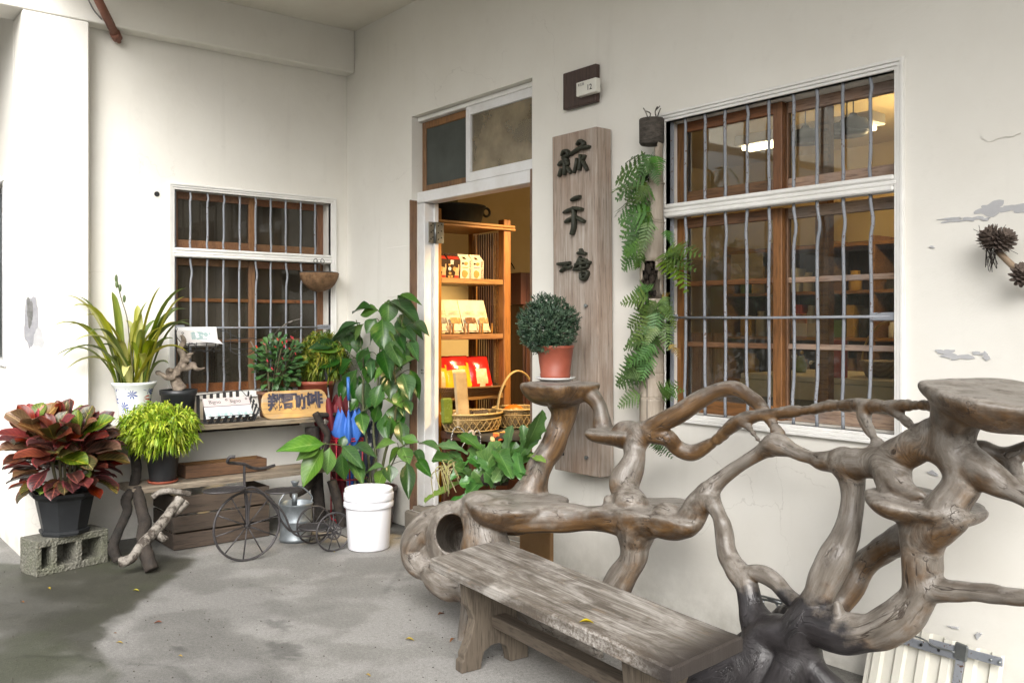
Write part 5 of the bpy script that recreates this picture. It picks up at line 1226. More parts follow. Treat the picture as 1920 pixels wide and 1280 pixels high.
    for px, py in ((233,560),(225,540),(219,533),(218,522)):
        p = onX(px, py, .23); mb = MB(); mb.ball(p, .010, 8, 6, sc=(1,1,2.4)); mb.build('seed_pod', G, o)
orchid()

# ------------------------------------------------------------------ bonsai stump in a black pot
def bonsai():
    c = Vector((.20,-1.315,.735)); o = thing('potted_bonsai', 'leafless gnarled bonsai stump in a plain black pot between the orchid and the striped tray', 'potted plant', c)
    mb = MB(); mb.lathe(c, [(0,0),(.082,0),(.086,.01),(.106,.18),(.113,.185),(.115,.215),(.107,.216),(.10,.19),(0,.18)], 36); mb.build('pot', M_BLACKPOT, o); pot_soil(o, c, .10, c.z+.20)
    M = simple('gnarled_grey_bark', (.30,.245,.19), (.13,.10,.075), .85, 30, .9, 60, .01)
    for L in ([(338,730,.22,14),(330,715,.22,10),(326,702,.22,9),(337,690,.22,8),(345,675,.22,7),(342,662,.22,6),(337,655,.22,5),(345,640,.22,5),(340,628,.22,3)], [(326,706,.24,8),(313,708,.25,5),(304,702,.25,4),(297,699,.25,3.5),(292,697,.25,2)], [(340,690,.24,7),(352,690,.25,5),(362,686,.26,5),(368,691,.27,4),(376,692,.27,2.5),(384,689,.27,1.5)], [(343,680,.22,6),(350,672,.24,4),(358,668,.25,3)], [(318,705,.2,6),(316,695,.2,5),(320,692,.2,4)], [(345,668,.2,4),(356,664,.22,3),(362,662,.22,2)]):
        branch('trunk' if len(L) > 6 and L[0][3] == 14 else 'limb', L, M, o)
    for px, py, r in ((345,687,7),(361,684,7),(330,700,8),(320,694,5),(350,676,5),(297,699,5)):
        p = onX(px,py,.245); mb = MB(); mb.ball(p, r*dep(p)/FPX, 10, 7, sc=(1,1.1,.9)); mb.build('burr', M, o)
bonsai()

# ------------------------------------------------------------------ fine leaved lime green plants
def feathery(name, label, c, pot_fn, crown, rx, rz, n, mats, seed, lf=.032):
    """domed crown of drooping sprigs of narrow leaflets"""
    o = thing(name, label, 'potted plant', c); pot_fn(o); rnd = random.Random(seed); C_ = Vector(crown)
    mb = MB(); core = MB()
    for k in range(n):
        while True:
            v = Vector((rnd.uniform(-1,1), rnd.uniform(-1,1), rnd.uniform(-.75,1)))
            if .45 < v.length < 1: break
        p = C_+Vector((v.x*rx, v.y*rx, v.z*rz)); out = Vector((v.x, v.y, v.z*.5)).normalized()
        d = (out*.7+Vector((0,0,.35))+Vector((rnd.uniform(-.5,.5),rnd.uniform(-.5,.5),rnd.uniform(-.3,.3)))).normalized()
        m = rnd.randint(0, len(mats)-1); nl = 9
        for i in range(nl):
            a = rnd.uniform(0,6.28); u = d.cross(Vector((math.cos(a),math.sin(a),.3))).normalized(); dd = (d*rnd.uniform(.15,.9)+u*.8+Vector((0,0,-.1))).normalized()
            L = lf*rnd.uniform(.7,1.35); w = L*.085; s = dd.cross(Vector((rnd.uniform(-1,1),rnd.uniform(-1,1),1))).normalized()*w
            q = p+d*(i*.004); tip = q+dd*L+Vector((0,0,-L*.35)); md = q+dd*L*.55+Vector((0,0,L*.04))
            mb.add([q-s*.4, q+s*.4, md+s, tip, md-s], [(0,1,2,4),(4,2,3)], m, False)
    ob = link('foliage', mb.mesh('foliage', mats, o.location, False), o); ob['kind'] = 'stuff'
    for k in range(7):
        a = k*.9; q = C_+Vector((rx*.5*math.cos(a), rx*.5*math.sin(a), rz*.1)); t_ = MB(); b = Vector((c[0]+.02*math.cos(a), c[1]+.02*math.sin(a), C_.z-rz*1.25)); t_.tube(smoothpts([b, b.lerp(q,.6)+Vector((0,0,.02)), q],3), .004, 6); t_.build('stem', M_STEM, o)
    return o
def fmat(name, c, tr=.3):
    t = NT(name); n = t.noise(14,3,.6); col = t.ramp(n,[(.35,tuple(x*.62 for x in c)),(.65,c)]); t.set(col,.5)
    x = t.n('BsdfTranslucent'); t.l(col,x.inputs[0]); m = t.n('MixShader'); m.inputs[0].default_value = tr; t.l(t.b.outputs[0],m.inputs[1]); t.l(x.outputs[0],m.inputs[2]); t.l(m.outputs[0],t.out.inputs[0]); return t.mat
LIME = [fmat('lime_leaf', (.36,.50,.025)), fmat('lime_leaf_yellow', (.54,.62,.06)), fmat('lime_leaf_green', (.22,.37,.015))]
LIME2 = [fmat('yellow_green_leaf', (.28,.34,.03)), fmat('yellow_green_leaf_deep', (.16,.24,.02)), fmat('yellow_tip_leaf', (.45,.42,.06)), fmat('green_leaf_deep', (.09,.17,.018))]
lc = Vector((.44,-1.49,.4125))
def lp(o):
    mb = MB(); mb.lathe(lc, [(0,.012),(.072,.012),(.076,.02),(.098,.185),(.103,.187),(.104,.205),(.095,.205),(.088,.18),(0,.175)], 32); mb.build('pot', M_BLACKPOT, o)
    mb = MB(); mb.lathe(lc, [(0,0),(.08,0),(.09,.012),(.088,.016),(.074,.008),(0,.006)], 32); mb.build('saucer', M_TERRA, o); pot_soil(o, lc, .09, lc.z+.19)
feathery('potted_lime_plant', 'bushy bright lime green plant in a black pot on the lower plank', lc, lp, onX(299,806,.47), .205, .14, 620, LIME, 5, .05)
tc = Vector((.17,-.34,.735))
def tp(o):
    mb = MB(); mb.lathe(tc, [(0,0),(.095,0),(.10,.008),(.13,.205),(.137,.207),(.138,.232),(.128,.232),(.118,.2),(0,.19)], 32); mb.build('pot', M_TERRA, o); pot_soil(o, tc, .12, tc.z+.21)
feathery('potted_lime_plant', 'taller yellow green feathery plant in a brick red pot behind the wooden plaque', tc, tp, onX(606,672,.17), .155, .16, 480, LIME2, 6, .05)

# ------------------------------------------------------------------ thorny plant with red flowers
def euphorbia():
    c = Vector((.16,-.66,.735)); o = thing('potted_crown_of_thorns', 'dark green small-leaved plant with red flowers in front of the small window', 'potted plant', c)
    mb = MB(); mb.lathe(c, [(0,0),(.08,0),(.085,.01),(.10,.15),(.108,.152),(.108,.172),(.1,.172),(.09,.15),(0,.14)], 28); mb.build('pot', simple('brown_clay_pot',(.17,.085,.05),(.11,.055,.035),.7,12,.2,60), o); pot_soil(o, c, .095, c.z+.155)
    G = leaf_mat('thorn_plant_leaf', (.07,.16,.045), (.04,.105,.03), (.11,.20,.07), .45, .3, .02, 6, None, .15)
    me = leaf_mesh('leaf', G, [(0,.05),(.2,.3),(.6,.95),(.8,1),(.95,.6),(1,.1)], 5, .2, .12, nx=2); rnd = random.Random(8)
    Fm = simple('red_petal', (.55,.035,.045), (.42,.02,.03), .5, 20, .05, objv=.12)
    C_ = onX(522,672,.16)
    for k in range(14):
        a = k*2.4; q = C_+Vector((.11*math.cos(a)*rnd.uniform(.3,1), .15*math.sin(a)*rnd.uniform(.4,1), rnd.uniform(-.05,.13))); mb = MB(); b = c+Vector((.03*math.cos(a),.03*math.sin(a),.15)); mb.tube(smoothpts([b,b.lerp(q,.5)+Vector((0,0,.03)),q],3), .0045, 6); mb.build('stem', M_STEM, o)
    for k in range(290):
        while True:
            v = Vector((rnd.uniform(-1,1),rnd.uniform(-1,1),rnd.uniform(-1,1)))
            if v.length < 1: break
        p = C_+Vector((v.x*.12, v.y*.165, v.z*.17-.03)); d = (Vector((v.x,v.y,v.z*.6))+Vector((rnd.uniform(-.5,.5),rnd.uniform(-.5,.5),rnd.uniform(-.2,.6)))).normalized(); L = rnd.uniform(.045,.07)
        inst('leaf', me, o, leaf_M(p, p+d*L, L*.55, Vector((0,0,1))+TOCAM*.6))
    fl_ = MB()
    for s_ in (-1,1): fl_.add([(0,0,0),(.5*s_,-.55,.1),(1.0*s_,-.3,.12),(1.05*s_,.35,.12),(.5*s_,.6,.1)],[(0,1,2,3,4) if s_ > 0 else (4,3,2,1,0)])
    fl_.ball((0,0,.15), .22, 6, 4); fm = fl_.mesh('flower', Fm)
    for px, py in ((481,650),(495,645),(520,636),(529,642),(537,640),(546,632),(549,634),(533,649),(543,654),(554,663),(530,672),(501,676),(510,691),(553,650),(516,650)):
        p = onX(px, py, .16+rnd.uniform(.04,.13)); M = leaf_M(p, p+Vector((rnd.uniform(-.3,.3),1,rnd.uniform(-.3,.3))).normalized()*.011, .011, TOCAM+Vector((0,0,.8))); inst('flower', fm, o, M)
    mb = MB(); mb.tube(smoothpts([onX(508,635,.2),onX(525,615,.2),onX(545,603,.2),onX(562,598,.2)],4), [.002]*6+[.006]*3+[.003]*4, 6); mb.build('dry_stalk', M_BIRCH, o)
    mb = MB(); mb.tube(smoothpts([onX(478,655,.2),onX(473,645,.2),onX(470,640,.2)],4), .004, 6); mb.build('dry_stalk', M_BIRCH, o)
euphorbia()

# ------------------------------------------------------------------ tall broad leaved plant beside the door
def tallplant():
    c = Vector((.70,-.165,0)); o = thing('potted_broadleaf_plant', 'tall plant with large drooping glossy green leaves in a dark brown pot beside the door', 'potted plant', c)
    P = simple('dark_brown_pot', (.055,.02,.014), (.035,.014,.01), .3, 10, .08, 50)
    mb = MB(); mb.lathe(c, [(0,0),(.105,0),(.11,.01),(.14,.25),(.148,.255),(.148,.275),(.138,.275),(.13,.25),(0,.24)], 36); mb.build('pot', P, o); pot_soil(o, c, .132, .258)
    G = leaf_mat('broad_leaf', (.042,.115,.022), (.022,.07,.015), (.09,.17,.045), .3, .35, .015, 9, None, .15)
    G2 = leaf_mat('broad_leaf_young', (.11,.22,.04), (.075,.17,.03), (.18,.30,.09), .32, .2, .015, 9, None, .22)
    MS = [leaf_mesh('leaf', G, OV, 9, .20, .20, .03, seed=1), leaf_mesh('leaf', G, OV, 9, .3, .28, .04, seed=2), leaf_mesh('leaf', G2, OV, 9, .22, .2, .03, seed=3)]
    def PT(px, py, y0, low=False):
        p = onY(px, py, y0); m = .30 if not low else .62
        return p if p.x > m else onX(px, py, m)
    T = simple('green_stem', (.10,.11,.045), (.06,.065,.03), .7, 20, .3, 60)
    stems = [[(704,915),(705,860),(700,800),(708,730),(712,660),(716,600),(722,566)], [(696,912),(690,850),(684,790),(680,740),(682,690),(676,640),(668,600)], [(712,912),(722,850),(738,800),(742,740),(740,690),(748,640),(756,590)], [(694,910),(672,870),(650,840),(630,833),(612,832)], [(716,905),(735,870),(752,838),(780,828)]]
    for i, S in enumerate(stems):
        Pn = smoothpts([PT(a, b, -.165-(.06 if i >= 3 else 0)*j/len(S)*2.2, i == 3 and j > 0) for j, (a, b) in enumerate(S)], 4); mb = MB(); mb.tube(Pn, np.linspace(.011 if i < 3 else .006, .003, len(Pn)).tolist(), 8); mb.build('stem', T, o)
    LV = [(710,582,677,588,22,2),(730,562,727,602,26,0),(732,565,782,595,22,0),(745,560,783,563,11,2),(745,597,775,632,26,0),(705,597,688,622,20,0),(717,597,720,652,34,1),(710,615,692,643,18,0),(735,615,745,642,16,0),(777,605,800,622,14,1),(682,607,665,635,18,2),(675,605,622,632,20,0),(650,625,655,655,20,0),(675,628,668,658,20,0),(645,653,590,655,20,2),(648,665,598,686,24,0),(660,672,632,700,20,0),(697,660,665,680,18,0),(717,655,730,702,24,1),(730,640,750,680,24,1),(780,672,740,695,20,2),(725,685,702,712,18,2),(697,678,690,715,20,1),(730,702,732,742,24,1),(755,700,767,740,26,1),(770,700,785,740,16,1),(687,710,682,760,24,0),(670,692,650,732,24,1),(665,740,650,765,22,0),(725,747,677,772,24,2),(725,747,750,757,22,2),(740,757,740,795,26,0),(710,760,702,790,16,1),(677,772,682,807,20,1),(750,790,757,830,20,1),(722,775,725,822,20,1),(760,750,770,772,14,1),
          (610,832,529,840,26,2),(602,835,560,858,20,2),(607,840,569,904,30,2),(619,838,613,885,24,2),(641,847,644,897,22,0),(642,835,675,870,20,0),(663,835,699,849,16,0),(656,857,679,899,22,1),(640,838,646,818,14,0),
          (744,830,703,838,16,2),(754,837,728,868,18,2),(754,838,766,866,22,2),(721,876,685,883,16,2),(721,878,708,910,20,2),(763,866,766,926,21,1),(784,830,755,819,16,2),(787,832,821,839,14,2),(777,845,794,871,14,1),(783,862,805,888,16,1),(729,871,733,900,22,1),
          (735,700,712,742,22,1),(700,735,706,778,22,1),(745,640,765,672,20,1),(690,650,676,690,20,1),(748,730,756,772,22,1),(715,720,702,760,22,1),(768,640,782,668,16,1),(735,780,728,815,18,1)]
    rnd = random.Random(4); pm = MB()
    NB = len(LV)
    for (bx, by, tx, ty, w, k) in LV[:37]:
        if rnd.random() < .8: a_, c_ = rnd.uniform(-13,13), rnd.uniform(-13,13); LV.append((bx+a_, by+c_, tx+a_+rnd.uniform(-9,9), ty+c_+rnd.uniform(-5,7), w*rnd.uniform(.7,1.0), rnd.choice((0,1,1))))
    for i, (bx, by, tx, ty, w, k) in enumerate(LV):
        low = i >= 37 and i < 57; back = i >= NB; y0 = (-.28 if low else -.10 if back else -.165)+rnd.uniform(-.07,.05); b = PT(bx, by, y0, low); q = PT(tx, ty, y0+rnd.uniform(-.05,.0)-.015, low); q = b+(q-b)*1.10; w_ = w*1.42*dep(b)/FPX
        nrm = (TOCAM+Vector((rnd.uniform(-.5,.5),rnd.uniform(-.3,.3),.75+rnd.uniform(-.2,.4)))).normalized()
        inst('leaf', MS[k], o, leaf_M(b, q, w_, nrm))
        # leaf stalk back to the nearest stem
        S = min((p for s in stems for p in smoothpts(s, 5)), key=lambda p: (p[0]-bx)**2+(p[1]-by-14)**2); s0 = PT(S[0], S[1], -.17 if not low else -.24, low)
        st_ = MB(); st_.tube(smoothpts([s0, s0.lerp(b,.6)+Vector((0,0,.012)), b],3), .0022, 5); st_.build('leaf_stalk', T, o)
tallplant()

# ------------------------------------------------------------------ bird's nest fern on the long root seat
def nestfern():
    c = onY(930, 900, -.48); c.z = .60; o = thing('birds_nest_fern', 'green fern with broad wavy lobed fronds on the left end of the driftwood', 'plant', c)
    G = leaf_mat('nest_fern_frond', (.075,.17,.035), (.04,.115,.025), (.15,.26,.08), .32, .3, .02, 14, None, .18); G2 = leaf_mat('nest_fern_frond_pale', (.20,.30,.05), (.14,.23,.04), (.30,.38,.12), .35, .2, .02, 14, None, .25)
    SP = [(0,.25),(.15,.45),(.4,.9),(.7,1),(.88,.8),(.97,.4),(1,.1)]
    MS = [leaf_mesh('frond', G, SP, 24, .22, .22, .08, 4.5, .30, 4, seed=1), leaf_mesh('frond', G, SP, 24, .3, .3, .12, 3.5, .38, 4, seed=5), leaf_mesh('frond', G2, [(0,.3),(.3,.8),(.7,1),(.95,.6),(1,.1)], 24, .15, .15, .05, 7, .32, 4, seed=9)]
    LV = [(985,838,1017,777,30,0,-.02),(952,862,955,799,22,0,0),(980,838,982,797,20,1,.02),(908,848,860,809,24,0,.0),(878,850,817,829,20,0,-.04),(880,880,806,852,26,1,-.05),(880,862,845,897,16,0,-.1),(910,885,885,855,30,1,-.03),(950,865,927,898,24,1,-.1),(930,840,955,882,34,1,-.1),(970,845,976,893,26,1,-.08),(990,855,1020,862,14,2,-.04),(872,902,792,938,18,2,-.1),(890,920,817,968,18,0,-.16),(900,900,930,830,44,1,.03),(915,895,890,830,40,0,.05),(940,890,965,830,36,0,.05),(880,890,858,872,24,1,-.08),(930,900,1000,850,30,1,.03),(900,905,862,905,26,0,-.08),(955,880,1005,815,26,0,.03),(870,870,840,842,18,0,.0),(905,900,878,922,26,1,-.14),(950,890,940,850,36,1,-.02),(925,895,905,845,34,0,.02),(935,905,950,858,40,1,0),(910,905,925,868,38,0,-.02),(945,905,975,868,34,0,-.03),(915,910,890,880,34,1,-.04),(960,900,992,880,26,0,-.05),(930,912,915,885,40,1,-.06),(885,905,868,880,26,0,-.04)]
    rnd = random.Random(2)
    for i, (bx, by, tx, ty, w, k, dy) in enumerate(LV):
        y0 = -.50; b = onY(bx, by, y0); q = onY(tx, ty, y0+dy-.02); nrm = (TOCAM*.9+Vector((rnd.uniform(-.4,.4),rnd.uniform(-.3,.3),.8))).normalized()
        inst('frond', MS[k], o, leaf_M(b, q, w*1.25*dep(b)/FPX, nrm))
    mb = MB(); mb.lathe(Vector((c.x,c.y,c.z-.035)), [(0,0),(.06,0),(.07,.03),(.06,.05),(0,.05)], 20, wob=.12); mb.build('root_ball', M_SOIL, o)
    y = leaf_mat('hanging_pale_root', (.40,.36,.16), (.30,.27,.11), None, .5, .2)
    for i in range(16):
        px = rnd.uniform(828,858); py = rnd.uniform(862,880); b = onY(px, py, -.56); e = onY(px+rnd.uniform(-18,14), py+rnd.uniform(30,62), -.58); mb = MB(); mb.tube(smoothpts([b, b.lerp(e,.4)+Vector((rnd.uniform(-.03,.03),-.03,.03)), e],4), .003, 5); mb.build('aerial_root', y, o)
nestfern()

# ------------------------------------------------------------------ round conifer in a brick red pot
def conifer():
    c = onY(1041, 711, -.37); c.z = 1.0985; o = thing('potted_conifer', 'round dense blue-green conifer in a brick red pot on the small root seat', 'potted plant', c); s = dep(c)/FPX
    mb = MB(); mb.lathe(c, [(0,.0),(28*s,.0),(37*s,.010),(38*s,.016),(36*s,.016),(28*s,.006),(0,.006)], 36); mb.build('saucer', simple('white_saucer',(.72,.72,.70),(.64,.64,.62),.35,8,.04), o)
    mb = MB(); mb.lathe(c+Vector((0,0,.012)), [(0,0),(27*s,0),(28*s,.004),(28.5*s,.02),(27.5*s,.022),(34*s,.142),(35.2*s,.144),(36*s,.157),(33.5*s,.158),(32*s,.14),(0,.13)], 40); mb.build('pot', M_TERRA, o); pot_soil(o, c, 32*s, c.z+.155)
    mats = [fmat('conifer_needles', (.058,.115,.06), .05), fmat('conifer_needles_deep', (.034,.075,.042), .05), fmat('conifer_needles_tip', (.085,.135,.075), .08)]
    rnd = random.Random(9); C_ = c+Vector((0,0,.262)); C_ = C_-RT*16*s*.9; mb = MB()
    for k in range(3000):
        while True:
            v = Vector((rnd.uniform(-1,1),rnd.uniform(-1,1),rnd.uniform(-.85,1)))
            if .35 < v.length < 1: break
        lump = .96+.24*mnoise.noise(v*2.6); p = C_+Vector((v.x*56*s*lump, v.y*56*s*lump, v.z*55*s*lump)); d = (v.normalized()*.8+Vector((0,0,.6))+Vector((rnd.uniform(-.35,.35),)*1+(rnd.uniform(-.35,.35),0))).normalized()
        m = rnd.choices((0,1,2),(5,4,3))[0]; a = d.cross(Vector((0,0,1))); a = a.normalized() if a.length > .1 else Vector((1,0,0)); b = a.cross(d); L = rnd.uniform(.014,.024)
        for i in range(5):
            an = i*2.4+k; sd = a*math.cos(an)+b*math.sin(an); q = p+d*(L*.16*i); t_ = q+d*L*.55+sd*L*.5; w = d.cross(sd)*L*.11
            mb.add([q-w, q+w, t_+w*.6, t_-w*.6], [(0,1,2,3)], m)
    f = link('foliage', mb.mesh('foliage', mats, o.location, False), o); f['kind'] = 'stuff'
    mb = MB(); mb.tube([c+Vector((0,0,.14)), C_], [.01,.006], 8); mb.build('trunk', M_BARK2, o)
conifer()

# ------------------------------------------------------------------ bamboo column with ferns
def bamboo():
    t = NT('weathered_bamboo'); g = t.noise(12,6,.65,t.mapped((3,3,.3))); n = t.noise(5,4,.6)
    col = t.ramp(g,[(.3,(.25,.20,.15)),(.6,(.39,.335,.27)),(.8,(.46,.41,.34))]); col = t.mix(t.ramp(n,[(.5,0),(.68,.5)]), col, (.24,.19,.14)); t.bump(g,.3,.004); M = t.set(col,.6)
    o = thing('bamboo_planter', 'thick weathered bamboo culm fixed upright to the wall left of the large window', 'planter', (3.03,-.075,.87))
    X = lambda py: Vector((onY(1222, py, -.075).x, -.075, onY(1222, py, -.075).z))
    # full round below, opened half shell above
    def tubep(p0, p1, r, open_=None, name='culm', bulge=True):
        a, b = X(p0), X(p1); n = 24; m = 8; vs = []; fs = []
        for j in range(m+1):
            u = j/m; q = a.lerp(b,u); rr = r*(1+.05*(abs(2*u-1)**6) )
            for k in range(n): an = 2*math.pi*k/n; vs.append(q+Vector((rr*math.cos(an), rr*math.sin(an), 0)))
        for j in range(m):
            for k in range(n):
                an = 2*math.pi*(k+.5)/n; u = (j+.5)/m
                if open_ and open_(an, u): continue
                fs.append((j*n+k, j*n+(k+1)%n, (j+1)*n+(k+1)%n, (j+1)*n+k))
        mb = MB(); mb.add(vs, fs, 0, True); ob = mb.build(name, M, o, False); so = ob.modifiers.new('thick','SOLIDIFY'); so.thickness = .007; so.offset = -1
        return ob
    R_ = .058
    for p0, p1 in ((797,745),(745,700),(700,640)): tubep(p0, p1, R_)
    lft = lambda lo, hi: (lambda an, u: (math.cos(an-R(216)) > math.cos(R(np.interp(u,[0,1],[lo,hi]))) ))
    tubep(640, 560, R_, lft(70,80)); 
    tubep(560, 490, R_*.98, lambda an,u: math.cos(an-R(300)) > math.cos(R(75-50*u)))
    tubep(490, 418, R_*.97, lft(25,40)); tubep(418, 345, R_*.95, lft(45,75)); tubep(345, 270, R_*.9, lft(80,125))
    for p in (797,745,700,640,490,418,345):
        q = X(p); mb = MB(); mb.tube([q+Vector((R_*1.02*math.cos(a),R_*1.02*math.sin(a),0)) for a in np.linspace(R(-40) if p in (418,345,490) else 0, R(120) if p in (418,345,490) else 2*math.pi, 22)], .0035, 6, cap=False); mb.build('node_ring', M, o)
    q0 = X(797); q1 = X(640); mb = MB(); d = Vector((.35,-.94,0)).normalized()*(R_+.0005); mb.tube([X(797)+d, X(770)+d, X(720)+d, X(660)+d], .0018, 5); mb.build('split', M_DARK, o)
    t = NT('charred_collar'); g = t.noise(30,5,.65,t.mapped((1,1,3))); t.bump(g,.8,.006); t.set(t.ramp(g,[(.35,(.03,.025,.02)),(.7,(.10,.085,.07))]), .85)
    a, b = X(268), X(225); mb = MB(); mb.lathe(Vector((a.x,a.y,0)), [(R_*.9,a.z-.01),(R_*1.0,a.z),(R_*1.02,b.z),(R_*.96,b.z+.004),(R_*.8,b.z-.006),(0,b.z-.01)], 24, wob=.02); mb.build('collar', t.mat, o)
    mb = MB(); rnd = random.Random(3)
    for k in range(160):
        u = rnd.random(); py = 300+u*310; q = X(py)+Vector((rnd.uniform(-.045,.02),rnd.uniform(-.05,.01),0)); mb.ball(q, rnd.uniform(.006,.016), 6, 4, sc=(1,1,1.6))
    f = mb.build('root_fibre', M_SOIL, o); f['kind'] = 'stuff'
    for k in range(5):
        p = onY(1222+rnd.uniform(-8,10), 212+rnd.uniform(-4,6), -.075); mb = MB(); mb.tube(smoothpts([p+Vector((0,0,-.03)), p+Vector((rnd.uniform(-.02,.02),0,.0)), p+Vector((rnd.uniform(-.03,.03),0,.02))],3), .003, 5); mb.build('dry_stalk', M_BIRCH, o)
    # ferns
    fo = thing('fern', 'feathery green ferns growing down the left and lower side of the bamboo culm', 'fern', (3.0,-.10,1.5))
    G = fmat('fern_green', (.075,.155,.028), .2); G = leaf_mat('fern_frond', (.10,.19,.032), (.06,.135,.024), None, .5, .35, .03, trans=.2); Gy = leaf_mat('fern_frond_yellow', (.33,.21,.045), (.22,.14,.03), None, .55, .2, trans=.2)
    def frond(name, mat, n=9, seed=0):
        """triangular twice-cut frond, unit length along y, width about .62"""
        r_ = random.Random(seed); mb = MB(); zf = lambda y: .28*y-.45*y*y
        mb.add([(-.006,0,0),(.006,0,0),(.004,.5,zf(.5)),(-.004,.5,zf(.5))],[(0,1,2,3)]); mb.add([(-.004,.5,zf(.5)),(.004,.5,zf(.5)),(.001,1,zf(1)),(-.001,1,zf(1))],[(0,1,2,3)])
        for i in range(n):
            y = .12+.86*i/n; L = (.40*(1-(i/n))**.85+.03)*r_.uniform(.85,1.1)
            for s_ in (-1,1):
                b = Vector((0,y+(.03 if s_ > 0 else 0),zf(y))); d = Vector((s_*.88,.42,r_.uniform(-.22,.02))).normalized(); w = Vector((-d.y,d.x,0)).normalized()*s_*-1; h = .030+.05*L
                T_ = [(.0,.35),(.14,.95),(.18,.55),(.32,1),(.36,.55),(.50,.85),(.54,.42),(.68,.62),(.72,.3),(.86,.36),(1,.02)]
                up_ = [b+d*L*u_+w*h*v_ for u_, v_ in T_]; dn = [b+d*L*u_-w*h*v_ for u_, v_ in T_]
                q = len(T_); mb.add(up_+dn, [(k, k+1, q+k+1, q+k) for k in range(q-1)])
        me = mb.mesh(name, mat); ul = me.uv_layers.new(name='UVMap')
        for lp_ in me.loops: v = me.vertices[lp_.vertex_index].co; ul.data[lp_.index].uv = (.3, v.y)
        return me
    FM = [frond('frond', G, 9, 1), frond('frond', G, 8, 2)]; FY = frond('frond', Gy, 7, 3)
    LV = [(1215,290,1172,300),(1225,285,1195,330),(1225,300,1148,335),(1220,320,1150,370),(1215,330,1165,385),(1220,340,1180,400),(1218,345,1190,380),(1222,310,1235,345),(1225,370,1195,425),(1225,380,1160,440),(1222,390,1170,470),(1222,400,1185,450),(1215,420,1165,490),(1220,410,1205,460),(1210,450,1165,480),(1205,460,1162,505),(1205,470,1190,505),(1225,300,1205,325),(1228,290,1240,320),(1215,350,1148,350),
          (1245,430,1263,455),(1248,470,1290,465),(1250,475,1305,470),(1245,480,1300,500),(1245,480,1288,535),(1240,485,1252,520),(1250,480,1275,475),
          (1220,540,1180,565),(1225,545,1195,535),(1220,555,1162,567),(1232,560,1205,600),(1235,560,1258,585),(1230,570,1178,615),(1235,580,1225,630),(1240,570,1268,610),(1232,590,1190,640),(1235,600,1168,640),(1235,610,1215,665),(1240,600,1255,650),(1228,620,1195,690),(1225,630,1168,650),(1225,650,1170,685),(1222,660,1200,710),(1215,665,1185,720),(1225,640,1165,700),(1210,680,1155,725),(1205,700,1152,712),(1205,735,1158,760),(1230,560,1215,590),(1232,575,1240,615),
          (1244,725,1270,745),(1238,735,1278,730),(1240,740,1262,720),(1228,822,1238,850),(1230,825,1258,852),(1215,365,1150,395),(1218,430,1198,480),(1222,395,1155,410)]
    for i, (bx, by, tx, ty) in enumerate(LV):
        y0 = -.125-rnd.uniform(0,.05); b = onY(bx, by, y0); q = onY(tx, ty, y0-rnd.uniform(-.03,.06)); L = (q-b).length*1.12; q = b+(q-b)*1.12
        nrm = (TOCAM+Vector((rnd.uniform(-.5,.5),rnd.uniform(-.2,.2),.5+rnd.uniform(-.2,.5)))).normalized(); inst('frond', FM[i%2], fo, leaf_M(b, q, L*rnd.uniform(.8,1.05), nrm))
    for i in range(22):
        bx, by, tx, ty = rnd.choice(LV); j = rnd.uniform(-7,7); k_ = rnd.uniform(-9,9); s_ = rnd.uniform(.5,.85); y0 = -.125-rnd.uniform(0,.06); b = onY(bx+j, by+k_, y0); q = onY(bx+j+(tx-bx)*s_+rnd.uniform(-6,6), by+k_+(ty-by)*s_+rnd.uniform(-8,8), y0-rnd.uniform(-.03,.06)); L = (q-b).length
        inst('frond', FM[i%2], fo, leaf_M(b, q, L*rnd.uniform(.8,1.05), TOCAM+Vector((rnd.uniform(-.7,.7),rnd.uniform(-.2,.2),rnd.uniform(.2,.9)))))
    for bx, by, tx, ty in ((1225,580,1212,612),(1238,590,1228,600),(1255,645,1272,660),(1240,560,1255,548),(1222,590,1215,640),(1262,650,1276,672)):
        b = onY(bx,by,-.15); q = onY(tx,ty,-.16); inst('frond', FY, fo, leaf_M(b, q, (q-b).length*.9, TOCAM+Vector((0,0,.5))))
bamboo()
# ================================================================== what the open door shows
M_RACK = wood('rack_wood', (.36,.16,.035), (.22,.085,.018), (.30,.12,.025), 2, 5, .45, .15, .08)
M_RACKH = wood('rack_wood_board', (.38,.175,.04), (.24,.095,.02), (.32,.135,.03), 1, 5, .45, .15, .08)
M_RACKD = wood('rack_wood_dark', (.085,.03,.014), (.05,.018,.008), None, 2, 5, .5, .15, .08)
rk = thing('display_rack', 'orange wooden display rack with slatted side just inside the doorway', 'rack', (.70,.5,.15))
YL, YR = (.166,.238), (.785,.849)
for (x0, x1) in ((.83,.90),(.46,.52)):
    for (y0, y1), zt in ((YL,2.16),(YR,2.125)):
        mb = MB(); mb.box((x0,y0,.1505),(x1,y1,zt),.004); mb.build('post', M_RACK, rk)
for z in (2.085,1.688,1.296,.868,.42):
    mb = MB(); mb.box((.45,YL[1]+.001,z-.038),(.893,YR[0]-.001,z),.004); mb.build('shelf', M_RACKH, rk)
mb = MB(); mb.box((.88,YL[1]-.03,2.045),(.915,YR[1]+.035,2.062),.003); mb.build('top_rail', M_RACKH, rk)
mb = MB(); mb.box((.886,YL[1]-.03,2.066),(.91,YR[1]+.035,2.084),.003); mb.build('top_rail', M_RACKH, rk)
for k in range(10):
    x = .54+.029*k
    mb = MB(); mb.box((x,.812,.44),(x+.012,.824,2.04),.001); mb.build('side_slat', M_RACKD if k < 7 else M_RACKH, rk)
mb = MB(); mb.box((.452,YL[1]+.001,.43),(.458,YR[0]-.001,.83)); mb.build('back_panel', M_RACKD, rk)
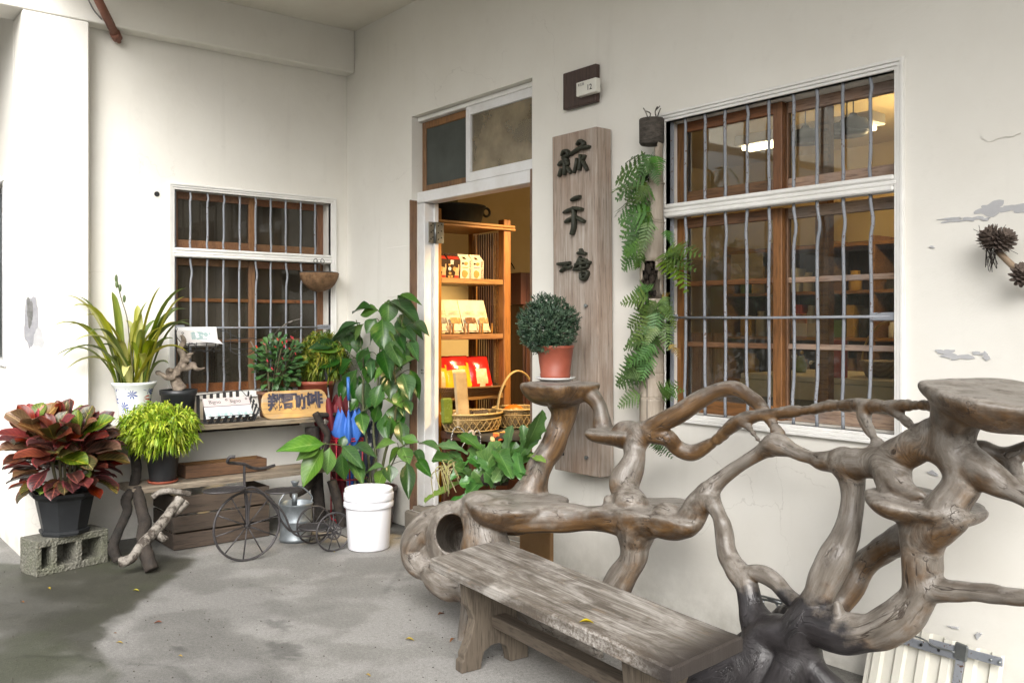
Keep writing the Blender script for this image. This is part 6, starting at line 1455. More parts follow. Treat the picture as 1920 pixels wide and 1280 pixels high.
# cast iron pan on top
M_CAST = simple('black_cast_iron', (.028,.03,.022), (.016,.017,.013), .55, 25, .25, 80)
pan = thing('cast_iron_pot', 'black cast iron pot with ring handles on top of the display rack', 'pot', (.68,.48,2.087))
c = Vector((.68,.50,2.087)); mb = MB(); mb.lathe(c, [(0,0),(.185,0),(.195,.01),(.22,.115),(.232,.122),(.23,.13),(.214,.128),(.19,.02),(0,.015)], 36); mb.build('body', M_CAST, pan)
for s_ in (-1,1):
    mb = MB(); q = c+Vector((.06,s_*.245,.10)); mb.tube([q+Vector((0,.032*math.cos(a),.03*math.sin(a))) for a in np.linspace(0,2*math.pi,15)], .0095, 7, cap=False); mb.build('ring_handle', M_CAST, pan)
t_ = simple('green_grey_board', (.16,.15,.07), (.12,.11,.05), .8); mb = MB(); mb.box((.40,.56,2.09),(.415,.72,2.36)); tag(mb.build('board', t_), 'dull green board standing behind the cast iron pot on the rack', 'board')
# printed packets
def flat(parent, name, M, poly, mat, d=.0012, lift=.0004):
    mb = MB(); n_ = M.to_3x3() @ Vector((0,0,1)); mb.prism([M @ Vector((x,y,lift)) for x,y in poly], n_*d); return mb.build(name, mat, parent)
def disc(cx, cy, r, ry=None, n=14, wob=0): return [(cx+r*(1+wob*math.sin(3*a+1))*math.cos(a), cy+(ry or r)*(1+wob*math.sin(4*a))*math.sin(a)) for a in np.linspace(0,2*math.pi,n,endpoint=False)]
M_DKBAG = simple('dark_printed_foil', (.055,.032,.02), (.035,.02,.013), .25, 8, .12, 30); M_CREAM = simple('cream_carton', (.66,.58,.42), (.60,.52,.37), .45, 6, .05); M_COOK = simple('printed_biscuit', (.50,.27,.06), (.38,.18,.035), .5, 60, 0)
M_SKIN = simple('printed_tan', (.60,.36,.17), None, .5, bump=0); M_REDP = simple('printed_red', (.36,.035,.02), (.28,.025,.015), .3, 8, .1); M_WHITEP = simple('printed_white', (.72,.68,.58), None, .5, bump=0); M_GREENP = simple('printed_green', (.25,.32,.08), None, .5, bump=0)
def packet(name, label, cat, y0, w, z, h, mat, x=.80, dep_=.085, group=None):
    """gable topped packet facing +x"""
    o = thing(name, label, cat, (x-dep_/2, y0+w/2, z), group); mb = MB()
    a = [(x,y0,z),(x,y0+w,z),(x-dep_,y0+w,z),(x-dep_,y0,z)]; hb = h*.74
    b = [(x+.004,y0-.001,z+hb),(x+.004,y0+w+.001,z+hb),(x-dep_,y0+w+.001,z+hb),(x-dep_,y0-.001,z+hb)]
    cc = [(x-dep_*.45,y0+.004,z+h*.97),(x-dep_*.45,y0+w-.004,z+h*.97),(x-dep_*.55,y0+w-.004,z+h*.97),(x-dep_*.55,y0+.004,z+h*.97)]
    dd = [(p[0],p[1],z+h) for p in cc]
    mb.add(a+b+cc+dd, [(0,1,2,3),(0,1,5,4),(1,2,6,5),(2,3,7,6),(3,0,4,7),(4,5,9,8),(5,6,10,9),(6,7,11,10),(7,4,8,11),(8,9,13,12),(9,10,14,13),(10,11,15,14),(11,8,12,15),(12,13,14,15)])
    mb.build('packet', mat, o); return o, frame_mat((x+.0022,y0,z),(0,1,0),(.004/hb,0,1)), hb, frame_mat((x+.005,y0,z+hb),(0,1,0),(-dep_*.45,0,h*.23))
W = .108
for i, (y0, lab) in enumerate(((.243,'left dark brown snack packet printed with a hand and a biscuit on the upper shelf'),(.355,'right dark brown snack packet printed with a hand and a biscuit beside the cream cartons'))):
    o, M, hb, MG = packet('snack_packet', lab, 'snack packet', y0, W, 1.689, .178, M_DKBAG, group='dark snack packets on the rack')
    flat(o, 'hand_print', M, [(.055,.0),(.095,.0),(.095,.05),(.100,.075),(.098,.10),(.090,.10),(.088,.075),(.07,.078),(.055,.072),(.05,.058),(.066,.045)], M_SKIN)
    flat(o, 'cuff_print', M, [(.056,.0),(.094,.0),(.093,.022),(.058,.022)], M_REDP, .0012, .0012)
    flat(o, 'biscuit_print', M, disc(.056,.068,.014), M_COOK, .001, .0018)
    for cx, cy, r in ((.02,.035,.012),(.035,.015,.011),(.012,.012,.010),(.014,.095,.010)): flat(o, 'biscuit_print', M, disc(cx,cy,r,r*.75,12,.1), M_COOK)
    flat(o, 'badge', M, disc(.017,.068,.013), M_WHITEP, .0008)
    flat(o, 'red_band', MG, [(.004,.004),(W-.004,.004),(W-.008,.035),(.008,.035)], M_REDP)
    me = text_mesh('苗', .034, 0, .0012); me.materials.append(M_WHITEP); inst('lettering', me, o, M @ Matrix.Translation((.036,.112,.0012)))
for i, (y0, lab, cl) in enumerate(((.468,'left cream cracker carton with a green band beside the dark packets',M_GREENP),(.572,'right cream cracker carton nearest the slatted side of the rack',simple('printed_violet',(.20,.16,.30),None,.5,bump=0)))):
    o, M, hb, MG = packet('cracker_carton', lab, 'carton', y0, .100, 1.689, .178, M_CREAM, group='cream cracker cartons on the rack')
    flat(o, 'cracker_print', M, disc(.036,.036,.025,.028,12,.10), M_COOK); flat(o, 'cracker_print', M, disc(.046,.11,.016,.012,10,.1), M_COOK); flat(o, 'seed_print', M, disc(.018,.11,.009,.008,8), M_DKBAG)
    flat(o, 'colour_band', M, [(.012,.080),(.066,.080),(.066,.0845),(.012,.0845)], cl); flat(o, 'dark_tab', MG, [(.03,.012),(.055,.012),(.048,.034),(.026,.034)], M_DKBAG)
    me = text_mesh('SODA CRACKER', .0245, 0, .0002); me.materials.append(M_INK); inst('lettering', me, o, M @ Matrix.Translation((.084,.066,.001)) @ Matrix.Rotation(-math.pi/2,4,'Z') @ Matrix.Scale(.74,4,(1,0,0)))
# cream pouches in little easels
M_POUCH = simple('cream_paper_pouch', (.66,.56,.38), (.58,.48,.31), .6, 10, .3, 25, .008)
def pouch_mat(name, c):
    t = NT(name); n = t.noise(60, 4, .6, t.mapped((1,1,.25))); return t.set(t.ramp(n, [(.35, tuple(x*.5 for x in c)), (.6, c), (.75, (.75,.7,.6))]), .15)
POS = [(.165,.06,'pouch half hidden behind the left post of the rack',(.20,.13,.07)),(.243,.10,'cream pouch with dark window next to the left post',(.16,.11,.07)),(.345,.125,'cream pouch with golden window second in the row',(.50,.30,.08)),(.475,.125,'cream pouch with brown striped window third in the row',(.25,.11,.045)),(.600,.11,'cream pouch with pale window at the right end of the row',(.48,.32,.12))]
for i, (y0, w, lab, wc_) in enumerate(POS):
    h = .23; x = .84; z = 1.298; lean = -.09; o = thing('snack_pouch', lab if 'cream' in lab else 'cream '+lab, 'snack pouch', (x-.03,y0+w/2,z), 'cream pouches on the middle shelf'); mb = MB()
    L = [(0,.0,.05),(.05,.003,.06),(.12,.0,.045),(.17,0,.02),(h,0,.004)]; vs = []; fs = []
    for zz, e, d in L:
        xx = x+lean*(zz/h); vs += [(xx,y0+e,z+zz+.012),(xx+d*.3,y0+w*.5,z+zz+.012),(xx,y0+w-e,z+zz+.012),(xx-d,y0+w*.8,z+zz+.012),(xx-d,y0+w*.2,z+zz+.012)]
    for j in range(len(L)-1):
        for k in range(5): fs.append((j*5+k,j*5+(k+1)%5,(j+1)*5+(k+1)%5,(j+1)*5+k))
    fs += [(0,1,2,3,4),tuple(20+k for k in range(5))]; mb.add(vs, fs); mb.build('pouch', M_POUCH, o)
    M = frame_mat((x+.019,y0,z+.012),(0,1,0),(lean/h,0,1)); flat(o, 'window', M, [(w*.14,.068),(w*.86,.068),(w*.86,.108),(w*.5,.113),(w*.14,.108)], pouch_mat('pouch_window_%d' % i, wc_), .0015)
    for k, (a, b) in enumerate(((.12,.88),(.2,.7),(.15,.8))): flat(o, 'print_line', M, [(w*a,.135+k*.011),(w*b,.135+k*.011),(w*b,.137+k*.011),(w*a,.137+k*.011)], simple('printed_grey',(.28,.22,.15),None,.6,bump=0))
    flat(o, 'label', M, [(w*.2,.012),(w*.8,.012),(w*.8,.062),(w*.2,.062)], simple('pouch_label',(.68,.52,.36),(.56,.36,.24),.6,40,0), .0014)
    for yy in (y0+.012, y0+w-.012):
        mb = MB(); mb.box((x+.022,yy-.004,z+.001),(x+.034,yy+.004,z+.075),.001); mb.box((x-.03,yy-.004,z+.001),(x+.0215,yy+.004,z+.01),.001); e = mb.build('easel_leg', M_RACKH, o)
# wicker tray of red packets
def wicker(name, c1, c2, sx, sz):
    t = NT(name); wv = t.n('TexWave'); wv.inputs['Scale'].default_value = sx; wv.inputs['Distortion'].default_value = 1; wv.bands_direction = 'Z'; t.l(t.coord(), wv.inputs[0])
    w2 = t.n('TexWave'); w2.inputs['Scale'].default_value = sz; w2.bands_direction = 'Y'; t.l(t.coord(), w2.inputs[0])
    h = t.math('MULTIPLY', wv.outputs[1], t.math('MULTIPLY_ADD', w2.outputs[1], .6, .4)); col = t.ramp(h, [(.2,c2),(.7,c1)]); t.bump(h, .8, .006); return t.set(col, .5)
M_WICK = wicker('honey_wicker', (.40,.22,.065), (.12,.05,.015), 60, 30); M_WICK2 = wicker('tan_bamboo_weave', (.38,.26,.10), (.14,.08,.025), 45, 25)
M_CANE = simple('pale_cane', (.52,.36,.14), (.38,.24,.08), .4, 20, .1)
wt = thing('wicker_tray', 'shallow woven wicker tray holding red snack packets on the lower shelf', 'tray', (.75,.50,.869))
for k in range(5):
    z = .875+.013*k; r = 1+.03*k; mb = MB(); mb.tube(smoothpts([(.75-.13*r,.26,z),(.75-.13*r,.74,z),(.90+.012*k,.76,z+.003*math.sin(k)),(.90+.012*k,.25,z)],5,True)+[Vector((.75-.13*r,.26,z))], .0075, 6, cap=False); mb.build('cane_coil', M_WICK, wt)
mb = MB(); mb.box((.63,.27,.870),(.905,.75,.876)); mb.build('tray_base', M_WICK, wt)
def redpack(label, y, z, w, h, lean, seed, yellow):
    o = thing('red_snack_packet', label, 'snack packet', (.80,y+w/2,z), 'red snack packets in the wicker tray'); rnd = random.Random(seed); vs = []; fs = []; nx, nz = 8, 9; M = frame_mat((.84,y,z),(0.05,1,.0),(-lean,.12*(seed%2*2-1)*.4,1))
    for s_ in (1,-1):
        for j in range(nz+1):
            for i in range(nx+1):
                u, v = i/nx, j/nz; b = (math.sin(math.pi*u)*math.sin(math.pi*v))**.6*.035; cr = .007*mnoise.noise((u*6,v*6,seed))*(1 if 0<i<nx else .3)
                vs.append(M @ Vector((w*u, h*v, s_*b+cr)))
    n1 = (nx+1)*(nz+1); mi = []
    for s_ in (0,1):
        for j in range(nz):
            for i in range(nx):
                q = s_*n1+j*(nx+1)+i; fs.append((q,q+1,q+nx+2,q+nx+1)); u, v = (i+.5)/nx, (j+.5)/nz
                e = ((u-.5)/.36)**2+((v-.30)/.30)**2; mi.append(0 if s_ else (2 if e < .75 else (1 if (yellow and v < .62+.25*(u-.5)) else 0)))
    mb = MB(); mb.add(vs, fs, 0, True); mb.m = mi; mb.build('packet', [M_REDB, M_YELB, M_CLEAR], o, False)
M_REDB = simple('glossy_red_foil', (.52,.02,.012), (.40,.014,.01), .18, 8, .25, 22, .01); M_YELB = simple('glossy_yellow_foil', (.72,.44,.02), (.62,.33,.015), .18, 8, .25, 22, .01); M_CLEAR = simple('clear_window_foil', (.72,.60,.36), (.62,.42,.20), .14, 25, .3, 30, .01)
redpack('red and yellow snack packet with clear window in the middle of the wicker tray', .325, .905, .215, .25, .35, 2, True)
redpack('plain red snack packet with clear window at the right end of the wicker tray', .535, .91, .19, .24, .38, 3, False)
redpack('red snack packet peeping out at the left end of the wicker tray', .175, .90, .17, .24, .3, 5, True)
# table with cloth, woven baskets
tb = thing('side_table', 'dark low side table standing before the rack inside the doorway', 'table', (1.16,.6,.15))
mb = MB(); mb.box((.98,.17,.60),(1.34,1.05,.648),.004); mb.build('table_top', M_RACKD, tb)
for x, y in ((1.0,.2),(1.3,.2),(1.0,1.01),(1.3,1.01)): mb = MB(); mb.box((x-.02,y-.02,.1505),(x+.02,y+.02,.599),.003); mb.build('leg', M_RACKD, tb)
mb = MB(); mb.box((1.0,.22,.16),(1.02,1.0,.59)); mb.build('back_panel', M_RACKD, tb)
def clothm():
    t = NT('floral_table_cloth'); v = t.n('TexVoronoi'); v.inputs['Scale'].default_value = 15; t.l(t.coord(), v.inputs[0]); n = t.noise(30,4,.6)
    s = t.n('SeparateColor'); t.l(v.outputs['Color'], s.inputs[0]); f = t.math('ADD', v.outputs[0], t.math('MULTIPLY',n,.5))
    pc = t.ramp(s.outputs[0], [(0,(.62,.50,.28)),(.4,(.50,.09,.02)),(.7,(.65,.30,.05)),(.85,(.30,.33,.10))], 'CONSTANT'); return t.set(t.mix(t.ramp(f,[(.56,1),(.64,0)]), (.02,.018,.018), pc), .7)
mb = MB(); n = 30; vs = []; fs = []
for i in range(n+1):
    y = .19+.85*i/n; vs += [(.985,y,.650),(1.345,y,.6505),(1.352+.006*math.sin(i*1.7),y,.645),(1.356+.010*math.sin(i*1.7),y,.60+.012*math.sin(i*.9))]
for i in range(n):
    for k in range(3): fs.append((i*4+k,i*4+k+1,i*4+k+5,i*4+k+4))
mb.add(vs, fs, 0, True); tag(mb.build('tablecloth', clothm(), None, False), 'black cloth with orange and cream flowers on the low side table', 'tablecloth')
def basket(name, label, c, rx, ry, h, mat, handle=False):
    o = thing(name, label, 'basket', c); c = Vector(c); mb = MB(); mb.lathe(c, [(.0,.004),(.80,.004),(.84,.0),(1.0,h),(.965,h),(.80,.012),(0,.010)], 40, sx=1, sy=1)
    mb.v = [tuple(c+Vector(((Vector(v)-c).x*rx, (Vector(v)-c).y*ry, (Vector(v)-c).z))) for v in mb.v]; mb.build('body', mat, o)
    for zz, k in ((h,1.0),(h*.72,.955),(h*.12,.87)):
        mb = MB(); mb.tube([c+Vector((rx*k*1.01*math.cos(a),ry*k*1.01*math.sin(a),zz)) for a in np.linspace(0,2*math.pi,41)], .0075 if zz == h else .004, 6, cap=False); mb.build('rim' if zz == h else 'cane_band', M_CANE, o)
    for k in range(14):
        a = 2*math.pi*k/14; p = c+Vector((rx*math.cos(a),ry*math.sin(a),h)); mb = MB(); mb.box(p-Vector((.004,.004,.009)), p+Vector((.004,.004,.010)), .001); mb.build('binding', simple('pale_binding',(.60,.46,.22),None,.5,bump=0) if k == 0 else bpy.data.materials['pale_binding'], o)
    for k in range(26):
        a = 2*math.pi*k/26
        for s_ in (-1,1):
            p = c+Vector((rx*.89*math.cos(a),ry*.89*math.sin(a),h*.16)); q = c+Vector((rx*.97*math.cos(a+s_*.24),ry*.97*math.sin(a+s_*.24),h*.68)); mb = MB(); mb.tube([p, (p+q)/2+Vector(((p+q).x/2-c.x,(p+q).y/2-c.y,0))*.03, q], .003, 4, cap=False); mb.build('weave_strand', M_CANE, o)
    if handle:
        mb = MB(); mb.tube([c+Vector((0,ry*1.0*math.cos(a),h*.6+.31*math.sin(a))) for a in np.linspace(0,math.pi,22)], .012, 7, squash=.6); mb.build('handle', M_CANE, o)
    return o
basket('woven_basket', 'wide oval bamboo basket full of dark packets on the floral cloth', (1.15,.31,.651), .17, .22, .125, M_WICK2)
basket('handle_basket', 'bamboo basket with tall hooped handle and an orange fruit at the right of the door', (1.17,.69,.651), .16, .18, .135, M_WICK2, True)
mb = MB(); mb.ball((1.16,.66,.76), .07, 20, 12, sc=(1,1.15,.72)); tag(mb.build('orange_fruit', simple('orange_peel',(.70,.16,.012),(.60,.12,.01),.35,15,.1)), 'round orange fruit lying in the hooped bamboo basket', 'fruit')
rnd = random.Random(6)
for k in range(5):
    y = .22+.055*k; M = frame_mat((1.12+rnd.uniform(-.03,.04), y, .735), (.2,1,.1), (-.5,.2*rnd.uniform(-1,1),1)); mb = MB(); mb.box((-.04,-.03,-.012),(.04,.05,.012),.008,0,M)
    tag(mb.build('dark_packet', M_DKBAG if k else M_WHITEP), ('','leftmost','second','third','rightmost')[k]+' dark wrapped packet lying in the oval bamboo basket' if k else 'small white wrapped packet lying in the oval bamboo basket', 'packet', 'dark packets in the oval basket' if k else None)
M = frame_mat((1.24,.125,.70),(.1,1,0),(-.16,-.04,1)); mb = MB(); mb.box((0,0,-.012),(.10,.36,.012),.012,0,M); tag(mb.build('paper_bag', simple('clear_tan_bag',(.48,.34,.17),(.34,.22,.10),.3,10,.25,30)), 'tall narrow tan snack bag standing in the oval basket by the left post', 'bag')
M = frame_mat((1.20,.03,.72),(.1,1,0),(-.1,-.38,1)); mb = MB(); mb.box((0,0,-.014),(.085,.17,.014),.014,0,M); tag(mb.build('lime_bag', simple('lime_foil',(.17,.20,.03),(.10,.13,.02),.25,10,.25,30)), 'lime green snack bag leaning beside the tall tan bag in the basket', 'bag')
# bead strings hung from the cloth edge
M_BEAD = simple('white_beads', (.6,.58,.54), (.03,.03,.03), .4, 120, 0, lo=.48, hi=.52)
for i, L in enumerate(([(846,835),(848,812),(856,800),(868,806),(874,822),(866,838)], [(888,812),(896,806),(901,818),(900,840)])):
    P = smoothpts([onX(a, b, 1.365) for a, b in L], 8); mb = MB(); mb.tube(P, .004, 6); tag(mb.build('bead_string', M_BEAD), ('looped' if i == 0 else 'short')+' black and white bead string hanging in front of the low side table', 'beads')
mb = MB(); p = onX(884,814,1.36); mb.ball(p, .028, 10, 7, sc=(.5,1,1.1)); tag(mb.build('cloth_pompom', simple('grey_lace',(.42,.38,.34),(.3,.26,.23),.9,60,.4)), 'grey lace ornament at the corner of the floral cloth', 'ornament')
# dark cabinet and boxes at the right inside the door
cb = thing('dark_cabinet', 'dark cabinet against the yellow inner wall to the right of the rack', 'cabinet', (.25,1.55,.15))
mb = MB(); mb.box((.06,1.30,.1505),(.5,2.2,1.52),.006); mb.build('body', M_RACKD, cb)
for k in range(4): mb = MB(); mb.box((.5005,1.32+.21*k,.2),(.512,1.51+.21*k,1.48),.004); mb.build('door', wood('cabinet_door_wood',(.11,.045,.025),(.06,.022,.012),None,2,6,.4,.1) if k == 0 else bpy.data.materials['cabinet_door_wood'], cb)
bx_ = thing('tall_box', 'brown red tall boxes with a cream side standing on the dark cabinet', 'boxes', (.45,1.35,1.521))
for k, (y0, y1, m) in enumerate(((1.275,1.335,simple('box_maroon',(.16,.06,.05),(.12,.045,.04),.5)),(1.336,1.40,bpy.data.materials['box_maroon']),(1.401,1.47,simple('box_cream',(.72,.60,.36),(.66,.54,.32),.5)))):
    mb = MB(); mb.box((.35,y0,1.5215),(.50,y1,1.775),.003); mb.build('box', m, bx_)
mb = MB(); p = onX(962,498,.052); mb.tube([p+Vector((0,-.02,.02)),p+Vector((.02,-.02,.0)),p+Vector((.02,.0,-.03))], .006, 6); tag(mb.build('wall_hook', M_DARK), 'small dark hook on the yellow inner wall beside the rack', 'hook')
# lamps inside: a spot over the rack, fluorescent tubes on the ceiling
def lamp(name, label, loc, target, power, color, size, blend=.6, ang=75):
    o = thing(name, label, 'lamp', loc); loc = Vector(loc); d = (Vector(target)-loc).normalized()
    mb = MB(); mb.tube([loc, loc+d*.09], [.03,.045], 14, cap=False); mb.tube([loc+Vector((0,0,.10)), loc], .008, 6); mb.build('shade', M_BLACKM, o)
    mb = MB(); mb.ball(loc+d*.04, .025, 12, 8); mb.build('bulb', emit('warm_bulb_glow', color, 12), o)
    ld = bpy.data.lights.new(name+'_light', 'SPOT'); ld.energy = power; ld.color = color; ld.spot_size = R(ang); ld.spot_blend = blend; ld.shadow_soft_size = size
    l = bpy.data.objects.new(name+'_light', ld); COL.objects.link(l); l.parent = o; l.location = d*.1; l.rotation_euler = d.to_track_quat('-Z','Y').to_euler()
lamp('spot_lamp', 'small black ceiling spot lamp shining on the display rack', (2.3,1.3,2.80), (.80,.62,1.10), 260, (1,.70,.34), .05, .5, 52)
def tubes():
    a = Vector((1.85,2.36,2.68)); b = Vector((2.85,2.38,2.68)); o = thing('fluorescent_lamp', 'lit fluorescent tube lamp on the ceiling seen through the large window', 'lamp', (a+b)/2)
    mb = MB(); mb.box(a+Vector((-.05,-.08,.02)), b+Vector((.05,.08,.095)), .008); mb.build('housing', M_TRIM, o)
    for dy in (-.04,.04): mb = MB(); mb.tube([a+Vector((0,dy,0)), b+Vector((0,dy,0))], .014, 8); mb.build('tube', emit('fluorescent_glow', (1,.80,.50), 9), o)
tubes()
def bulb(name, label, loc, power, color):
    o = thing(name, label, 'lamp', loc); mb = MB(); mb.ball(loc, .05, 14, 10); mb.build('bulb', emit('fill_globe_glow', color, 8), o)
    mb = MB(); mb.tube([Vector(loc)+Vector((0,0,.05)), (loc[0],loc[1],2.949)], .005, 6); mb.build('cord', M_BLACKM, o)
    ld = bpy.data.lights.new(name+'_light', 'POINT'); ld.energy = power; ld.color = color; ld.shadow_soft_size = .052
    l = bpy.data.objects.new(name+'_light', ld); COL.objects.link(l); l.parent = o
bulb('fill_globe', 'added warm fill globe hanging above the shop counter', (3.0,2.9,2.45), 230, (1,.72,.38))  # added fill bulb, brightens the room behind door and window

# ================================================================== what the large window shows: a shop room
M_DESK = simple('cream_counter', (.52,.46,.33), (.46,.40,.28), .4, 4, .05); M_DESKG = simple('grey_counter_front', (.20,.20,.18), (.16,.16,.145), .6, 4, .05)
ct = thing('shop_counter', 'long cream topped counter with grey front behind the large window', 'counter', (3.2,1.6,.15))
mb = MB(); mb.box((2.55,1.35,1.03),(4.4,2.1,1.065),.005); mb.build('counter_top', M_DESK, ct); mb = MB(); mb.box((2.6,1.40,.1505),(4.35,2.05,1.029),.003); mb.build('counter_front', M_DESKG, ct); mb = MB(); mb.box((2.55,1.345,.93),(4.4,1.349,1.029)); mb.build('apron', M_DESK, ct)
M_CAB = wood('cabinet_wood', (.34,.17,.06), (.20,.09,.03), (.28,.13,.045), 0, 5, .5, .15, .06)
sh = thing('shop_shelves', 'large wooden shelf unit full of jars and boxes along the back wall of the shop', 'shelves', (2.2,4.0,.15))
for z in (.45,.85,1.25,1.65,2.05): mb = MB(); mb.box((.6,3.72,z-.03),(4.6,4.18,z),.003); mb.build('shelf', M_CAB, sh)
for k in range(9): x = .6+.5*k; mb = MB(); mb.box((x-.02,3.721,.1505),(x+.02,4.179,2.10),.003); mb.build('upright', M_CAB, sh)
mb = MB(); mb.box((.58,4.18,.15),(4.62,4.195,2.1)); mb.build('back_board', M_RACKD, sh)
rnd = random.Random(21); PAL = [simple('ware_%s' % n, c, None, .45, bump=0) for n, c in (('red',(.40,.05,.03)),('cream',(.62,.55,.38)),('white',(.68,.65,.58)),('ochre',(.50,.30,.06)),('green',(.12,.20,.08)),('brown',(.16,.08,.04)),('dark',(.04,.035,.03)))]
GN = ['red','cream','white','ochre','green','brown','dark']
BAY = ['first','second','third','fourth','fifth','sixth','seventh','eighth']
SZ = ['low','medium','tall']
POSN = ['lowest','second','third','fourth','top']
USED = set()
for zi, z in enumerate((.45,.85,1.25,1.65)):
    x = .72
    while x < 4.5:
        m = rnd.randrange(7); h = rnd.uniform(.10,.30); w = rnd.uniform(.07,.17)
        if abs(((x-.6) % .5)) < .04 or ((x-.6) % .5)+w > .47: x += .05; continue
        mb = MB()
        if rnd.random() < .45: mb.lathe((x+w/2,3.86,z+.0005), [(0,0),(w*.4,0),(w*.45,.01),(w*.45,h*.7),(w*.3,h*.85),(w*.32,h),(0,h)], 14)
        else: mb.box((x,3.80,z+.0005),(x+w,3.98,z+h),.004)
        k = 'jar' if len(mb.v) > 60 else 'box'
        lb_ = f'{SZ[0 if h < .16 else 1 if h < .24 else 2]} {GN[m]} {k} in the {BAY[int((x-.6)/.5)]} bay of the {POSN[zi]} shop shelf'
        if lb_ in USED: x += .07; continue
        USED.add(lb_)
        tag(mb.build('shop_'+k, PAL[m]), f'{SZ[0 if h < .16 else 1 if h < .24 else 2]} {GN[m]} {k} in the {BAY[int((x-.6)/.5)]} bay of the {POSN[zi]} shop shelf', k, 'wares on the shop shelves'); x += w+rnd.uniform(.01,.06)
# nearer pieces seen in the panes
pt = MB(); p0 = onY(1528,600,.42); p1 = onY(1553,600,.42); pt.box((p0.x,.42,.1505),(p1.x,.47,2.6),.004); tag(pt.build('wooden_post', M_CAB), 'upright orange wooden post just inside the large window', 'post')
def card(px0, py0, px1, py1, y, mat, name, label, cat, d=.006):
    a = onY(px0,py0,y); b = onY(px1,py1,y); mb = MB(); mb.box((a.x,y,b.z),(b.x,y+d,a.z),.001); return tag(mb.build(name, mat), label, cat)
mp = wood('vertical_board_wood', (.30,.17,.08), (.18,.09,.04), None, 2, 5, .6, .2)
ps = thing('board_screen', 'low screen of vertical brown boards inside the left half of the large window', 'screen', (2.05,1.5,.15))
for k in range(5): mb = MB(); mb.box((1.86+.09*k,1.5,.1505),(1.945+.09*k,1.52,1.31),.002); mb.build('board', mp, ps)
card(1370,478,1430,522,1.5,simple('tan_reflection',(.45,.34,.18),(.40,.30,.16),.7),'reflected_panel','tan panel standing in for a reflection in the left half of the large window','paper')  # solid panel put in for a tan reflection on the pane
card(1466,560,1482,615,2.6,simple('green_print',(.36,.36,.14),(.20,.24,.10),.6,14,0),'hung_print','narrow yellow green print hanging behind the right half of the window','print')
card(1480,588,1512,632,2.6,simple('mixed_print',(.50,.34,.14),(.36,.07,.035),.6,12,0),'hung_print','red and tan patterned print beside the narrow green one','print')
card(1491,606,1512,630,2.3,M_CREAM,'price_card','left cream price card hanging under the patterned print','card')
card(1514,606,1529,630,2.3,M_CREAM,'price_card','right cream price card next to the wooden post','card')
hb_ = thing('counter_basket', 'basket with a tall thin hoop handle standing on the shop counter', 'basket', (3.35,1.6,1.066))
mb = MB(); mb.lathe((3.36,1.7,1.066), [(0,0),(.15,0),(.19,.09),(.18,.09),(.14,.01),(0,.01)], 24); mb.build('body', M_WICK2, hb_)
mb = MB(); c = Vector((3.36,1.7,1.12)); mb.tube([c+Vector((.2*math.cos(a),0,.27*math.sin(a))) for a in np.linspace(0,math.pi,20)], .007, 6); mb.build('handle', M_CANE, hb_)
mb = MB(); p = c+Vector((.10,-.01,.22)); mb.box(p, p+Vector((.08,.003,.05))); mb.build('price_tag', M_CREAM, hb_)
a = onY(1556,642,1.35); mb = MB(); mb.box((a.x,1.36,1.066),(a.x+.07,1.42,1.28),.003); tag(mb.build('counter_box', PAL[0]), 'small red carton standing on the shop counter beside the wooden post', 'carton')
for k, (px, py) in enumerate(((1480,661),(1503,661),(1492,668),(1520,680),(1482,668))):
    p = onY(px,py,1.65); mb = MB(); mb.ball(p, .012, 7, 5); mb.tube([p, (p.x,p.y+.05,1.14)], .002, 4)
    if k == 0: fl0 = thing('flower_vase', 'vase of small yellow and white flowers on the shop counter', 'vase', (p.x+.05,1.68,1.066)); v_ = MB(); v_.lathe((p.x+.05,1.70,1.066),[(0,0),(.03,0),(.04,.04),(.02,.09),(.025,.10),(0,.1)],14); v_.build('vase', M_GREENP, fl0)
    mb.build('flower', PAL[(3,3,2,2,2)[k]], fl0)
bs_ = thing('coffee_grinder', 'dark round machine hanging lamp shades row above the shop', 'lamp shades', (3.3,2.2,2.6)); bpy.data.objects.remove(bs_)
for k, (px, py, r) in enumerate(((1510,262,.13),(1588,248,.12),(1600,240,.10))):
    p = onY(px, py, 1.9); o = thing('hanging_lamp', ('left wide','middle','right small')[k]+' dark hanging lamp seen through the upper window panes', 'lamp', p, 'dark hanging lamps in the shop'); mb = MB(); mb.lathe(p, [(r,-.02),(r*1.02,.0),(r*.8,.05),(.03,.07),(.02,.09)], 20); mb.build('shade', M_BLACKM, o); mb = MB(); mb.tube([p+Vector((0,0,.08)),(p.x,p.y,2.95)], .004, 5); mb.build('cord', M_BLACKM, o)
# small room behind the barred side window: pale curtain and a dresser
def curtain():
    vs = []; fs = []; n = 60
    for i in range(n+1):
        y = -1.98+1.05*i/n; x = -.42+.018*math.sin(i*1.3); vs += [(x,y,.6),(x,y,2.5)]
    for i in range(n): fs.append((2*i,2*i+2,2*i+3,2*i+1))
    mb = MB(); mb.add(vs, fs, 0, True); tag(mb.build('curtain', simple('beige_curtain',(.30,.255,.19),(.24,.20,.15),.9,6,.1), None, False), 'beige curtain hanging behind the left half of the small window', 'curtain')
curtain()
dr = thing('dresser', 'dark brown dresser standing deep inside behind the small window', 'dresser', (-2.3,-.8,.15)); mb = MB(); mb.box((-2.55,-1.4,.1505),(-2.1,-.2,1.3),.01); mb.build('body', M_RACKD, dr)
for k in range(3): mb = MB(); mb.box((-2.0995,-1.35,.25+.34*k),(-2.085,-.25,.56+.34*k),.005); mb.build('drawer', M_CAB, dr)
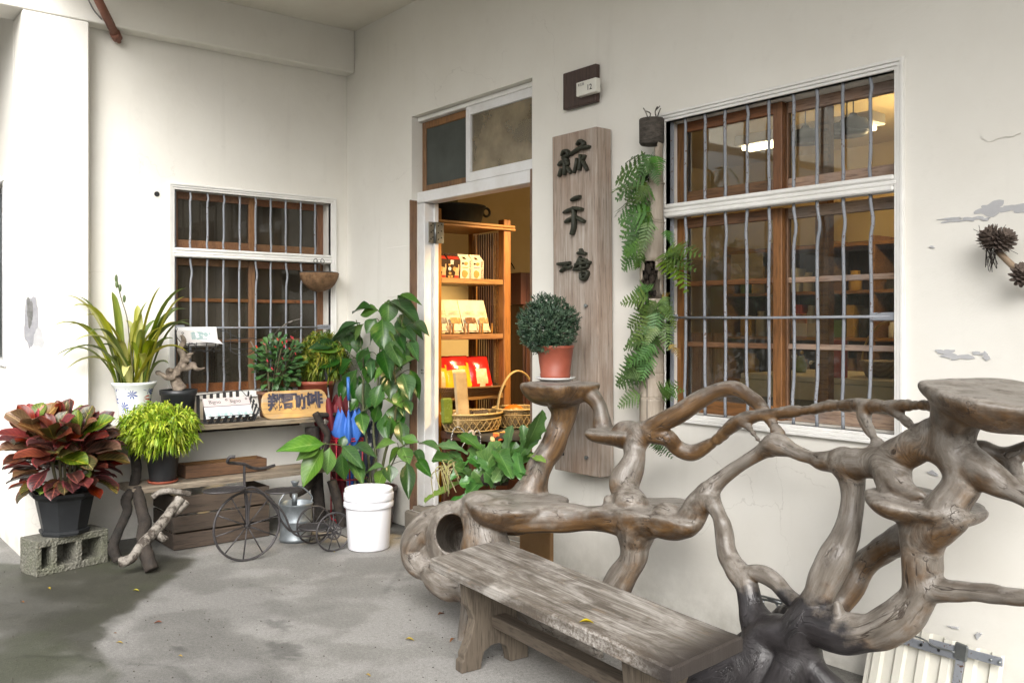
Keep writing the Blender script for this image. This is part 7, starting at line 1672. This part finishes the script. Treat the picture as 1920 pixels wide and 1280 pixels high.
# ================================================================== signs and small things on the wall and ground
def signboard():
    M = None; t = NT('silvered_sign_board'); g = t.noise(16,8,.68,t.mapped((3,3,.16)),.5); g2 = t.noise(70,4,.6,t.mapped((2,2,.10))); n = t.noise(2.6,5,.6,t.mapped((1,1,.5)))
    col = t.ramp(g,[(.28,(.22,.17,.135)),(.5,(.37,.315,.265)),(.72,(.50,.455,.41))]); col = t.mix(t.ramp(n,[(.42,0),(.62,.75)]), col, t.ramp(g,[(.3,(.19,.115,.075)),(.7,(.34,.235,.165))]))
    col = t.mix(t.ramp(g2,[(.34,.6),(.43,0)]), col, (.09,.065,.05)); t.bump(t.math('ADD',g,t.math('MULTIPLY',g2,.6)), .4, .005); M = t.set(col,.75)
    yb, yf = -.012, -.118
    a = onY(1035,257,yf); b = onY(1115.9,235.7,yf); bot = .605
    x0 = a.x; x1 = onY(1118,400,yf).x; zt = a.z
    o = thing('sign_board', 'tall weathered wooden sign board with three dark raised characters between door and bamboo', 'sign', ((x0+x1)/2,-.06,bot))
    lean = .02; mb = MB(); n = 14; vs = []; fs = []
    for i in range(n+1):
        z = bot+(zt-bot)*i/n; u = i/n; l = .02*(1-u); w = .003*mnoise.noise((i*.7,2,3)); w2 = .003*mnoise.noise((i*.6,9,3))
        vs += [(x0+l+w,yf,z),(x1+l*1.1+w2,yf,z),(x1+l*1.1+w2,yb,z),(x0+l+w,yb,z)]
    for i in range(n):
        for k in range(4): fs.append((i*4+k,i*4+(k+1)%4,(i+1)*4+(k+1)%4,(i+1)*4+k))
    fs += [(3,2,1,0), tuple(n*4+k for k in range(4))]; mb.add(vs, fs); bd = mb.build('board', M, o); bv = bd.modifiers.new('bevel','BEVEL'); bv.width = .005; bv.segments = 2; bv.limit_method = 'ANGLE'
    K = simple('dark_green_black_wood', (.030,.032,.018), (.018,.019,.011), .6, 18, .3, 60)
    # brush strokes: points (px, py, thickness px) lying on the board face
    def stroke(parent, L, k=4):
        P = smoothpts([(*onY(px,py,yf-.004), r*.86*dep(onY(px,py,yf))/FPX) for px,py,r in L], k); mb = MB(); mb.tube([p[:3] for p in P], [p[3] for p in P], 8, squash=1.0)
        mb.v = [(v[0], yf-.0005+min(0,(v[1]-yf)*1.6)-.006*(v[1] < yf-.001), v[2]) for v in mb.v]; mb.build('stroke', K, parent)
    def ch(strokes, c):
        q = thing('character', '', ''); del q['label']; del q['category']; q.parent = o; q.location = onY(*c, yf)-o.location
        for s in strokes: stroke(q, s)
    ch([[(1055,293,2.5),(1059,285,4),(1066,284,4.5),(1068,291,4.5),(1058,297,4),(1066,300,4.5),(1055,305,4),(1050,311,3.5)], [(1052,309,3.5),(1062,303,4.5),(1067,308,3.5),(1060,312,4)], [(1061,300,3.5),(1062,315,4.5),(1060,329,3.5)], [(1055,316,3),(1053,324,4),(1050,331,3)], [(1066,314,3),(1070,320,4),(1072,325,3)],
        [(1084,272,3),(1090,265,4.5),(1097,269,4.5),(1094,276,4),(1084,280,3.5),(1092,277,3)], [(1072,291,2.5),(1078,286,4),(1090,279,4.5),(1104,276,4.5),(1108,275,2.5)], [(1090,290,3),(1091,303,4),(1088,320,3.5)], [(1083,297,2.5),(1083,308,3.5),(1078,325,2.5)], [(1094,301,3),(1099,310,4),(1103,320,3)], [(1099,291,3),(1095,300,3)]], (1078,298))
    ch([[(1074,376,3.5),(1082,372,5),(1090,369,4)], [(1059,399,2.5),(1068,395,4.5),(1082,391,4.5),(1094,393,4)], [(1078,388,4),(1079,405,5),(1079,425,5.5),(1075,440,5)], [(1062,417,3),(1069,413,5),(1075,408,3)], [(1084,407,3),(1091,412,5),(1098,416,4)]], (1078,405))
    ch([[(1048,495,3),(1057,495,4.5),(1071,493,4)], [(1066,494,3.5),(1062,501,4),(1054,509,3.5)], [(1058,500,2.5),(1070,502,4),(1072,498,2.5)],
        [(1091,467,3.5),(1093,473,4)], [(1086,475,3.5),(1093,474,4.5),(1101,476,3)], [(1079,503,2.5),(1085,495,4),(1091,483,4),(1090,492,4)], [(1081,496,3),(1095,494,4.5),(1109,492,3.5)], [(1088,487,3),(1100,487,3.5),(1104,500,3),(1092,503,3.5),(1078,506,3)], [(1091,484,3),(1092,497,4),(1092,508,3)], [(1091,511,3.5),(1093,522,4.5),(1100,523,4),(1104,511,4),(1096,509,4)], [(1095,516,3),(1101,516,3)]], (1078,495))
    for px, py in ((1101,573),(1102,857)):
        p = onY(px, py, yf); mb = MB(); mb.tube([p+Vector((0,-.016,0)), p], [.010,.006], 10); mb.tube([p+Vector((0,-.018,0)), p+Vector((0,-.010,0))], .008, 10); mb.build('bolt', M_STEEL, o)
    for px, py in ((1137,866),(1055,846)):
        p = onY(px, py, -.05 if px > 1100 else yf); mb = MB(); mb.box(p-Vector((.008,.004,.02)), p+Vector((.012,.003,.02)), .003); mb.build('iron_bracket', M_DARK, o)
signboard()
def number():
    t = wood('dark_plaque_wood', (.075,.045,.035), (.035,.02,.017), (.06,.035,.03), 2, 7, .6, .3, 0, .12)
    yf = -.035; a = onY(1055,138.6,yf); b = onY(1117,192,yf); o = thing('house_number_sign', 'dark square wooden board carrying a white house number plate above the sign board', 'house number', ((a.x+b.x)/2,-.02,b.z))
    x1 = onY(1116.7,120,yf).x; mb = MB(); mb.box((a.x,yf,onY(1056,206.4,yf).z),(x1,-.002,a.z),.004); mb.build('board', t, o)
    y2 = -.072; p = onY(1080,163,y2); q = onY(1117,172,y2); zt = onY(1080,156,y2).z; zb = onY(1080,182,y2).z
    mb = MB(); mb.box((p.x,y2,zb),(q.x,yf-.001,zt),.003); mb.build('number_plate', simple('cream_plate',(.74,.73,.66),(.70,.69,.62),.4,10,.03), o)
    M = frame_mat((0,y2-.0006,0),(1,0,0),(0,0,1)); w = q.x-p.x; h = zt-zb
    for s, x, y, sz in (('12',.68,.42,.55),('新生路',.26,.76,.22)):
        me = text_mesh(s, h*sz, .0, .0006 if s == '12' else 0); me.materials.append(M_INK); inst('lettering', me, o, Matrix.Translation((p.x+w*x,0,zb+h*y)) @ M)
number()
# pine cones on a stick
def pines():
    t = NT('pine_cone_scale'); n = t.noise(40,4,.6); t.set(t.ramp(n,[(.3,(.055,.038,.03)),(.7,(.17,.13,.105))]),.85); M = t.mat
    sc = MB(); sc.add([(-.35,0,0),(.35,0,0),(.5,.6,.12),(.28,.95,.2),(0,1.05,.28),(-.28,.95,.2),(-.5,.6,.12),(0,.5,-.12)], [(0,1,2,3,4,5,6),(0,7,1),(1,7,2),(2,7,3),(3,7,4),(4,7,5),(5,7,6),(6,7,0)]); sm = sc.mesh('scale', M)
    y0 = -.10; o = thing('pine_cone_branch', 'stick with dry brown pine cones fixed to the wall right of the large window', 'pine cones', onY(1870,465,-.03))
    def cone(px, py, r, h, ax, seed):
        c = onY(px, py, y0); k = dep(c)/FPX; r *= k; h *= k; q = thing('pine_cone', '', ''); del q['label']; del q['category']; q.parent = o; q.location = c-o.location
        ax = Vector(ax).normalized(); u = ax.cross(Vector((.3,.8,.2))).normalized(); v = ax.cross(u); rnd = random.Random(seed)
        mb = MB(); mb.ball(c, r*.55, 10, 8, sc=(1,1,1.3)); mb.build('core', M, q)
        for i in range(58):
            f = i/58; an = i*2.39996; rr = r*(.5+.5*math.sin(math.pi*min(1,f*.9+.12))); p = c+ax*(h*(f-.5)*.8)+(u*math.cos(an)+v*math.sin(an))*r*.25; out = (u*math.cos(an)+v*math.sin(an)+ax*(-.45+1.25*f)).normalized()
            inst('scale', sm, q, leaf_M(p, p+out*rr*.85, rr*.52, ax))
    cone(1859,446,25,38,(-.35,-.3,.8),1); cone(1882,450,22,34,(.5,-.3,.6),2); cone(1917,515,22,34,(.3,-.4,.5),3)
    mb = MB(); mb.tube([onY(1868,468,y0+.01), onY(1890,490,y0+.02), onY(1916,514,y0+.03), onY(1975,560,-.02)], .011, 8); mb.build('stick', simple('tan_stick',(.34,.25,.17),(.24,.17,.11),.7,20,.2), o)
    rnd = random.Random(2)
    for k in range(34):
        a = onY(1858+rnd.uniform(-14,14), 455+rnd.uniform(-10,14), y0); dn = k < 20; e = onY(1856+rnd.uniform(-10,18) if dn else 1850+rnd.uniform(-28,60), 470+rnd.uniform(15,40) if dn else 440+rnd.uniform(-20,40), y0-rnd.uniform(-.03,.05)); mb = MB(); mb.tube([a, a.lerp(e,.5)+Vector((0,0,.004)), e], .0009 if not dn else .0013, 4); mb.build('needle', M_BARK2, o)
pines()
# cream corrugated panel with a long grey hinge leaning on the wall
def panel():
    M = simple('cream_corrugated_sheet', (.70,.68,.60), (.64,.62,.54), .6, 6, .1, 40); o = thing('corrugated_panel', 'cream corrugated sheet with long grey strap hinges leaning on the wall under the driftwood', 'panel', (4.45,-.08,0))
    vs = []; fs = []; x = 4.205; n = 0; H = .42
    zt = lambda x_: .36+0*(x_)
    P = []
    while x < 4.66: P += [(x,0),(x+.022,.0),(x+.030,-.014),(x+.058,-.014),(x+.066,0)]; x += .082
    for (xx, d) in P: vs += [(xx,-.13+d,.004),(xx,-.04+d,.262-.02*(xx-4.2)/.5)]
    for i in range(len(P)-1): fs.append((2*i,2*i+2,2*i+3,2*i+1))
    mb = MB(); mb.add(vs, fs); ob = mb.build('sheet', M, o, False); so = ob.modifiers.new('thick','SOLIDIFY'); so.thickness = .004
    y = lambda px, py: -.115
    def strap(a, b, w): mb = MB(); pa = onY(*a, -.095); pb = onY(*b, -.095); mb.beam(pa, pb, .006, w, .002, up=(0,0,1)); mb.build('strap_hinge', M_BAR, o); return pa, pb
    strap((1672,1192),(1800,1230), .032); strap((1742,1204),(1880,1241), .030); strap((1804,1214),(1790,1300), .030)
    mb = MB(); mb.beam(onY(1804,1206,-.100), onY(1800,1236,-.100), .012, .045, .004, up=(1,0,0)); mb.build('knuckle', M_STEEL, o)
    for px, py in ((1694,1199),(1727,1208),(1760,1218),(1796,1229),(1858,1236),(1874,1241)): p = onY(px, py, -.100); mb = MB(); mb.ball(p, .0055, 8, 5); mb.build('rivet', M_DARK if px < 1830 else M_STEEL, o)
    mb = MB(); mb.tube(smoothpts([onY(1700,1188,-.125),onY(1730,1197,-.13),onY(1755,1212,-.125),onY(1790,1222,-.125)],4), .003, 5); mb.build('wire', M_STEEL, o)
    mb = MB(); mb.tube([onY(1634,1215,-.06), onY(1624,1282,-.10), onY(1618,1320,-.14)], .006, 6); mb.build('edge_rod', M_STEEL, o)
panel()
def wirestand():
    o = thing('wire_shelf', 'grey wire shelf standing behind the dark foot of the driftwood', 'wire shelf', (3.93,-.06,0)); Y = -.06
    for L in ([(1422,1115),(1500,1135),(1570,1152)], [(1424,1121),(1500,1140),(1570,1158)], [(1432,1125),(1428,1145),(1422,1185),(1412,1320)], [(1455,1130),(1466,1150),(1490,1190)], [(1440,1121),(1466,1130)], [(1460,1260),(1490,1245),(1520,1225)]):
        mb = MB(); mb.tube([onY(a,b,Y) for a,b in L], .005, 6); mb.build('wire', M_STEEL, o)
wirestand()
mb = MB(); p = onY(975,1052,-.30); mb.box((2.42,-.325,.003),(2.66,-.30,.43),.003); b_ = mb.build('leaning_board', simple('orange_brown_board',(.30,.17,.07),(.24,.13,.05),.6,6,.1)); tag(b_, 'orange brown board standing under the long driftwood seat behind the bench', 'board')
# fallen leaves and litter on the ground and bench
M_LY = leaf_mat('fallen_yellow_leaf', (.40,.31,.03), (.32,.24,.03), (.45,.38,.09), .5, .1); M_LB = leaf_mat('fallen_brown_leaf', (.24,.085,.025), (.17,.06,.02), (.3,.12,.04), .6, .15)
MLY = leaf_mesh('fallen_leaf', M_LY, LAN, 6, .35, .25, nx=2); MLB = leaf_mesh('fallen_leaf', M_LB, LAN, 6, .35, .3, nx=2)
rnd = random.Random(12); WH = {}
for px, py, L, k, z, lab in ((768,1200,.055,0,.004,'yellow fallen leaf on the concrete in front of the bench leg'),(255,1108,.045,0,.004,'yellow fallen leaf on the wet concrete near the branch leg'),(224,1206,.04,0,.004,'small yellow fallen leaf near the edge of the wet patch'),(690,1267,.035,0,.004,'pale fallen leaf at the bottom edge of the concrete'),(92,1104,.04,0,.004,'yellow leaf scrap on the wet concrete below the block'),(338,1231,.03,0,.004,'tiny yellow leaf scrap by the damp spot'),(827,1152,.055,1,.004,'brown dry leaf on the concrete below the driftwood bulb'),(848,1201,.05,1,.004,'brown dry leaf lying beside the foot of the bench'),(1100,1168,.06,0,.4245,'yellow fallen leaf lying on the bench top'),(627,1036,.02,0,.004,'yellow leaf scrap beside the small rear wheel'),(42,1130,.04,1,.004,'dark dry leaf scrap on the wet concrete at the left'),(296,1168,.05,1,.004,'curled dark leaf at the centre of the damp concrete'),(216,1188,.02,1,.004,'tiny dark leaf scrap beside the wet patch edge')):
    p = onZ(px, py, z); L *= .8; a = rnd.uniform(0,6.28) if k else rnd.uniform(.2,1.2); d = Vector((math.cos(a),math.sin(a),0)); o = inst('fallen_leaf', (MLY,MLB)[k], None, leaf_M(p-d*L*.5+Vector((0,0,.004)), p+d*L*.5+Vector((0,0,.006)), L*.36, (0,0,1)))
    tag(o, lab, 'leaf', 'fallen leaves')
rnd = random.Random(77); mb = MB()
for k in range(260):
    px = rnd.uniform(0,1000); py = rnd.uniform(1050,1290); p = onZ(px,py,.002); s = rnd.uniform(.0015,.005); mb.ball(p, s, 5, 3, sc=(1,rnd.uniform(.5,1),.5))
g_ = mb.build('grit', simple('dark_grit',(.10,.085,.07),(.04,.035,.03),.9)); g_['kind'] = 'stuff'; 

# ================================================================== across the yard, behind the viewer: hedge and a low tiled house, seen only in the panes
def yard():
    G = fmat('hedge_leaf', (.05,.085,.025), .1); rnd = random.Random(31); mb = MB()
    for k in range(9000):
        x = rnd.uniform(-8,16); y = -11-rnd.uniform(0,1.2); z = rnd.uniform(0,2.3+.5*math.sin(x*.8)+.3*math.sin(x*2.1)); s = rnd.uniform(.06,.13); a = Vector((rnd.uniform(-1,1),rnd.uniform(-1,1),rnd.uniform(-1,1))).normalized()*s; b = a.cross(Vector((rnd.uniform(-1,1),rnd.uniform(-1,1),rnd.uniform(-1,1)))).normalized()*s*.6; p = Vector((x,y,z))
        mb.add([p-a,p+b,p+a,p-b],[(0,1,2,3)])
    h = mb.build('hedge', G, None, False); h['kind'] = 'stuff'
    o = thing('tiled_house', 'low grey house with a dark tiled roof across the yard', 'house', (3,-17,0)); mb = MB(); mb.box((-5,-19,0),(12,-15,3.0),.02); mb.build('wall', simple('grey_render',(.34,.33,.31),(.28,.27,.255),.9), o)
    mb = MB(); mb.prism([(-5.6,-14.4,2.9),(-5.6,-17,4.6),(-5.6,-19.6,2.9)], Vector((18.2,0,0))); mb.build('roof', simple('dark_tiles',(.09,.075,.07),(.06,.05,.048),.8,3,.5,12,.03), o)
yard()
